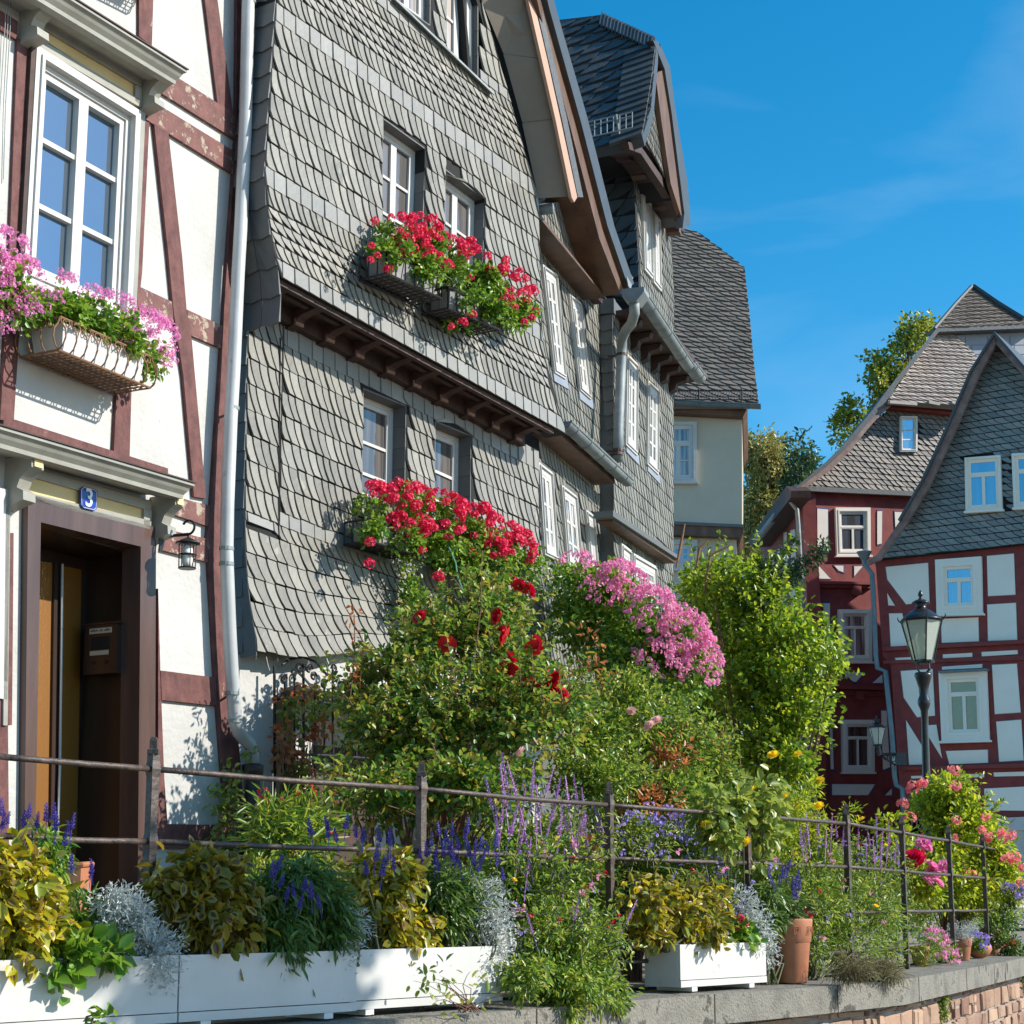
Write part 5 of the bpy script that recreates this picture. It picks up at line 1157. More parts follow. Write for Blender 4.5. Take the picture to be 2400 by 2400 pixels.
def _tg():
    m = bpy.data.materials.new('frosted_lamp_glass'); m.use_nodes = True; t = m.node_tree; N = t.nodes
    b = N['Principled BSDF']; b.inputs['Base Color'].default_value = (.75, .78, .70, 1); b.inputs['Roughness'].default_value = .25
    tr = N.new('ShaderNodeBsdfTransparent'); tr.inputs[0].default_value = (.85, .88, .82, 1); mx = N.new('ShaderNodeMixShader'); mx.inputs[0].default_value = .45
    t.links.new(b.outputs[0], mx.inputs[2]); t.links.new(tr.outputs[0], mx.inputs[1]); t.links.new(mx.outputs[0], N['Material Output'].inputs[0]); return m
M['lampglass'] = _tg()
LY = 20.5
lt = thing('street_lamp', at(2174, 2125, LY), 'tall black cast iron street lamp with a six-sided glass lantern standing among the roses', 'street lamp')
top = at(2164, *[1200 + 1090 / 3.116], LY); bot = at(2178, 2130, LY); bot.z = 1.1; top_b = Vector(top)
lantern(lt, top_b, .88)
m = MB(); ax = bot - top_b; zt_ = top_b.z
def lp_(zpx): return at(2160 + (zpx - 1500) * .028 + 2, zpx, LY)
sh_ = []
for (y, r) in ((1577, .10), (1584, .11), (1592, .09), (1612, .062), (1630, .055), (1640, .075), (1650, .078), (1658, .06), (1666, .045), (1700, .042), (1900, .05), (1990, .052), (2000, .07), (2010, .07), (2020, .055), (2100, .07), (2135, .10)): sh_.append((lp_(y), r))
m.tube([p for p, r in sh_], [r for p, r in sh_], 14); m.build('post', M['lampblack'], lt, True)
m = MB()
for k in range(4):
    a = k * math.pi / 2 + .5; d = Vector((math.cos(a), math.sin(a), 0)); m.tube([top_b + d * .09 + Vector((0, 0, -.01)), top_b + d * .10 + Vector((0, 0, -.10)), top_b + d * .05 + Vector((0, 0, -.14)), top_b + Vector((0, 0, -.15))], .010, 6)
m.build('lantern_fork', M['lampblack'], lt)
wl_ = thing('wall_bracket_lamp', Bf.at(*ZK(1020, 1800), .1), 'small black lantern on a scrolled wall bracket at the corner between the two red houses', 'wall lamp')
WY = 32.6; lantern(wl_, at(*ZK(862, 1700), WY), .58)
m = MB(); m.tube([at(*ZK(862, 1702), WY), at(*ZK(872, 1740), WY), at(*ZK(876, 1775), WY)], .05, 8); m.tube([at(*ZK(870, 1772), WY), at(*ZK(1010, 1768), WY + .4)], .035, 6)
for k in range(3):
    c = at(*ZK(925 + k * 28, 1790 + k * 8), WY + .2); m.tube([c + Vector((math.cos(t) * .08 * (1 - t * .09), 0, math.sin(t) * .08 * (1 - t * .09))) for t in [j * .6 for j in range(12)]], .012, 5)
m.tube([at(*ZK(900, 1785), WY), at(*ZK(985, 1845), WY + .4)], .02, 5)
c0 = at(*ZK(1022, 1806), WY + .45); m.box(c0, (.11, 0, 0), (0, .12, 0), (0, 0, .12)); m.build('bracket', M['lampblack'], wl_)
# ================================================================ IRON RAILING
posts_px = [347, 985, 1430, 1755, 1990, 2120, 2230, 2310, 2348]
RZ = [2.185, 1.87, 1.545, 1.265]
fr_ = thing('iron_railing', fline(985)[0] + Vector((0, 0, 1.08)), 'old rusty iron railing with four round rails and square posts along the garden wall', 'railing')
PB = []
for i, px in enumerate(posts_px):
    p, d, n = fline(px); PB.append(p)
    h = .0195; m = MB(); zt = RZ[0] + .095
    zsx = [1.06] + [v for z_ in reversed(RZ) for v in (z_ - .035, z_, z_ + .035)] + [zt - .03]
    rings = []
    for k, z_ in enumerate(zsx):
        r = h * (1.0 if k == 0 or k == len(zsx) - 1 or (k - 1) % 3 != 1 else 1.28)
        if z_ < 1.2: r = h
        rings.append([p + d * a * r + n * b * r + Vector((0, 0, z_)) for a, b in ((-1, -1), (1, -1), (1, 1), (-1, 1))])
    m.add([q for g_ in rings for q in g_], [(4 * k + j, 4 * k + (j + 1) % 4, 4 * k + 4 + (j + 1) % 4, 4 * k + 4 + j) for k in range(len(rings) - 1) for j in range(4)])
    m.lathe(p, [(h * 1.2, zt - .035), (h * 1.75, zt - .03), (h * 1.75, zt - .012), (h * 1.2, zt - .005), (h * 1.15, zt + .03), (h * .75, zt + .045), (0.001, zt + .048)], 4, )
    m.build('post', M['railiron'], fr_)
ext0 = fline(-260)[0]; path = [ext0, fline(0)[0]] + PB
rr_ = random.Random(2)
for z_ in RZ:
    for a, b in zip(path[:-1], path[1:]):
        if z_ < 1.3 and a is path[0]: continue
        d = (b - a); off = .036 if a is not path[0] else 0
        mid = (a + b) / 2 + Vector((0, 0, -.004 + rr_.uniform(-.003, .003)))
        m = MB(); e = Vector((0, 0, z_)); m.tube([a + e, a + (mid - a) * .5 + e, mid + e, mid + (b - mid) * .5 + e, b + e], .0135, 10); m.build('rail', M['railiron'], fr_, True)
# ================================================================ WHITE PLANTER BOXES
def planter(pxa, pxb, label, o=.20, zb=1.115, h=.275, dp=.26, ref=None):
    pa, d, n = fline(ref or pxa)
    # front face plane runs along the wall, o metres outside the railing line
    def on(px):
        r = ray(px, HOR); r.z = 0; b = pa + n * o; den = r.x * d.y - r.y * d.x; t = (b.x * d.y - b.y * d.x) / den; return r * t
    A, B_ = on(pxa), on(pxb); L_ = (B_ - A).length; root = thing('planter_box', A + Vector((0, 0, zb)), label, 'planter box', 'white wooden planter boxes on the coping')
    def P(s, t, z): return A + d * s - n * t + Vector((0, 0, z))
    z0, z1 = zb, zb + h; th = .022
    def bb(s0, s1, t0, t1, za, zb_): return [P(s0, t0, za), P(s1, t0, za), P(s1, t1, za), P(s0, t1, za), P(s0, t0, zb_), P(s1, t0, zb_), P(s1, t1, zb_), P(s0, t1, zb_)]
    MB().hexa(bb(0, L_, 0, th, z0 + .042, z1)).build('front_board', M['white'], root)
    MB().hexa(bb(0, L_, -.003, th, z0, z0 + .038)).build('base_board', M['white'], root)
    MB().hexa(bb(0, L_, dp - th, dp, z0, z1)).build('back_board', M['white'], root)
    MB().hexa(bb(-.004, th, th, dp - th, z0, z1 - .001)).build('end_board', M['white'], root); MB().hexa(bb(L_ - th, L_ + .004, th, dp - th, z0, z1 - .001)).build('end_board', M['white'], root)
    MB().hexa(bb(th, L_ - th, th, dp - th, z0 + .02, z1 - .04)).build('soil', M['soil'], root)
    for s in (.12, L_ - .2):
        MB().hexa(bb(s, s + .055, -.0, dp, 1.088, z0 - .001)).build('foot', M['white_old'], root)
    return P, L_, root
bx1 = planter(-150, 423, 'leftmost white planter box, cut by the photo edge, under yellow coleus', o=.24, ref=427)
bx2 = planter(427, 838, 'shaded white planter box left of the middle one, under dark coleus and salvia', o=.24)
bx3 = planter(818, 1177, 'white planter box at the middle with yellow coleus and silver ragwort hanging over', o=.19)
bx4 = planter(1592, 1792, 'short white planter box standing alone beside the terracotta pot', o=.24, h=.25)
# ================================================================ TERRACOTTA POTS
def pot(p, h, r, label, collar=True, group='terracotta pots along the wall', grown=None):
    root = thing('terracotta_pot', p, label, 'flower pot', group)
    m = MB(); m.lathe(p, [(r * .70, 0), (r * .73, h * .02), (r * .90, h * .62), (r * .91, h * .63), (r * .955, h * .645), (r * 1.04, h * .97), (r * 1.02, h), (r * .93, h), (r * .90, h * .88)], 28); m.build('pot', M['terracotta'], root, True)
    s = MB(); s.lathe(p, [(0.001, h * .87), (r * .92, h * .885)], 20); s.build('soil', M['soil'], root)
    if collar:
        c = MB()
        for k in range(9):
            a = k * 2 * math.pi / 9; u = Vector((math.cos(a), math.sin(a), 0)); v = Vector((-u.y, u.x, 0)); b = p + u * r * 1.015
            for w_, hh in ((.022, .012), (.012, .006)):
                q = [b + v * x + Vector((0, 0, h * .82 + y)) + u * .003 for x, y in ((-w_, -hh * 2), (w_, -hh * 2), (w_, hh * 2), (-w_, hh * 2))]; c.tube(q + [q[0]], .0022, 4)
        c.build('relief', M['terracotta'], root)
    return root
def onfence(px, py, o):
    """point on a vertical plane o metres outside the railing at this pixel column"""
    p, d, n = fline(px); b = p + n * o; r = ray(px, HOR); r.z = 0; den = r.x * d.y - r.y * d.x; t = (b.x * d.y - b.y * d.x) / den; Y = (r * t).y
    return at(px, py, Y)
def cop(px, o=.1):
    q = onfence(px, 2200, o); q.z = 1.087; return q
pot(cop(1852, .10), .42, .145, 'tall terracotta pot with a carved band beside the short white box')
pot(cop(2252, .02), .20, .10, 'small terracotta pot behind the railing under a grey herb', False)
pot(cop(2155, -.05), .16, .085, 'terracotta pot half hidden behind pink daisies', False)
pot(cop(2322, -.05), .26, .11, 'terracotta pot near the last railing posts', False)
pb = thing('plant_bowl', cop(2292, .06), 'round brown bowl with blue pansies at the foot of the railing', 'plant bowl'); m = MB(); m.lathe(cop(2292, .06), [(.05, 0), (.10, .03), (.13, .08), (.125, .12), (.11, .12), (.10, .08)], 20); m.build('bowl', M['terracotta'], pb, True)
# tall planter slab near the door (clay)
p_ = L.at(182, 2090, .55)
cs = thing('clay_planter', Vector((p_.x, p_.y, 1.1)), 'tall pinkish clay planter standing in front of the brown door', 'planter')
m = MB(); a_, b2 = at(155, 2024, p_.y), at(203, 2024, p_.y); hw = (b2 - a_) / 2; c_ = (a_ + b2) / 2; zt_ = c_.z
m.loopx([Vector((a_.x, p_.y - .12, 1.1)), Vector((b2.x, p_.y - .12, 1.1)), Vector((b2.x, p_.y + .12, 1.1)), Vector((a_.x, p_.y + .12, 1.1))], [Vector((a_.x, p_.y - .12, zt_ - .02)), Vector((b2.x, p_.y - .12, zt_ - .02)), Vector((b2.x, p_.y + .12, zt_)), Vector((a_.x, p_.y + .12, zt_))]); 
m.tube([Vector((a_.x, p_.y - .12, zt_ - .01)), Vector((b2.x, p_.y - .12, zt_ - .01)), Vector((b2.x, p_.y + .12, zt_)), Vector((a_.x, p_.y + .12, zt_)), Vector((a_.x, p_.y - .12, zt_ - .01))], .016, 8); m.build('body', M['terracotta'], cs)
# ================================================================ WINDOW BASKETS
def wire_basket(fac, s0, s1, z0, h, o0, dp, name, label, mt, grid=.045, bulge=.05, box=None, group=None, scroll=True, r=.005, cat='flower basket'):
    root = thing(name, fac.pt((s0 + s1) / 2, z0, o0), label, cat, group); m = MB()
    n = max(2, int((s1 - s0) / (grid * 1.9)))
    for i in range(int((s1 - s0) / grid) + 1): s = s0 + (s1 - s0) * i / int((s1 - s0) / grid); m.tube([fac.pt(s, z0, o0), fac.pt(s, z0, o0 + dp)], r, 4)
    for j in range(int(dp / grid) + 1): o = o0 + dp * j / int(dp / grid); m.tube([fac.pt(s0, z0, o), fac.pt(s1, z0, o)], r, 4)
    m.build('base_grid', mt, root); m = MB()
    c4 = [fac.pt(s0, z0, o0), fac.pt(s0, z0, o0 + dp), fac.pt(s1, z0, o0 + dp), fac.pt(s1, z0, o0)]; m.tube(c4 + [c4[0]], r * 1.6, 6)
    c4 = [fac.pt(s0, z0 + h, o0), fac.pt(s0, z0 + h, o0 + dp), fac.pt(s1, z0 + h, o0 + dp), fac.pt(s1, z0 + h, o0)]; m.tube(c4, r * 1.6, 6); m.build('rim', mt, root)
    m = MB()
    def bar(s, o, ds, do):
        m.tube([fac.pt(s + ds * b, z0 + h * t, o + do * b) for t, b in ((0, 0), (.12, .6), (.35, 1.), (.6, .9), (.8, .3), (1, 0))], r, 5)
    for i in range(n + 1): bar(s0 + (s1 - s0) * i / n, o0 + dp, 0, bulge)
    for j in range(4): o = o0 + dp * j / 3; bar(s0, o, -bulge, 0); bar(s1, o, bulge, 0)
    m.build('bars', mt, root)
    if scroll:
        m = MB()
        for i in range(n):
            s = s0 + (s1 - s0) * (i + .5) / n
            for sg in (-1, 1): m.tube([fac.pt(s + sg * .02 * (1 - math.cos(t)) * .7, z0 + h * .86 - .02 * math.sin(t), o0 + dp + .008) for t in [k * .7 for k in range(8)]], r * .7, 4)
        for j in range(3):
            o = o0 + dp * (j + .5) / 3
            for sg in (-1, 1): m.tube([fac.pt(s0 - .006, z0 + h * .84 - .026 * math.sin(t), o + sg * .024 * (1 - math.cos(t)) * .7) for t in [k * .7 for k in range(8)]], r * .8, 4)
        m.build('scrolls', mt, root)
    if box:
        bm2, ins = box; q = MB(); L2 = s1 - s0 - .06; k = 1
        for j in range(ins):
            a = s0 + .04 + L2 * j / ins; b = s0 + .04 + L2 * (j + 1) / ins - .03
            q = MB(); q.hexa([fac.pt(a + .02, z0 + .012, o0 + .05), fac.pt(b - .02, z0 + .012, o0 + .05), fac.pt(b - .02, z0 + .012, o0 + dp - .03), fac.pt(a + .02, z0 + .012, o0 + dp - .03), fac.pt(a, z0 + h * .9, o0 + .03), fac.pt(b, z0 + h * .9, o0 + .03), fac.pt(b, z0 + h * .9, o0 + dp - .01), fac.pt(a, z0 + h * .9, o0 + dp - .01)]); q.build('planter_liner', bm2, root)
    return root
# left house basket: base corners at wall (48,837)-(266,924)
a, b = L.px(48, 837, .03), L.px(266, 924, .03)
class Slope:   # a facade whose z follows a slanted line
    def __init__(s, fac, a, b): s.f, s.k, s.s0, s.z0 = fac, (b[1] - a[1]) / (b[0] - a[0]), a[0], a[1]; s.n = fac.n; s.a = fac.a
    def pt(s, t, z, o=0): return s.f.pt(t, z + s.k * (t - s.s0), o)
M['liner_dark'] = mat('grey_liner', (.16, .155, .15), (.30, .29, .28), .6, 4)
M['liner'] = mat('off_white_liner', (.50, .49, .47), (.58, .57, .55), .6, 4)
wire_basket(Slope(L, a, b), a[0], b[0], a[1], .20, .03, .29, 'flower_basket', 'rusty scrolled wire basket with a white liner under the tall window', M['rust'], box=(M['liner'], 1), group='rusty window baskets')
wire_basket(Slope(L, a, b), a[0] - 1.35, a[0] - .33, a[1] + .10, .20, .03, .29, 'flower_basket', 'rusty wire basket cut by the left edge, overflowing with pink flowers', M['rust'], box=(M['liner'], 1), group='rusty window baskets')
# third basket of the storey above (throws the lattice shadow at the top)
a3, b3 = L.px(110, -140, .03), L.px(335, -20, .03)
wire_basket(Slope(L, a3, b3), a3[0], b3[0], a3[1], .20, .03, .29, 'flower_basket', 'rusty wire basket of the storey above, seen only by its lattice shadow', M['rust'], box=(M['liner'], 1), group='rusty window baskets')
# slate house cages (upper)
for (pa_, pb_, lab) in (((905, 640), (1035, 700), 'black wire cage with white liner, left one under the upper slate-house windows'), ((1050, 722), (1170, 772), 'black wire cage with white liner, right one under the upper slate-house windows')):
    a, b = S.px(pa_[0], pa_[1], UO + .28), S.px(pb_[0], pb_[1], UO + .28)
    wire_basket(Slope(S, a, b), a[0], b[0], a[1], .17, UO + .03, .25, 'flower_cage', lab, M['blackiron'], grid=.06, bulge=.0, box=(M['liner_dark'], 1), group='black window cages on the slate house', scroll=False, r=.006)
for (pa_, pb_, lab) in (((868, 1268), (975, 1300), 'black wire cage half hidden by red flowers, left one of the lower slate storey'), ((1075, 1325), (1190, 1355), 'black wire cage half hidden by red flowers, right one of the lower slate storey')):
    a, b = S.px(pa_[0], pa_[1], .28), S.px(pb_[0], pb_[1], .28)
    wire_basket(Slope(S, a, b), a[0], b[0], a[1], .17, .03, .25, 'flower_cage', lab, M['blackiron'], grid=.06, bulge=.0, box=(M['liner_dark'], 1), group='black window cages on the slate house', scroll=False, r=.006)
# ================================================================ WROUGHT IRON GATE
gt_ = thing('wrought_iron_gate', S.at(700, 1950, .05), 'black wrought iron gate with scrolled top in the archway under the slates', 'gate')
GO = .06
m = MB()
def gl(*p, r=.010): m.tube([S.at(x, y, GO) for x, y in p], r, 6)
for x, yt in ((643, 1560), (667, 1590), (690, 1575), (711, 1555), (738, 1600), (760, 1605), (780, 1570), (818, 1600), (835, 1610), (858, 1590), (876, 1570), (896, 1590), (915, 1610)):
    gl((x, yt), (x + 1, 1960), r=.011 if x in (643, 711, 780, 876) else .008)
m.build('bars', M['blackiron'], gt_); m = MB()
for y0, y1 in ((1637, 1650), (1764, 1772), (1900, 1905)): gl((640, y0), (780, y1), (925, y1 + 10), r=.011)
m.build('cross_rails', M['blackiron'], gt_); m = MB()
def spiral(cx, cy, r0, sg, up=1, turns=1.6):
    c = S.px(cx, cy, GO); n_ = 18; m.tube([S.pt(c[0] + sg * r0 * (1 - k / n_ * .8) * math.cos(k / n_ * turns * 2 * math.pi), c[1] + up * r0 * (1 - k / n_ * .8) * math.sin(k / n_ * turns * 2 * math.pi), GO) for k in range(n_)], .008, 5)
for (x, y, r_, sg) in ((702, 1567, .04, -1), (724, 1567, .04, 1), (665, 1590, .035, 1), (689, 1578, .03, -1), (735, 1585, .035, 1), (783, 1568, .035, -1), (758, 1605, .03, 1), (866, 1590, .035, -1), (886, 1590, .035, 1), (820, 1612, .03, 1), (900, 1612, .03, 1), (720, 1810, .07, 1), (850, 1815, .07, -1)): spiral(x, y, r_, sg)
gl((662, 1558), (680, 1545), (711, 1540), (740, 1552), (765, 1580), (780, 1583)); gl((825, 1588), (850, 1570), (876, 1566), (900, 1572), (918, 1592))
m.build('scroll_top', M['blackiron'], gt_)
hs_ = MB(); hs_.tube([S.at(x, y, .45) for x, y in ((1051, 1280), (1068, 1320), (1072, 1350), (1085, 1385), (1098, 1412), (1108, 1430))], .008, 6); tag(hs_.build('hose', M['hose']), 'thin green hose hanging from the lower red geraniums', 'hose')
# ================================================================ ROUND TRAFFIC SIGN behind the roses
sg_ = thing('traffic_sign', at(2155, 1960, 24), 'round white traffic sign with a red rim half hidden by the roses at the lamp', 'traffic sign')
c = at(2146, 1932, 24); m = MB(); m.tube2(c, Vector((0, -1, 0)), [(.19, 0), (.19, .01)], 32); m.build('disc', M['enamelwhite'], sg_)
M['signred'] = mat('sign_red', (.55, .02, .02), None, .4)
m = MB(); m.tube2(c + Vector((0, -.012, 0)), Vector((0, -1, 0)), [(.145, .0), (.19, .0), (.19, .005), (.145, .005), (.145, 0)], 32); m.build('rim', M['signred'], sg_)
m = MB(); m.tube([Vector((c.x, c.y + .03, 1.1)), Vector((c.x, c.y + .03, c.z + .1))], .03, 8); m.build('pole', M['zinc'], sg_)

m = MB(); q = c + Vector((0, -.018, 0)); m.box(q + Vector((-.055, 0, 0)), (.014, 0, 0), (0, .003, 0), (0, 0, .075)); m.box(q + Vector((-.072, 0, .055)), (.012, 0, .008), (0, .003, 0), (-.006, 0, .009))
m.tube([q + Vector((.045 + .038 * math.cos(t), 0, .062 * math.sin(t))) for t in [k * math.pi / 10 for k in range(21)]], .013, 6); m.build('number', M['ink'], sg_)
# ================================================================ PLANTS
def nrm(a): return a / np.maximum(np.linalg.norm(a, axis=1, keepdims=True), 1e-9)
def mesh_np(name, V, F, m, parent=None, n=4):
    me = bpy.data.meshes.new(name); me.vertices.add(len(V)); me.vertices.foreach_set('co', np.asarray(V, np.float32).ravel())
    me.loops.add(len(F) * n); me.loops.foreach_set('vertex_index', np.asarray(F, np.int32).ravel())
    me.polygons.add(len(F)); me.polygons.foreach_set('loop_start', np.arange(0, len(F) * n, n, dtype=np.int32)); me.polygons.foreach_set('loop_total', np.full(len(F), n, np.int32))
    me.update(calc_edges=True); me.validate(); return link(name, me, m, parent)
def leaves_np(p, d, nn, L, W, fold=.18, droop=.12):
    """six-cornered leaves folded on the midrib; p base, d direction, nn rough normal"""
    N = len(p); d = nrm(d); s = nrm(np.cross(d, nn)); u = nrm(np.cross(s, d)); L = L.reshape(-1, 1); W = W.reshape(-1, 1)
    V = np.empty((N, 6, 3))
    V[:, 0] = p; V[:, 1] = p + d * L * .30 + s * W * .42 + u * W * fold; V[:, 2] = p + d * L * .68 + s * W * .40 + u * (W * fold - L * droop * .35)
    V[:, 3] = p + d * L - u * L * droop; V[:, 4] = p + d * L * .68 - s * W * .40 + u * (W * fold - L * droop * .35); V[:, 5] = p + d * L * .30 - s * W * .42 + u * W * fold
    i = np.arange(N)[:, None] * 6; F = np.concatenate([i + np.array([[0, 1, 2, 3]]), i + np.array([[0, 3, 4, 5]])]).reshape(-1, 4)
    return V.reshape(-1, 3), F
def ells3(ells):
    out = []
    for (px, py, rx, ry, Y, rd) in ells:
        c = at(px, py, Y); k = Y / FPX; out.append((np.array(c), np.array([rx * k, rd, ry * k])))
    return out
def cloud(rng, E, ncl, shell=.55):
    w = np.array([e[1][0] * e[1][2] for e in E]); w = w / w.sum(); idx = rng.choice(len(E), ncl, p=w)
    u = nrm(rng.normal(size=(ncl, 3))); r = rng.random((ncl, 1)) ** shell
    C = np.array([E[i][0] for i in idx]); Rr = np.array([E[i][1] for i in idx]); return C + u * r * Rr, u
def foliage(name, m, parent, ells, n, L, W, ncl=60, crad=.09, seed=1, out=.5, up=.5, droop=.15, down=0., shell=.55, overlay=None, face=0.):
    rng = np.random.default_rng(seed); E = ells3(ells); C, U = cloud(rng, E, ncl, shell)
    k = rng.integers(0, ncl, n); off = rng.normal(size=(n, 3)) * crad * .6
    p = C[k] + off; o = nrm(off + U[k] * crad * out)
    d = nrm(o * (.8 - face * .3) + rng.normal(size=(n, 3)) * .45 + np.array([[.12, -.1, -down]]))
    nn = nrm(o * (.35 + face) + np.array([[.15, -.15, up + .25]]) + rng.normal(size=(n, 3)) * .62)
    Ls = L * rng.uniform(.5, 1.35, n); Ws = W * rng.uniform(.7, 1.2, n)
    V, F = leaves_np(p, d, nn, Ls, Ws, droop=droop); ob = mesh_np(name, V, F, m, parent)
    if overlay is not None:
        s = nrm(np.cross(d, nn)); u = nrm(np.cross(s, d)); V2, F2 = leaves_np(p + d * (Ls * .16).reshape(-1, 1) + u * .0025, d, nn, Ls * .62, Ws * .42, droop=droop, fold=.14)
        V2 = V2 + np.repeat(u, 6, 0) * .0015; F2 = F2[np.repeat(rng.random(n) < .55, 2)]
        mesh_np('leaf_marking', V2, F2, overlay, ob)
    return ob, C
def stems(parent, base, C, m, n=14, r=.006, seed=3, name='stems', wob=.05):
    rng = random.Random(seed); mb = MB(); b = Vector(base); C = list(C)
    for c in rng.sample(C, min(n, len(C))):
        c = Vector(c); b2 = b + Vector((rng.uniform(-.06, .06), rng.uniform(-.04, .04), 0)); mid = b2.lerp(c, .5) + Vector((rng.uniform(-wob, wob), rng.uniform(-wob, wob), rng.uniform(0, wob)))
        q1 = b2.lerp(mid, .5) + Vector((rng.uniform(-wob, wob) * .4, 0, 0)); mb.tube([b2, q1, mid, mid.lerp(c, .6) + Vector((0, 0, wob * .2)), c], [r * 1.4, r * 1.2, r, r * .7, r * .4], 5)
    return mb.build(name, m, parent)
def proto_mesh(name, V, F, m, n=4):
    me = bpy.data.meshes.new(name); me.from_pydata([tuple(v) for v in V], [], [tuple(int(q) for q in f) for f in F]); me.materials.append(m); me.update(); return me
def umbel(name, m, r, nb, pr, seed, loose=1.0, hemi=-.5):
    """a flower head: small five-petalled blossoms facing outwards on a rough ball"""
    rng = np.random.default_rng(seed); P = [];
    while len(P) < nb:
        u = nrm(rng.normal(size=(1, 3)))[0]
        if u[2] > hemi: P.append(u)
    P = np.array(P); cen = P * r * rng.uniform(.72, 1.05 * loose, (nb, 1)); V = []; F = []
    for c, u in zip(cen, P):
        a = np.cross(u, [0.2, .5, .8]); a /= np.linalg.norm(a); b = np.cross(u, a); ph = rng.random() * 6.28
        for k in range(5):
            t = ph + k * 1.2566; e = a * math.cos(t) + b * math.sin(t); f = -a * math.sin(t) + b * math.cos(t); i = len(V)
            V += [c - u * pr * .15, c + e * pr * .7 + f * pr * .42 + u * pr * .2, c + e * pr * 1.05 + u * pr * (.12 + rng.uniform(-.2, .2)), c + e * pr * .7 - f * pr * .42 + u * pr * .2]; F.append((i, i + 1, i + 2, i + 3))
    return proto_mesh(name, V, F, m)
def rosebloom(name, m, r, seed):
    rng = np.random.default_rng(seed); V = []; F = []
    for ring, (n_, rr, tilt) in enumerate(((4, .25, 1.3), (6, .5, 1.0), (8, .8, .6), (8, 1., .15))):
        for k in range(n_):
            t = k * 2 * math.pi / n_ + ring * .5 + rng.uniform(-.15, .15); e = np.array([math.cos(t), math.sin(t), 0]); f = np.array([-math.sin(t), math.cos(t), 0]); z = np.array([0, 0, 1.]); ct, stt = math.cos(tilt), math.sin(tilt)
            dd = e * ct + z * stt; b = e * r * rr * .45; w_ = r * .42; i = len(V)
            V += [b - f * w_ * .6, b + f * w_ * .6, b + f * w_ + dd * r * .55, b + f * w_ * .5 + dd * r * .8 + e * r * .1, b - f * w_ * .5 + dd * r * .8 + e * r * .1, b - f * w_ + dd * r * .55]; F += [(i, i + 1, i + 2, i + 5), (i + 5, i + 2, i + 3, i + 4)]
    return proto_mesh(name, V, F, m)
def spikemesh(name, m, h, r, nf, seed, sm=None):
    rng = np.random.default_rng(seed); V = []; F = []
    for k in range(nf):
        z = h * (k + .5) / nf; t = k * 2.4; rr = r * (1.1 - .7 * k / nf) * rng.uniform(.7, 1.2); e = np.array([math.cos(t), math.sin(t), .35]); f = np.array([-math.sin(t), math.cos(t), 0]); c = np.array([0, 0, z]); i = len(V)
        V += [c, c + e * rr * .6 + f * rr * .4, c + e * rr * 1.1 + np.array([0, 0, rng.uniform(-.3, .3) * rr]), c + e * rr * .6 - f * rr * .4]; F.append((i, i + 1, i + 2, i + 3))
        i = len(V); g_ = e + np.array([0, 0, .5]); V += [c, c + g_ * rr * .5 + np.array([0, 0, rr * .3]), c + g_ * rr * .9, c + g_ * rr * .5 - np.array([0, 0, rr * .3])]; F.append((i, i + 1, i + 2, i + 3))
    for a in range(3):
        t = a * 2.09; i = len(V); q = np.array([math.cos(t), math.sin(t), 0]) * .0022; q2 = np.array([math.cos(t + 2.09), math.sin(t + 2.09), 0]) * .0022
        V += [q + [0, 0, -h * .7], q2 + [0, 0, -h * .7], q2 + [0, 0, h], q + [0, 0, h]]; F.append((i, i + 1, i + 2, i + 3))
    return proto_mesh(name, V, F, m)
def shoots(parent, m, sm, ells, n, ln, L, W, seed, down=.25, side=(.3, -.5, .6), name='shoots', nl=11):
    rng = np.random.default_rng(seed); E = ells3(ells); C, U = cloud(rng, E, n * 4, .18); sd_ = nrm(np.array([side]))[0]; keep = (U @ sd_) > -.1; C = C[keep][:n]; U = U[keep][:n]; mb = MB(); P = []; D = []; NN = []
    for c, u in zip(C, U):
        l = ln * rng.uniform(.5, 1.3); d0 = nrm((u * .7 + rng.normal(size=3) * .3 + np.array([0, 0, .55]))[None])[0]; pts = []
        for k in range(5):
            t = k / 4; pts.append(c - d0 * l * .35 + d0 * l * t - np.array([0, 0, 1]) * down * l * t * t)
        mb.tube([Vector(q) for q in pts], [.004, .0035, .003, .002, .001], 4, False)
        for j in range(nl):
            t = .15 + .85 * (j + rng.random()) / nl; f = t * 4; i = min(3, int(f)); q = pts[i] + (pts[i + 1] - pts[i]) * (f - i); tg_ = nrm((pts[i + 1] - pts[i])[None])[0]; sd2 = nrm(np.cross(tg_, rng.normal(size=3))[None])[0]
            P.append(q); D.append(tg_ * .5 + sd2 * .8); NN.append(np.array([.15, -.1, .8]) + rng.normal(size=3) * .3)
    P = np.array(P); D = np.array(D); NN = np.array(NN); k = len(P); V, F = leaves_np(P, D, NN, L * rng.uniform(.6, 1.2, k), W * rng.uniform(.7, 1.2, k)); o = mesh_np(name, V, F, m, parent); mb.build('twigs', sm, o); return o
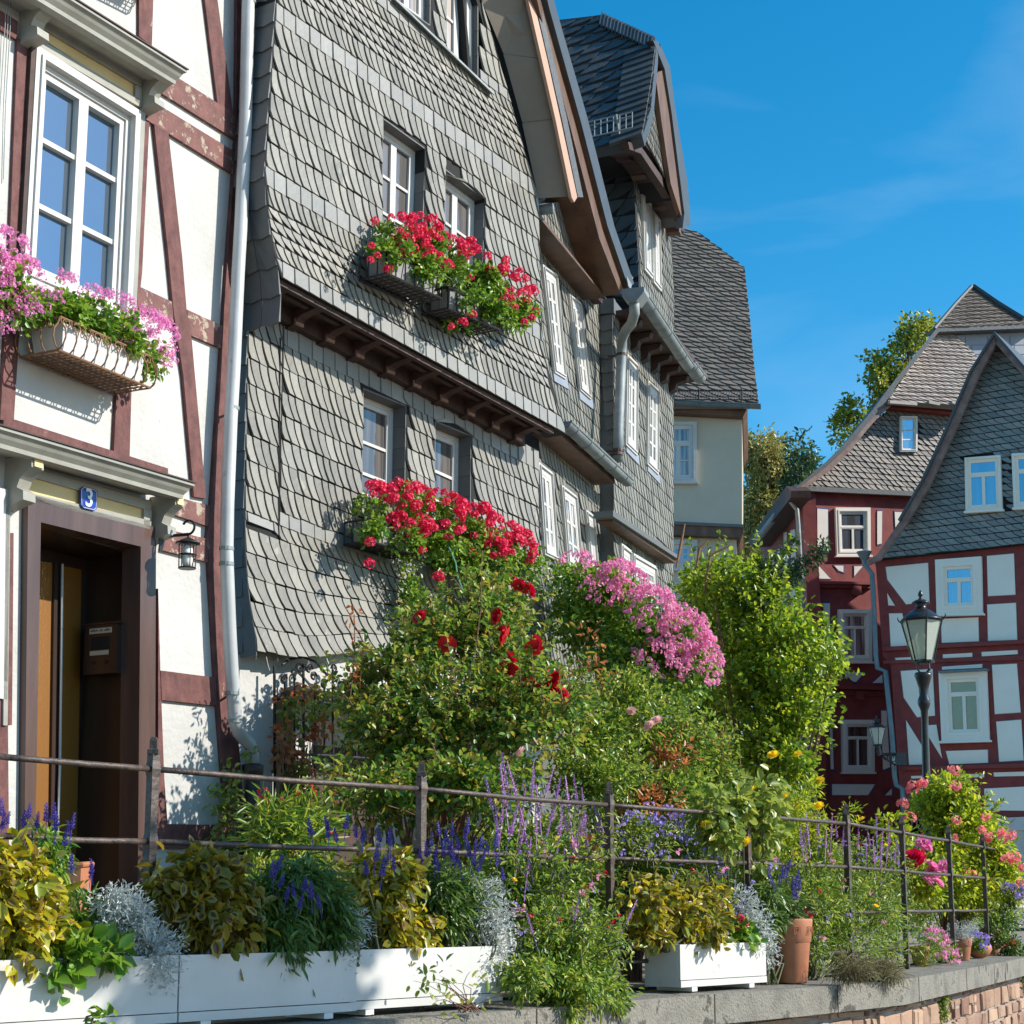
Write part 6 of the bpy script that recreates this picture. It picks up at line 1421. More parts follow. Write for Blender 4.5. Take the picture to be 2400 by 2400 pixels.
PM = {'red': [umbel('red_umbel', M['fl_red'], .040, 26, .014, s) for s in (1, 2, 3)],
      'pink': [umbel('pink_umbel', M['fl_pink'], .032, 12, .011, s, 1.25) for s in (4, 5, 6)],
      'pink2': [umbel('salmon_umbel', M['fl_pink2'], .040, 13, .017, s, 1.2) for s in (7, 8, 9)],
      'rose': [rosebloom('rose_bloom', M['fl_rose'], .045, s) for s in (1, 2)],
      'blush': [rosebloom('blush_bloom', M['fl_paleroses'], .055, s) for s in (3,)],
      'coral': [umbel('coral_cluster', M['fl_coral'], .05, 12, .026, s, 1.2) for s in (10, 11)],
      'pinkrose': [rosebloom('pink_rose', M['fl_pink2'], .07, 5)], 'redrose2': [rosebloom('magenta_rose', M['fl_red'], .09, 6)],
      'yellow': [rosebloom('yellow_bloom', M['fl_yellow'], .05, 7)], 'lilac': [umbel('lilac_bloom', M['fl_lilac'], .025, 6, .013, 12, 1.4)],
      'violet': [spikemesh('violet_spike', M['fl_violet'], .085, .019, 30, s) for s in (1, 2)], 'mauve': [spikemesh('mauve_spike', M['fl_mauve'], .15, .012, 44, s) for s in (3, 4)],
      'daisy': [umbel('pink_daisy', M['fl_pink2'], .02, 4, .014, 13, 1.5)], 'redbud': [umbel('red_bud', M['fl_rose'], .018, 7, .008, 14)], 'violetfl': [umbel('pansy', M['fl_lilac'], .03, 6, .016, 15, 1.3)]}
def put(parent, kind, pos, name, rng, sc=1., tilt=.5, face=None):
    me = rng.choice(PM[kind]); o = bpy.data.objects.new(name, me); COL.objects.link(o); par(o, parent); o.location = Vector(pos)
    o.rotation_euler = (rng.uniform(-tilt, tilt) + (0 if face is None else face), rng.uniform(-tilt, tilt), rng.uniform(0, 6.28)); s = sc * rng.uniform(.8, 1.2); o.scale = (s, s, s); return o
def heads(parent, kind, ells, n, name='flower_head', seed=1, sc=1., tilt=.5, side=(.45, -.75, .55), jit=.02):
    rng = random.Random(seed); E = ells3(ells); w = [e[1][0] * e[1][2] for e in E]; sd_ = Vector(side).normalized(); k = 0; pend = []
    while k < n:
        e = rng.choices(E, w)[0]; u = Vector((rng.gauss(0, 1), rng.gauss(0, 1), rng.gauss(0, 1))).normalized()
        if u.dot(sd_) < .1: continue
        p = Vector(e[0]) + Vector((u.x * e[1][0], u.y * e[1][1], u.z * e[1][2])) * rng.uniform(.9, 1.08)
        if k < 98: put(parent, kind, p, name, rng, sc, tilt)
        else: pend.append((p, rng.random() * 6.28, sc * rng.uniform(.8, 1.2), rng.randrange(len(PM[kind]))))
        k += 1
    if pend:
        V = []; F = []; b = 0
        for p, a, s, j in pend:
            me = PM[kind][j]; co = np.empty(len(me.vertices) * 3); me.vertices.foreach_get('co', co); co = co.reshape(-1, 3) * s; ca, sa = math.cos(a), math.sin(a)
            co = co @ np.array([[ca, sa, 0], [-sa, ca, 0], [0, 0, 1]]) + np.array(p); f = np.empty(len(me.polygons) * 4, np.int32); me.loops.foreach_get('vertex_index', f); V.append(co); F.append(f.reshape(-1, 4) + b); b += len(co)
        o = mesh_np(name + 's_far', np.concatenate(V), np.concatenate(F), PM[kind][0].materials[0], parent); o.name = 'small_blossoms'; o['kind'] = 'stuff'
def placed(parent, kind, pts, name='flower_head', seed=1, sc=1., tilt=.5, face=None):
    rng = random.Random(seed)
    for px, py, Y in pts: put(parent, kind, at(px, py, Y), name, rng, sc, tilt, face)
def plant(name, base, label, cat, ells, leaf, n, L, W, seed=1, group=None, stem='stem', ns=12, sr=.005, **k):
    root = thing(name, base, label, cat, group); ob, C = foliage('foliage', M[leaf], root, ells, n, L, W, seed=seed, **k)
    if ns: stems(root, base, C, M[stem], ns, sr, seed)
    return root
def YS(px, py, o, f=None): return (f or S).at(px, py, o).y
def E_(lst, f, o, rd): return [(x, y, rx, ry, YS(x, y, o, f), rd) for x, y, rx, ry in lst]
# ---- window flowers
gp = 'geraniums in the window baskets'
e1 = E_([(100, 735, 60, 32), (150, 735, 70, 42), (215, 760, 75, 48), (280, 800, 70, 50), (335, 840, 45, 45)], L, .20, .13)
g1 = plant('ivy_geranium', L.at(150, 800, .17), 'pink ivy geranium spilling from the rusty basket under the tall window', 'geranium', e1, 'leaf_ger', 2600, .042, .036, 1, gp, ncl=110, crad=.05)
heads(g1, 'pink', E_([(70, 720, 40, 30), (150, 665, 32, 26), (215, 695, 50, 22), (265, 715, 55, 28), (330, 765, 60, 40), (380, 800, 35, 60), (395, 860, 22, 30), (290, 800, 50, 30), (95, 700, 50, 22)], L, .22, .12), 190, 'pink_flower_head', 4, .72, 1.)
e2 = E_([(10, 700, 60, 70), (-60, 650, 90, 90), (60, 720, 45, 35)], L, .28, .14)
g2 = plant('ivy_geranium', L.at(-60, 760, .17), 'pink ivy geranium hanging in at the left edge of the photo', 'geranium', e2, 'leaf_ger', 1800, .042, .036, 2, gp, ncl=80, crad=.05)
heads(g2, 'pink', E_([(15, 590, 50, 55), (50, 650, 50, 50), (45, 730, 48, 42), (5, 770, 30, 30), (-40, 650, 70, 90)], L, .34, .12), 240, 'pink_flower_head', 5, .72, 1.)
e3 = E_([(925, 565, 50, 45), (985, 590, 60, 50), (1050, 625, 65, 50), (1115, 660, 65, 50), (1175, 700, 55, 45), (1220, 730, 35, 35), (1075, 745, 38, 26), (1010, 560, 45, 32), (900, 600, 36, 30), (960, 630, 40, 20), (1140, 705, 45, 25), (1200, 745, 40, 20)], S, UO + .17, .16)
e3 += E_([(930, 605, 45, 28), (1000, 640, 50, 28), (1090, 690, 45, 28), (1150, 725, 45, 26), (1210, 755, 32, 20)], S, UO + .33, .05)
g3 = plant('red_geranium', S.at(1050, 680, UO + .15), 'red geraniums in the black cages under the upper slate-house windows', 'geranium', e3, 'leaf_ger', 6200, .04, .035, 3, gp, ncl=190, crad=.05)
heads(g3, 'red', E_([(1000, 620, 60, 25), (1170, 710, 60, 30), (930, 540, 60, 38), (990, 555, 50, 50), (1060, 590, 60, 40), (1130, 620, 60, 40), (1190, 670, 50, 45), (1235, 705, 28, 45), (960, 590, 60, 30)], S, UO + .2, .16), 125, 'red_flower_head', 6, .85)
placed(g3, 'red', [(x, y, YS(x, y, UO + .3)) for x, y in ((910, 632), (885, 598), (868, 610), (1085, 755), (1108, 738), (1058, 765), (1102, 650), (1150, 712), (1245, 745), (1258, 730), (1228, 755), (870, 575))], 'red_flower_head', 7, .85)
e4 = E_([(880, 1200, 45, 48), (945, 1195, 70, 55), (1020, 1220, 75, 55), (1095, 1250, 75, 55), (1165, 1285, 65, 60), (1225, 1320, 42, 60), (940, 1265, 50, 32), (1060, 1320, 60, 32), (1150, 1350, 60, 35), (965, 1370, 22, 60), (975, 1420, 18, 40)], S, .20, .17)
e4 += E_([(880, 1240, 40, 24), (940, 1260, 50, 30), (1090, 1310, 45, 26), (1150, 1330, 50, 28), (1020, 1280, 50, 30)], S, .33, .05)
g4 = plant('red_geranium', S.at(1050, 1300, .15), 'large red geraniums over the cages of the lower slate storey', 'geranium', e4, 'leaf_ger', 7600, .04, .035, 4, gp, ncl=240, crad=.05)
heads(g4, 'red', E_([(940, 1235, 70, 30), (1120, 1290, 80, 35), (880, 1165, 50, 32), (945, 1175, 70, 45), (1020, 1195, 70, 45), (1090, 1225, 65, 50), (1160, 1260, 60, 45), (1215, 1290, 38, 50), (1000, 1250, 90, 32)], S, .25, .16), 170, 'red_flower_head', 8, 1.0)
placed(g4, 'red', [(x, y, YS(x, y, .36)) for x, y in ((868, 1272), (866, 1322), (1028, 1352), (990, 1290), (1105, 1298), (960, 1262), (1180, 1310), (1190, 1340), (1205, 1365), (1250, 1300), (1240, 1250))], 'red_flower_head', 9, 1.0)
# ---- climbing rose and shrubs in front of the slate houses
gr = at(1000, 2200, 11.4); gr.z = 1.1
def YE(lst, rd): return [(x, y, rx, ry, Y, rd) for x, y, rx, ry, Y in lst]
e5 = YE([(850, 1620, 60, 70, 11.3), (930, 1570, 90, 90, 11.3), (1040, 1510, 90, 100, 11.6), (1120, 1470, 100, 110, 11.8), (1190, 1420, 60, 50, 12), (1180, 1560, 120, 110, 11.5), (900, 1720, 120, 100, 10.9), (1050, 1690, 160, 130, 10.9), (1220, 1700, 150, 140, 10.9), (890, 1860, 130, 80, 10.4), (1080, 1850, 180, 90, 10.5), (1300, 1640, 80, 70, 11.4), (990, 1450, 50, 35, 11.9)], .38)
g5 = plant('climbing_rose', gr, 'big dark green climbing rose with crimson blooms in front of the slate house', 'rose bush', e5, 'leaf_rose', 26000, .050, .030, 5, None, 'stemred', 46, .009, ncl=900, crad=.075, wob=.12) if False else None
root = thing('climbing_rose', gr, 'big dark green climbing rose with crimson blooms in front of the slate house', 'rose bush'); ob, C = foliage('foliage', M['leaf_rose'], root, e5, 15500, .052, .034, 430, .075, 5, shell=.85); shoots(root, M['leaf_rose'], M['stemred'], e5, 330, .42, .055, .034, 55, nl=12); stems(root, gr, C, M['stemred'], 60, .009, 5, wob=.14); g5 = root
placed(g5, 'rose', [(x, y, 10.9 if y > 1480 else 11.3) for x, y in ((984, 1447), (1048, 1510), (1165, 1445), (1180, 1478), (1186, 1492), (1196, 1548), (1192, 1562), (1255, 1505), (1252, 1520), (1236, 1606), (1262, 1622), (1293, 1594), (1308, 1590), (1300, 1614), (1318, 1628), (1288, 1612), (1225, 1378), (1216, 1372), (1240, 1385), (1290, 1628))], 'rose_bloom', 3, 1.05, .5, .9)
# few single upright shoots against the slates
for (x0, y0, x1, y1, lf, lab) in ((820, 1640, 830, 1440, 'leaf_dry', 'thin reddish rose shoot standing up against the pale slates'), (1110, 1560, 1130, 1290, 'leaf_vine', 'long arching green shoot in front of the lower red geraniums')):
    r_ = thing('rose_shoot', at(x0, y0, 11), lab, 'rose shoot'); A = at(x0, y0, 11); B2 = at(x1, y1, 11.2); mb = MB(); mb.tube([A, A.lerp(B2, .5) + Vector((.02, 0, 0)), B2], .004, 5); mb.build('stem', M['stemred'], r_)
    foliage('foliage', M[lf], r_, [(x0 + (x1 - x0) * t, y0 + (y1 - y0) * t, 10, 16, 11.1, .04) for t in (.2, .4, .6, .8, 1)], 46, .05, .025, 20, .03, int(x0))
e6 = YE([(1340, 1375, 60, 55, 15), (1420, 1410, 80, 75, 14.8), (1500, 1480, 85, 85, 14.6), (1580, 1530, 85, 85, 14.5), (1640, 1570, 45, 65, 14.5), (1370, 1460, 80, 80, 14.8), (1460, 1560, 90, 70, 14.5), (1560, 1620, 80, 40, 14.4)], .5)
b6 = at(1480, 2170, 14.6); b6.z = 1.1
g6 = plant('pink_geranium_mass', b6, 'huge cascading mass of salmon pink ivy geraniums beside the slate houses', 'geranium', e6, 'leaf_ger', 11000, .055, .042, 6, None, 'stemred', 26, .008, ncl=380, crad=.08)
heads(g6, 'pink2', YE([(1350, 1335, 50, 30, 14.8), (1450, 1370, 60, 50, 14.6), (1520, 1450, 70, 75, 14.4), (1600, 1510, 70, 80, 14.3), (1645, 1560, 42, 70, 14.3), (1540, 1560, 80, 55, 14.2), (1400, 1400, 60, 40, 14.5)], .45), 560, 'pink_flower_head', 11, .68, 1.)
# dark hedge wall and lime shrub
b7 = at(1800, 2180, 17.5); b7.z = 1.1
e7 = YE([(1700, 1390, 80, 70, 17.5), (1780, 1390, 70, 80, 17.5), (1800, 1480, 100, 100, 17.3), (1850, 1560, 90, 80, 17.2), (1900, 1620, 65, 45, 17.2), (1860, 1680, 80, 70, 17.2), (1760, 1600, 90, 110, 17.3), (1780, 1760, 80, 90, 17.2), (1850, 1800, 60, 50, 17), (1650, 1350, 50, 45, 17.8), (1920, 1490, 40, 30, 17.2), (1945, 1560, 35, 22, 17.2)], .7)
g7 = plant('lime_green_shrub', b7, 'tall bright lime green leafy shrub between the slate houses and red house', 'shrub', e7, 'leaf_shrub', 14500, .064, .048, 7, None, 'stemred', 44, .014, ncl=420, crad=.10, shell=.85)
shoots(g7, M['leaf_shrub'], M['stemred'], e7, 170, .55, .065, .05, 77, down=.1, side=(.8, -.4, .5), nl=16)
b8 = at(1660, 2180, 18.6); b8.z = 1.1
g8 = plant('dark_hedge', b8, 'dark tangled hedge behind the pink geraniums with dry twigs', 'hedge', YE([(1640, 1400, 60, 70, 18.8), (1700, 1500, 90, 110, 18.8), (1690, 1650, 90, 120, 18.6), (1650, 1780, 90, 100, 18.4), (1740, 1850, 90, 80, 18.3)], .6), 'leaf_gard', 9000, .07, .05, 8, None, 'stemred', 30, .015, ncl=330, crad=.12)
# long shoots over the shrub
for (pp, lab) in (([(1760, 1420), (1800, 1330), (1870, 1255)], 'long feathery hop shoot reaching left of the red house, upper one'), ([(1780, 1400), (1860, 1320), (1935, 1275)], 'long feathery hop shoot crossing the cream panels of the red house'), ([(1790, 1420), (1860, 1350), (1925, 1295)], 'short hop shoot just under the feathery one at the red house')):
    r_ = thing('hop_shoot', at(pp[0][0], pp[0][1], 17.4), lab, 'shoot'); mb = MB(); mb.tube([at(x, y, 17.2) for x, y in pp], .008, 5); mb.build('stem', M['stem'], r_)
    ee = []
    for (x0, y0), (x1, y1) in zip(pp, pp[1:]): ee += [(x0 + (x1 - x0) * t, y0 + (y1 - y0) * t, 14, 9, 17.2, .06) for t in (.15, .4, .65, .9)]
    foliage('foliage', M['leaf_dark'], r_, ee, 330, .055, .03, 60, .05, int(pp[1][0]), down=.3)
r_ = thing('dry_flower_spike', at(1640, 1400, 17), 'dry brown seed spikes standing above the dark hedge', 'seed spikes'); mb = MB()
for pp in ([(1585, 1330), (1595, 1280), (1605, 1228)], [(1650, 1390), (1665, 1300), (1712, 1278)], [(1632, 1330), (1640, 1285), (1660, 1267)]): mb.tube([at(x, y, 17) for x, y in pp], [.012, .018, .008], 6)
mb.build('stalks', M['leaf_dry'] if False else M['rust'], r_)
# mid bushes right of the rose
b9 = at(1480, 2200, 11.6); b9.z = 1.1
g9 = plant('mixed_rose_bush', b9, 'olive and rusty leaved bush with a few blush roses below the pink geraniums', 'bush', e9 := YE([(1380, 1720, 90, 100, 11.9), (1500, 1700, 100, 90, 12.2), (1600, 1750, 90, 100, 12.4), (1680, 1800, 60, 80, 12.6), (1400, 1830, 120, 90, 11.4), (1560, 1860, 130, 70, 11.9), (1450, 1620, 80, 40, 12.3)], .45), 'leaf_gard', 17000, .042, .024, 9, None, 'stemred', 50, .007, ncl=560, crad=.07, shell=.8)
shoots(g9, M['leaf_gard'], M['stemred'], e9, 150, .30, .045, .026, 95)
placed(g9, 'blush', [(1480, 1667, 11.6), (1522, 1702, 11.6), (1222, 1765, 10.3), (1538, 1690, 11.7)], 'blush_rose', 4, .62, .4, .9)
foliage('autumn_leaves', M['leaf_dry'], g9, YE([(1390, 1500, 30, 22, 12.2), (1400, 1560, 25, 18, 12), (1440, 1600, 40, 15, 12), (1560, 1780, 70, 60, 11.9), (1660, 1760, 40, 60, 12.4), (1530, 1880, 70, 30, 11.5)], .2), 620, .06, .028, 80, .06, 91)
# ---- background trees
def tree(px, py0, Y, lab, ells, lf, n, L, W, seed, ncl, crad, tr=.12, up_='bark', group='trees behind the houses', rd=1.6, ns=60):
    b = at(px, HOR, Y); b.z = 0.5; root = thing('tree', b, lab, 'tree', group); E = [(x, y, rx, ry, Y, rd) for x, y, rx, ry in ells]
    ob, C = foliage('crown', M[lf], root, E, n, L, W, ncl, crad, seed, shell=.6)
    mb = MB(); tp = at(px, py0, Y); mb.tube([b, b.lerp(tp, .3) + Vector((.15, 0, 0)), b.lerp(tp, .65) - Vector((.1, 0, 0)), tp], [tr * 1.6, tr * 1.2, tr * .8, tr * .4], 10)
    rng = random.Random(seed)
    for c in rng.sample(list(C), min(ns, len(C))):
        c = Vector(c); q = b.lerp(tp, rng.uniform(.45, .98)); mb.tube([q, q.lerp(c, .5) + Vector((0, 0, rng.uniform(-.2, .3))), c], [tr * .35, tr * .2, tr * .06], 5)
    mb.build('trunk', M['bark'], root); return root
tree(1790, 1120, 52, 'yellowing birch between the beige house and the red house', [(1770, 1060, 35, 45), (1800, 1080, 50, 50), (1815, 1150, 55, 60), (1785, 1200, 60, 80), (1770, 1290, 50, 60), (1840, 1200, 35, 50)], 'leaf_birch', 15000, .15, .10, 21, 420, .28, .14)
tree(1872, 1070, 48, 'small dark pointed tree beside the birch left of the red roof', [(1866, 1050, 14, 24), (1878, 1090, 28, 28), (1872, 1130, 36, 30), (1890, 1110, 20, 20)], 'leaf_dark', 2000, .15, .09, 22, 90, .22, .07)
tree(2130, 800, 58, 'tall airy tree rising behind the roof of the red house', [(2130, 760, 30, 24), (2170, 765, 26, 22), (2150, 800, 40, 24), (2105, 800, 32, 22), (2060, 840, 26, 16), (2120, 850, 40, 28), (2070, 870, 38, 26), (2045, 900, 24, 20), (2060, 920, 30, 24), (2110, 900, 45, 30), (2000, 955, 34, 18), (1975, 985, 24, 16), (2020, 990, 36, 26), (1965, 1030, 16, 14), (1990, 1035, 22, 18)], 'leaf_tree', 4200, .17, .12, 23, 150, .24, .14, rd=1.0)
# ---- garden behind and around the railing
def gy(px, o): return onfence(px, 2100, o).y
def GE(lst, o, rd): return [(x, y, rx, ry, gy(x, o), rd) for x, y, rx, ry in lst]
def gb_(px, o): q = onfence(px, 2150, o); q.z = 1.1; return q
gc = thing('ground_cover', gb_(1500, -1.), 'low mixed green planting filling the bed behind the railing', 'ground cover'); gc['kind'] = 'stuff'
del gc['category']
gc2, _ = foliage('low_plants', M['leaf_gard'], gc, GE([(620, 2080, 60, 70), (700, 2100, 100, 90), (850, 2080, 120, 90), (1000, 2060, 120, 100), (1150, 2040, 110, 120), (1300, 2050, 130, 130), (1450, 2060, 130, 130), (1600, 2050, 120, 110), (1720, 2080, 100, 100), (1850, 2080, 100, 90), (1960, 2110, 90, 80), (2060, 2120, 80, 70), (2160, 2130, 80, 60), (2260, 2120, 70, 60), (2340, 2140, 60, 50)], -1.0, .45), 24000, .045, .022, 900, .08, 31, shell=.7)
gc['kind'] = 'stuff'; gc2['kind'] = 'stuff'
fg = thing('far_shrubbery', at(1700, HOR, 24), 'loose green shrubbery at the foot of the red houses', 'shrubbery'); fg['kind'] = 'stuff'; del fg['category']
f2, _ = foliage('shrub_leaves', M['leaf_gard'], fg, [(x, y, 100, 90, 22., .5) for x, y in ((1600, 2060), (1750, 2030), (1900, 2060))], 7000, .07, .05, 300, .14, 32); f2['kind'] = 'stuff'
# sage with purple spikes
gs = 'flowering sage along the railing'
g = plant('sage', gb_(1260, -.35), 'bushy green sage with tall mauve spikes left of the third railing post', 'sage', GE([(1230, 2010, 80, 90), (1310, 2000, 80, 100), (1260, 2100, 110, 90), (1370, 2060, 70, 90), (1200, 2080, 60, 60)], -.3, .22), 'leaf_gard', 9000, .045, .020, 41, gs, ns=26, ncl=330, crad=.06)
rng = random.Random(8)
placed(g, 'mauve', [(x, y, gy(x, -.06)) for x, y in ((1405, 1950), (1420, 1985), (1155, 1900), (1168, 1965), (1265, 1920), (1310, 1965), (1335, 1905), (1280, 1860), (1212, 1870), (1355, 1895), (1185, 1890), (1195, 1960), (1190, 1850), (1220, 1930), (1245, 1880), (1248, 1850), (1257, 1960), (1275, 1990), (1290, 1930), (1297, 1895), (1240, 2010), (1330, 1950), (1345, 1995), (1360, 1960), (1372, 1930), (1350, 2020), (1215, 2010), (1300, 2030), (1175, 1930), (1320, 2060), (1235, 2050), (1380, 2010))], 'flower_spike', 3, 1.35, .25)
g = plant('sage', gb_(1330, .12), 'green sage with mauve tips crowding round the foot of the third post', 'sage', GE([(1290, 2190, 90, 55), (1380, 2200, 75, 70), (1330, 2250, 100, 60), (1400, 2290, 70, 40), (1260, 2270, 60, 50)], .12, .20), 'leaf_gard', 4300, .042, .020, 42, gs, ns=20, ncl=260, crad=.055)
placed(g, 'mauve', [(x, y, gy(x, .25)) for x, y in ((1345, 2160), (1352, 2200), (1375, 2180), (1410, 2230), (1456, 2190), (1470, 2160), (1250, 2190), (1390, 2160))], 'flower_spike', 5, .9, .5)
placed(g, 'redbud', [(x, y, gy(x, .28)) for x, y in ((1310, 2158), (1304, 2172), (1438, 2163), (1428, 2175), (1396, 2180), (1448, 2148))], 'red_flower', 5, .9, .5)
g = plant('trailing_bush', gb_(1330, .30), 'green bush trailing down over the concrete coping beside the short white box', 'bush', GE([(1230, 2290, 60, 40), (1320, 2310, 90, 40), (1400, 2320, 70, 35), (1430, 2345, 40, 22), (1330, 2360, 30, 40)], .36, .12), 'leaf_gard', 3000, .042, .018, 43, None, ns=16, ncl=200, crad=.05, down=.4)
placed(g, 'mauve', [(1455, 2345, gy(1455, .4)), (1440, 2360, gy(1440, .4))], 'flower_spike', 5, .8, 1.2)
g = plant('lilac_aster', gb_(1560, -.5), 'lilac flowering perennial behind the railing above the short white box', 'aster', GE([(1500, 1960, 60, 60), (1580, 1990, 80, 60), (1640, 2010, 60, 60), (1540, 2060, 90, 50)], -.5, .25), 'leaf_gard', 5200, .04, .012, 44, None, ns=26, ncl=220, crad=.06)
heads(g, 'lilac', GE([(1500, 1960, 60, 60), (1540, 1930, 60, 45), (1590, 2000, 80, 45), (1640, 2040, 60, 40)], -.3, .3), 96, 'lilac_flower', 12, .72)
placed(g, 'violet', [(x, y, gy(x, -.3)) for x, y in ((1680, 1985), (1700, 1990), (1710, 1975), (1725, 1985), (1690, 1975), (1735, 1995), (1672, 1975), (1718, 1998))], 'flower_spike', 5, .9, .2)
g = plant('squash_vine', gb_(1720, -.05), 'pale green climbing vine draped over the railing at the fourth post', 'vine', GE([(1670, 1900, 45, 32), (1720, 1900, 55, 36), (1770, 1890, 45, 35), (1790, 1960, 28, 60), (1690, 1950, 35, 30), (1775, 2050, 25, 50), (1800, 1850, 30, 30)], -.02, .12), 'leaf_vine', 1200, .066, .056, 45, None, ns=16, ncl=110, crad=.07, down=.5)
placed(g, 'yellow', [(x, y, gy(x, 0)) for x, y in ((1655, 1933), (1745, 1975), (1762, 1855), (1785, 1910))], 'yellow_flower', 4, .7, .5, .8)
g = plant('evening_primrose', gb_(1880, -.4), 'evening primrose with bright yellow blooms rising above the railing', 'evening primrose', GE([(1850, 1900, 40, 60), (1890, 1950, 50, 60), (1830, 1970, 50, 60), (1905, 1850, 16, 30), (1990, 1900, 20, 30)], -.35, .18), 'leaf_lime', 2600, .05, .014, 46, None, ns=26, ncl=140, crad=.05)
placed(g, 'yellow', [(x, y, gy(x, -.3)) for x, y in ((1922, 1829), (1836, 1867), (1868, 1892), (1918, 1890), (1905, 1924), (2019, 1922), (1812, 1770), (1870, 1768))], 'yellow_flower', 4, .66, .5, .9)
g = plant('dry_sage', gb_(1960, -.3), 'half dry sage with pink and brown spikes right of the yellow flowers', 'sage', GE([(1930, 2010, 60, 60), (2020, 2020, 60, 60), (2090, 2040, 50, 60), (1980, 2080, 80, 60)], -.3, .2), 'leaf_gard', 4200, .042, .014, 47, gs, ns=26, ncl=200, crad=.06)
placed(g, 'mauve', [(x, y, gy(x, -.02)) for x, y in ((1895, 1965), (1935, 1990), (1990, 1955), (2010, 1990), (2065, 2040), (2085, 1980), (1880, 1990), (1917, 1960), (1948, 1960), (1962, 1965), (1975, 1985), (2040, 1985), (2055, 1965), (2050, 2020), (2078, 2010), (2095, 2020), (2105, 2030), (2118, 2010), (2030, 2010), (1890, 2010), (2065, 2000))], 'flower_spike', 6, 1.2, .15)
g = plant('wild_border', gb_(1900, .0), 'tall grassy yellow green border pressing through the railing', 'border plants', GE([(1840, 2080, 60, 70), (1900, 2120, 70, 90), (1960, 2160, 70, 80), (2040, 2130, 70, 80), (2080, 2200, 60, 60), (2000, 2220, 80, 50), (1900, 2210, 60, 60)], -.05, .2), 'leaf_gard', 6500, .050, .013, 48, None, ns=40, sr=.004, ncl=380, crad=.06)
g = plant('dry_grass_tuft', cop(2060, .34), 'brown dry tuft of grass hanging over the coping', 'grass tuft', GE([(2000, 2270, 60, 25), (2060, 2280, 55, 30), (2080, 2310, 25, 30)], .30, .08), 'leaf_grass', 2600, .06, .004, 49, None, ns=20, sr=.002, ncl=150, crad=.04, down=.5)
gsh = GE([(1840, 2080, 60, 70), (1960, 2120, 70, 70), (2060, 2110, 60, 60), (1330, 2010, 90, 80), (1500, 2030, 90, 60), (1640, 2080, 80, 60)], -.05, .2)
gsh2 = GE([(1290, 2190, 90, 55), (1380, 2200, 75, 70), (1330, 2270, 100, 60), (1230, 2290, 60, 40), (1260, 2060, 90, 70)], .2, .2)
gw_ = thing('wild_shoots', gb_(1700, -.1), 'scattered thin leafy shoots growing through the railing', 'border plants'); shoots(gw_, M['leaf_vine'], M['stem'], gsh, 90, .34, .045, .018, 93, down=.15); shoots(gw_, M['leaf_gard'], M['stem'], gsh2, 110, .26, .042, .018, 94, down=.3, name='lower_shoots')
# roses at the street lamp
b = at(2220, HOR, 18.5); b.z = 1.1
g = plant('rose_bush', b, 'sunlit yellow green rose bush with coral and pink blooms round the lamp post', 'rose bush', e50 := [(2200, 1880, 50, 50, 18.8, .4), (2230, 1860, 50, 40, 18.6, .4), (2250, 1940, 80, 70, 18.6, .5), (2200, 2010, 50, 50, 18.4, .4), (2085, 1935, 26, 22, 17.8, .2), (2110, 1975, 30, 14, 17.8, .2), (2310, 1990, 60, 60, 18.8, .4), (2340, 2060, 50, 60, 18.8, .4), (2220, 2070, 70, 60, 18, .4), (2170, 2070, 50, 50, 17, .3), (2290, 2090, 60, 50, 18.3, .4)], 'leaf_lime', 11000, .065, .042, 50, None, 'stemred', 50, .008, ncl=360, crad=.10, shell=.8)
shoots(g, M['leaf_lime'], M['stemred'], e50, 80, .5, .06, .04, 59)
placed(g, 'coral', [(x, y, 17.9) for x, y in ((2158, 1838), (2140, 1842), (2138, 1850), (2235, 1805), (2238, 1842), (2162, 1834), (2115, 1884), (2240, 1922), (2310, 1915), (2318, 1960), (2345, 1950), (2352, 1965), (2310, 1970), (2370, 1955), (2375, 2020), (2380, 2010), (2360, 2010), (2300, 1945), (2135, 1915), (2395, 2035), (2392, 2070), (2275, 2050), (2240, 1965))], 'coral_flower', 4, 1., .6)
placed(g, 'redrose2', [(2140, 2008, 16.4), (2148, 2018, 16.4), (2143, 2028, 16.4)], 'rose_bloom', 4, .95, .3, .9)
placed(g, 'pinkrose', [(x, y, 16.6) for x, y in ((2165, 1975), (2175, 1985), (2160, 1985), (2182, 2030), (2190, 2040), (2185, 2048), (2215, 2030), (2172, 2065), (2200, 2070))], 'rose_bloom', 5, .8, .3, .9)
g = plant('pink_bedding_daisy', gb_(2200, .05), 'small bush of pale pink daisies at the foot of the railing', 'daisies', GE([(2190, 2210, 30, 35), (2220, 2230, 28, 25), (2170, 2240, 25, 25)], .05, .1), 'leaf_gard', 1900, .035, .008, 51, None, ns=14, ncl=90, crad=.04)
heads(g, 'daisy', GE([(2190, 2215, 32, 38), (2215, 2240, 32, 25)], .1, .1), 34, 'daisy', 3, 1.1)
g = plant('grey_herb', gb_(2255, .0), 'silvery grey herb in the small pot behind the railing', 'herb', GE([(2250, 2190, 30, 26), (2275, 2180, 20, 22)], .02, .08), 'leaf_silver', 1200, .03, .006, 52, None, ns=10, ncl=70, crad=.035)
g = plant('pansies', cop(2292, .06) + Vector((0, 0, .1)), 'blue pansies in the brown bowl', 'pansies', GE([(2292, 2215, 18, 12)], .08, .08), 'leaf_ger', 380, .03, .02, 53, None, ns=6, ncl=30, crad=.03)
heads(g, 'violetfl', GE([(2292, 2208, 22, 16)], .1, .08), 16, 'pansy_flower', 3, .9)
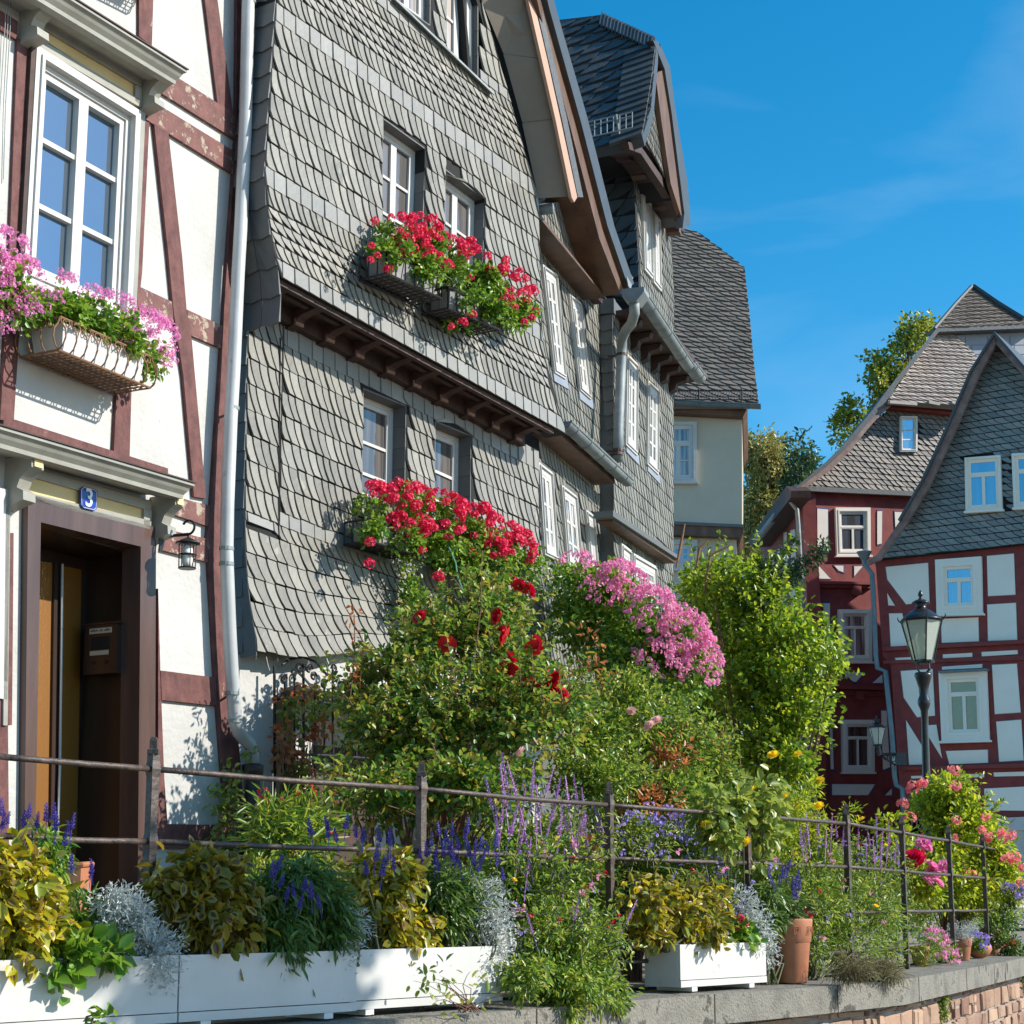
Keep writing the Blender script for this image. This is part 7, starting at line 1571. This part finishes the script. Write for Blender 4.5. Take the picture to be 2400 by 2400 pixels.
g = plant('edge_succulents', cop(2375, .1), 'low grey green plants with red flowers at the right end of the coping', 'low plants', [(2360, 2215, 30, 14, 18, .15), (2385, 2235, 25, 8, 18, .15), (2350, 2160, 28, 30, 18.4, .2), (2330, 2190, 20, 25, 18.2, .2)], 'leaf_salvia', 1800, .05, .02, 54, None, ns=12, ncl=90, crad=.05)
placed(g, 'redbud', [(2372, 2212, 17.9), (2377, 2217, 17.9), (2355, 2218, 17.9)], 'red_flower', 5, 2.2, .5)
g = plant('blue_aster', at(2370, 2130, 18.2), 'pale blue asters at the right edge behind the railing', 'aster', [(2370, 2100, 30, 25, 18.2, .2)], 'leaf_gard', 700, .05, .012, 55, None, ns=10, ncl=50, crad=.05)
heads(g, 'violetfl', [(2368, 2092, 28, 14, 18.1, .2)], 20, 'aster_flower', 3, 1.1)
# ---- box plants
def BE(bx, lst, t=.12): # ellipses standing over a box: use its depth
    P, L_, r = bx; o = [];
    for x, y, rx, ry, rd in lst:
        # column depth on the box mid plane
        a = P(0, t, 0); d = (P(1, t, 0) - a); r_ = ray(x, HOR); den = r_.x * d.y - r_.y * d.x; q = (a.x * d.y - a.y * d.x) / den; o.append((x, y, rx, ry, r_.y * q, rd))
    return o
M['mark'] = leafmat('purple_leaf_marking', [(.20, .11, .07), (.28, .17, .10), (.22, .18, .06)], .2)
M['mark_d'] = leafmat('dark_leaf_marking', [(.05, .02, .02), (.08, .04, .03)], .2)
def boxplant(bx, name, lab, cat, lst, leaf, n, L_, W_, seed, t=.12, **k):
    P, l_, r = bx; E = BE(bx, lst, t); c = at(lst[0][0], lst[0][1], E[0][4]); c.z = 1.32
    return plant(name, c, lab, cat, E, leaf, n, L_, W_, seed, **k), E
cg = 'coleus in the white planter boxes'; sg2 = 'silver ragwort in the white planter boxes'; vg = 'violet salvia in the white planter boxes'
g, E = boxplant(bx1, 'coleus', 'bright yellow coleus cut by the left edge of the photo', 'coleus', [(40, 2020, 60, 50, .13), (-30, 2060, 80, 80, .15), (80, 2100, 75, 60, .14), (30, 2180, 90, 60, .15), (110, 2190, 60, 50, .14), (60, 2240, 80, 30, .14)], 'leaf_coleus_g', 1400, .072, .047, 61, face=.7, down=.35, overlay=M['mark'], ncl=150, crad=.05, group=cg, ns=20, up=.35)
g, E = boxplant(bx1, 'salvia', 'salvia with violet spikes behind the left yellow coleus', 'salvia', [(100, 1980, 45, 40, .1), (130, 2030, 40, 40, .1), (190, 2140, 35, 40, .1), (205, 2200, 30, 40, .08)], 'leaf_ger', 1000, .055, .014, 62, .2, ncl=80, crad=.045, group=vg, down=.4, ns=14)
placed(g, 'violet', [(x, y, E[0][4] - .1) for x, y in ((5, 1915), (15, 1935), (55, 1940), (65, 1920), (108, 1928), (129, 1925), (130, 1950), (85, 1945), (168, 1945), (163, 1960), (212, 2060), (216, 2050), (150, 1985), (168, 2045), (3, 1945))], 'flower_spike', 6, .85, .2)
g, E = boxplant(bx1, 'silver_ragwort', 'silver ragwort hanging over the joint of the first two white boxes', 'ragwort', [(270, 2110, 45, 30, .1), (300, 2160, 70, 45, .12), (350, 2220, 65, 50, .12), (360, 2280, 45, 40, .08)], 'leaf_silver', 5600, .026, .007, 63, .06, ncl=300, crad=.035, group=sg2, ns=20)
g, E = boxplant(bx1, 'geranium_leaves', 'light green geranium leaves spilling over the front of the first white box', 'geranium', [(190, 2230, 40, 25, .08), (250, 2240, 50, 22, .07), (140, 2270, 40, 18, .06)], 'leaf_ger', 210, .07, .062, 64, .0, ncl=50, crad=.04, ns=10)
g, E = boxplant(bx2, 'coleus', 'large shaded olive coleus in the second white box', 'coleus', [(470, 2040, 60, 40, .13), (400, 2090, 60, 50, .13), (520, 2080, 70, 60, .14), (450, 2150, 90, 60, .15), (550, 2170, 60, 50, .13)], 'leaf_coleus_d', 1500, .070, .045, 65, face=.7, down=.35, overlay=M['mark_d'], ncl=170, crad=.05, group=cg, ns=24, up=.35)
g, E = boxplant(bx2, 'salvia', 'dark shaded salvia with drooping leaves in the second white box', 'salvia', [(620, 2110, 60, 50, .12), (700, 2060, 60, 55, .13), (640, 2190, 70, 50, .12), (740, 2110, 60, 60, .12), (660, 2240, 40, 35, .08), (760, 2180, 50, 50, .1)], 'leaf_salvia', 4200, .075, .017, 66, .1, ncl=230, crad=.055, group=vg, down=.7, ns=24)
placed(g, 'violet', [(x, y, E[0][4] - .1) for x, y in ((640, 2060), (655, 2080), (670, 2110), (690, 2100), (700, 2130), (730, 1960), (768, 1945), (770, 1965), (790, 1975), (810, 1945), (835, 1965), (850, 1975), (890, 1975), (915, 1985), (880, 2020), (905, 2030), (925, 2040), (730, 2110), (750, 2130), (650, 2040), (712, 2090), (860, 2050), (895, 2055))], 'flower_spike', 7, .9, .35)
g, E = boxplant(bx2, 'silver_ragwort', 'small shaded ragwort between the second and middle white boxes', 'ragwort', [(820, 2170, 45, 30, .08), (800, 2210, 40, 30, .07), (806, 2250, 18, 26, .05)], 'leaf_silver', 1900, .026, .007, 67, .05, ncl=120, crad=.035, group=sg2, ns=12)
g, E = boxplant(bx3, 'coleus', 'golden coleus tumbling over the front of the middle white box', 'coleus', [(870, 2040, 60, 35, .12), (930, 2050, 50, 40, .12), (900, 2110, 60, 50, .13), (910, 2180, 60, 45, .12), (930, 2230, 50, 28, .09), (980, 2190, 40, 45, .1)], 'leaf_coleus', 1400, .068, .042, 68, face=.7, down=.35, overlay=M['mark'], ncl=150, crad=.05, group=cg, ns=22, up=.35)
g, E = boxplant(bx3, 'salvia', 'salvia with lilac spikes in the middle white box', 'salvia', [(1020, 2090, 60, 45, .12), (1080, 2080, 50, 45, .12), (1030, 2150, 60, 45, .12), (1070, 2140, 50, 50, .1)], 'leaf_salvia', 3300, .065, .016, 69, .14, ncl=190, crad=.055, group=vg, down=.6, ns=22)
placed(g, 'violet', [(x, y, E[0][4] - .08) for x, y in ((985, 2020), (1000, 2010), (1020, 2025), (1030, 1960), (1040, 2010), (1045, 1975), (1055, 2005), (1065, 2025), (1075, 1995), (1090, 1970), (1095, 1955), (1100, 2010), (1110, 2030), (1115, 2000), (1125, 1995), (1130, 2020), (1010, 1985), (1160, 1985), (1165, 2030), (1180, 2065), (1120, 2045), (1060, 1960), (1145, 2000), (1025, 2045), (1080, 2040), (990, 2045))], 'flower_spike', 8, .95, .2)
g, E = boxplant(bx3, 'silver_ragwort', 'bright silver ragwort hanging down the right end of the middle white box', 'ragwort', [(1130, 2100, 50, 40, .1), (1140, 2160, 55, 50, .12), (1150, 2220, 40, 40, .08), (1120, 2260, 28, 28, .05)], 'leaf_silver', 5200, .026, .007, 70, .05, ncl=280, crad=.035, group=sg2, ns=18)
g, E = boxplant(bx4, 'coleus', 'rounded golden coleus filling the short white box', 'coleus', [(1550, 2090, 60, 35, .12), (1500, 2120, 60, 35, .12), (1560, 2140, 90, 45, .14), (1640, 2110, 60, 45, .13), (1600, 2180, 100, 35, .14), (1530, 2180, 55, 32, .12), (1680, 2160, 32, 35, .1)], 'leaf_coleus', 1700, .068, .044, 71, face=.7, down=.35, overlay=M['mark'], ncl=220, crad=.05, group=cg, ns=26, up=.4)
g, E = boxplant(bx4, 'silver_ragwort', 'grey ragwort and geranium at the right end of the short white box', 'ragwort', [(1740, 2120, 32, 35, .08), (1770, 2170, 40, 35, .1), (1790, 2220, 35, 40, .08), (1750, 2210, 35, 25, .07)], 'leaf_silver', 2300, .030, .009, 72, .08, ncl=130, crad=.04, group=sg2, ns=14)
foliage('geranium_leaves', M['leaf_ger'], g, BE(bx4, [(1725, 2190, 35, 25, .08), (1750, 2205, 30, 15, .06)], .05), 240, .05, .045, 40, .035, 73)
placed(g, 'red', [(x, y, E[0][4] - .12) for x, y in ((1735, 2152), (1745, 2165), (1728, 2170))], 'red_flower_head', 5, .6)
g = plant('salvia', cop(1800, .08), 'dark green salvia with deep violet spikes behind the tall terracotta pot', 'salvia', GE([(1790, 2110, 55, 40), (1830, 2140, 45, 45), (1780, 2160, 45, 35)], .05, .14), 'leaf_salvia', 2200, .07, .017, 74, vg, ns=20, ncl=130, crad=.055, down=.6)
placed(g, 'violet', [(x, y, gy(x, .15)) for x, y in ((1866, 2080), (1872, 2090), (1862, 2100), (1868, 2110), (1875, 2070), (1858, 2085), (1840, 2050), (1848, 2040), (1832, 2060), (1826, 2075), (1815, 2085), (1845, 2065), (1805, 2060), (1870, 2060))], 'flower_spike', 9, .9, .2)
M['leaf_red'] = leafmat('red_leaf', [(.25, .01, .02), (.12, .03, .04), (.35, .25, .22)], .3)
g = plant('red_leaf_plant', cop(1860, .1) + Vector((0, 0, .33)), 'small dark red leaved plant in the tall terracotta pot', 'red leaf plant', GE([(1865, 2150, 22, 28)], .1, .08), 'leaf_red', 110, .05, .03, 75, None, ns=8, ncl=30, crad=.03)
# ---- plants by the left house and gate
g = plant('oleander', at(640, 2150, 9.6), 'light green narrow leaved oleander with small red buds in front of the white wall', 'oleander', [(640, 1940, 60, 60, 9.6, .2), (690, 1920, 60, 50, 9.7, .2), (670, 1990, 80, 60, 9.6, .2), (740, 1960, 60, 60, 9.8, .2)], 'leaf_gard', 1500, .10, .016, 81, None, 'stemred', 26, .004, ncl=120, crad=.07, up=.2)
placed(g, 'redbud', [(x, y, 9.5) for x, y in ((607, 1857), (622, 1852), (612, 1870), (660, 1878), (730, 1845), (738, 1858), (700, 1865), (625, 1880), (688, 1998), (670, 2010), (675, 2020), (765, 1940), (775, 1955))], 'red_bud', 4, .9)
g = plant('creeper', L.at(530, 2060, .2), 'young yellow green creeper climbing beside the cast iron pipe', 'creeper', E_([(530, 1860, 26, 40), (540, 1920, 28, 40), (525, 1980, 30, 40), (545, 1810, 18, 20), (590, 1765, 16, 14), (540, 2040, 34, 34)], L, .14, .06), 'leaf_vine', 420, .055, .036, 82, None, 'stemred', 22, .003, ncl=60, crad=.04, down=.4)
g = plant('dry_creeper', S.at(680, 2000, .2), 'rust brown withered creeper on the wrought iron gate', 'creeper', E_([(680, 1640, 32, 26), (730, 1620, 28, 22), (660, 1740, 26, 60), (690, 1800, 34, 70), (740, 1700, 28, 40), (670, 1880, 26, 50), (720, 1880, 30, 50), (780, 1860, 20, 40)], S, .14, .07), 'leaf_dry', 560, .05, .032, 83, None, 'stemred', 30, .003, ncl=120, crad=.05, down=.5)
foliage('green_leaves', M['leaf_gard'], g, E_([(700, 1680, 60, 60), (760, 1640, 40, 50), (700, 1850, 60, 80)], S, .18, .07), 420, .055, .034, 70, .05, 84)
# weeds on the coping and moss on the wall
g = plant('coping_weed', cop(1100, .38), 'thin yellowing weeds growing up in front of the middle white box', 'weed', GE([(1000, 2290, 60, 40), (1080, 2300, 70, 45), (1150, 2340, 60, 35), (1040, 2370, 60, 25)], .46, .04), 'leaf_vine', 60, .05, .022, 85, None, 'stemred', 14, .002, ncl=30, crad=.04)
g = plant('small_weed', cop(240, .5), 'small green weed at the bottom edge under the first white box', 'weed', GE([(240, 2390, 26, 16)], .48, .04), 'leaf_ger', 26, .05, .035, 86, None, ns=4, ncl=10, crad=.03)
p_ = onfence(2205, 2340, .30); g = plant('wall_fern', p_, 'mossy fern growing out of the sandstone wall', 'fern', [(2200, 2335, 18, 26, p_.y, .05), (2205, 2370, 14, 22, p_.y, .04)], 'leaf_gard', 900, .03, .012, 87, None, ns=8, ncl=70, crad=.03, down=.4)
p_ = onfence(2395, 2300, .30); g = plant('wall_weed', p_, 'green tuft on the sandstone wall at the right edge', 'weed', [(2398, 2300, 14, 30, p_.y, .05), (2310, 2300, 8, 14, p_.y + 0, .04)], 'leaf_ger', 300, .03, .016, 88, None, ns=6, ncl=30, crad=.03)
# unseen tree added beyond the right edge, only to shade the planter boxes
M['leaf_lin'] = M['leaf_tree']
tb = Vector((5.6, 7.6, 0)); t2 = thing('added_shade_tree', tb, 'unseen young tree added to shade the second white box', 'tree')
def crown(c, r, n, seed):
    rng = np.random.default_rng(seed); C = np.array(c) + nrm(rng.normal(size=(90, 3))) * (rng.random((90, 1)) ** .45) * np.array(r); k = rng.integers(0, 90, n); off = rng.normal(size=(n, 3)) * .09
    return C[k] + off, nrm(off + rng.normal(size=(n, 3)) * .05), nrm(rng.normal(size=(n, 3)) + np.array([[.8, 0, .9]])), rng.uniform(.08, .14, n)
_b2 = bx2[0](.45, 0, 1.38); s_t = 8.0; cc = _b2 + SUN * s_t
p, d, nn, l_ = crown(cc, (.6, .62, .62), 5200, 3); V, F = leaves_np(p, d, nn, l_, l_ * .7); mesh_np('crown', V, F, M['leaf_tree'], t2)
mb = MB(); tb2 = Vector((cc.x + .1, cc.y, 0)); t2.location = tb2; WL[t2.name] = tb2; mb.tube([tb2, Vector((cc.x, cc.y, cc.z * .5)), Vector(cc)], [.06, .045, .02], 8); mb.build('trunk', M['bark'], t2)
for o in t2.children: o.matrix_parent_inverse = Matrix.Translation(-tb2)

# scattered small blooms in the bed behind and through the railing
wf = thing('wildflowers', gb_(1600, -.2), 'scattered pink, lilac and yellow wild blooms between the railing bars', 'wildflowers')
rngf = random.Random(21)
for kind, n_, sc_ in (('daisy', 34, .9), ('lilac', 30, .8), ('redbud', 14, 1.), ('yellow', 12, .32)):
    for _ in range(n_):
        x = rngf.uniform(1200, 2080); y = rngf.uniform(1960, 2210); put(wf, kind, at(x, y, gy(x, rngf.uniform(.02, .2))), 'bloom', rngf, sc_, .8)
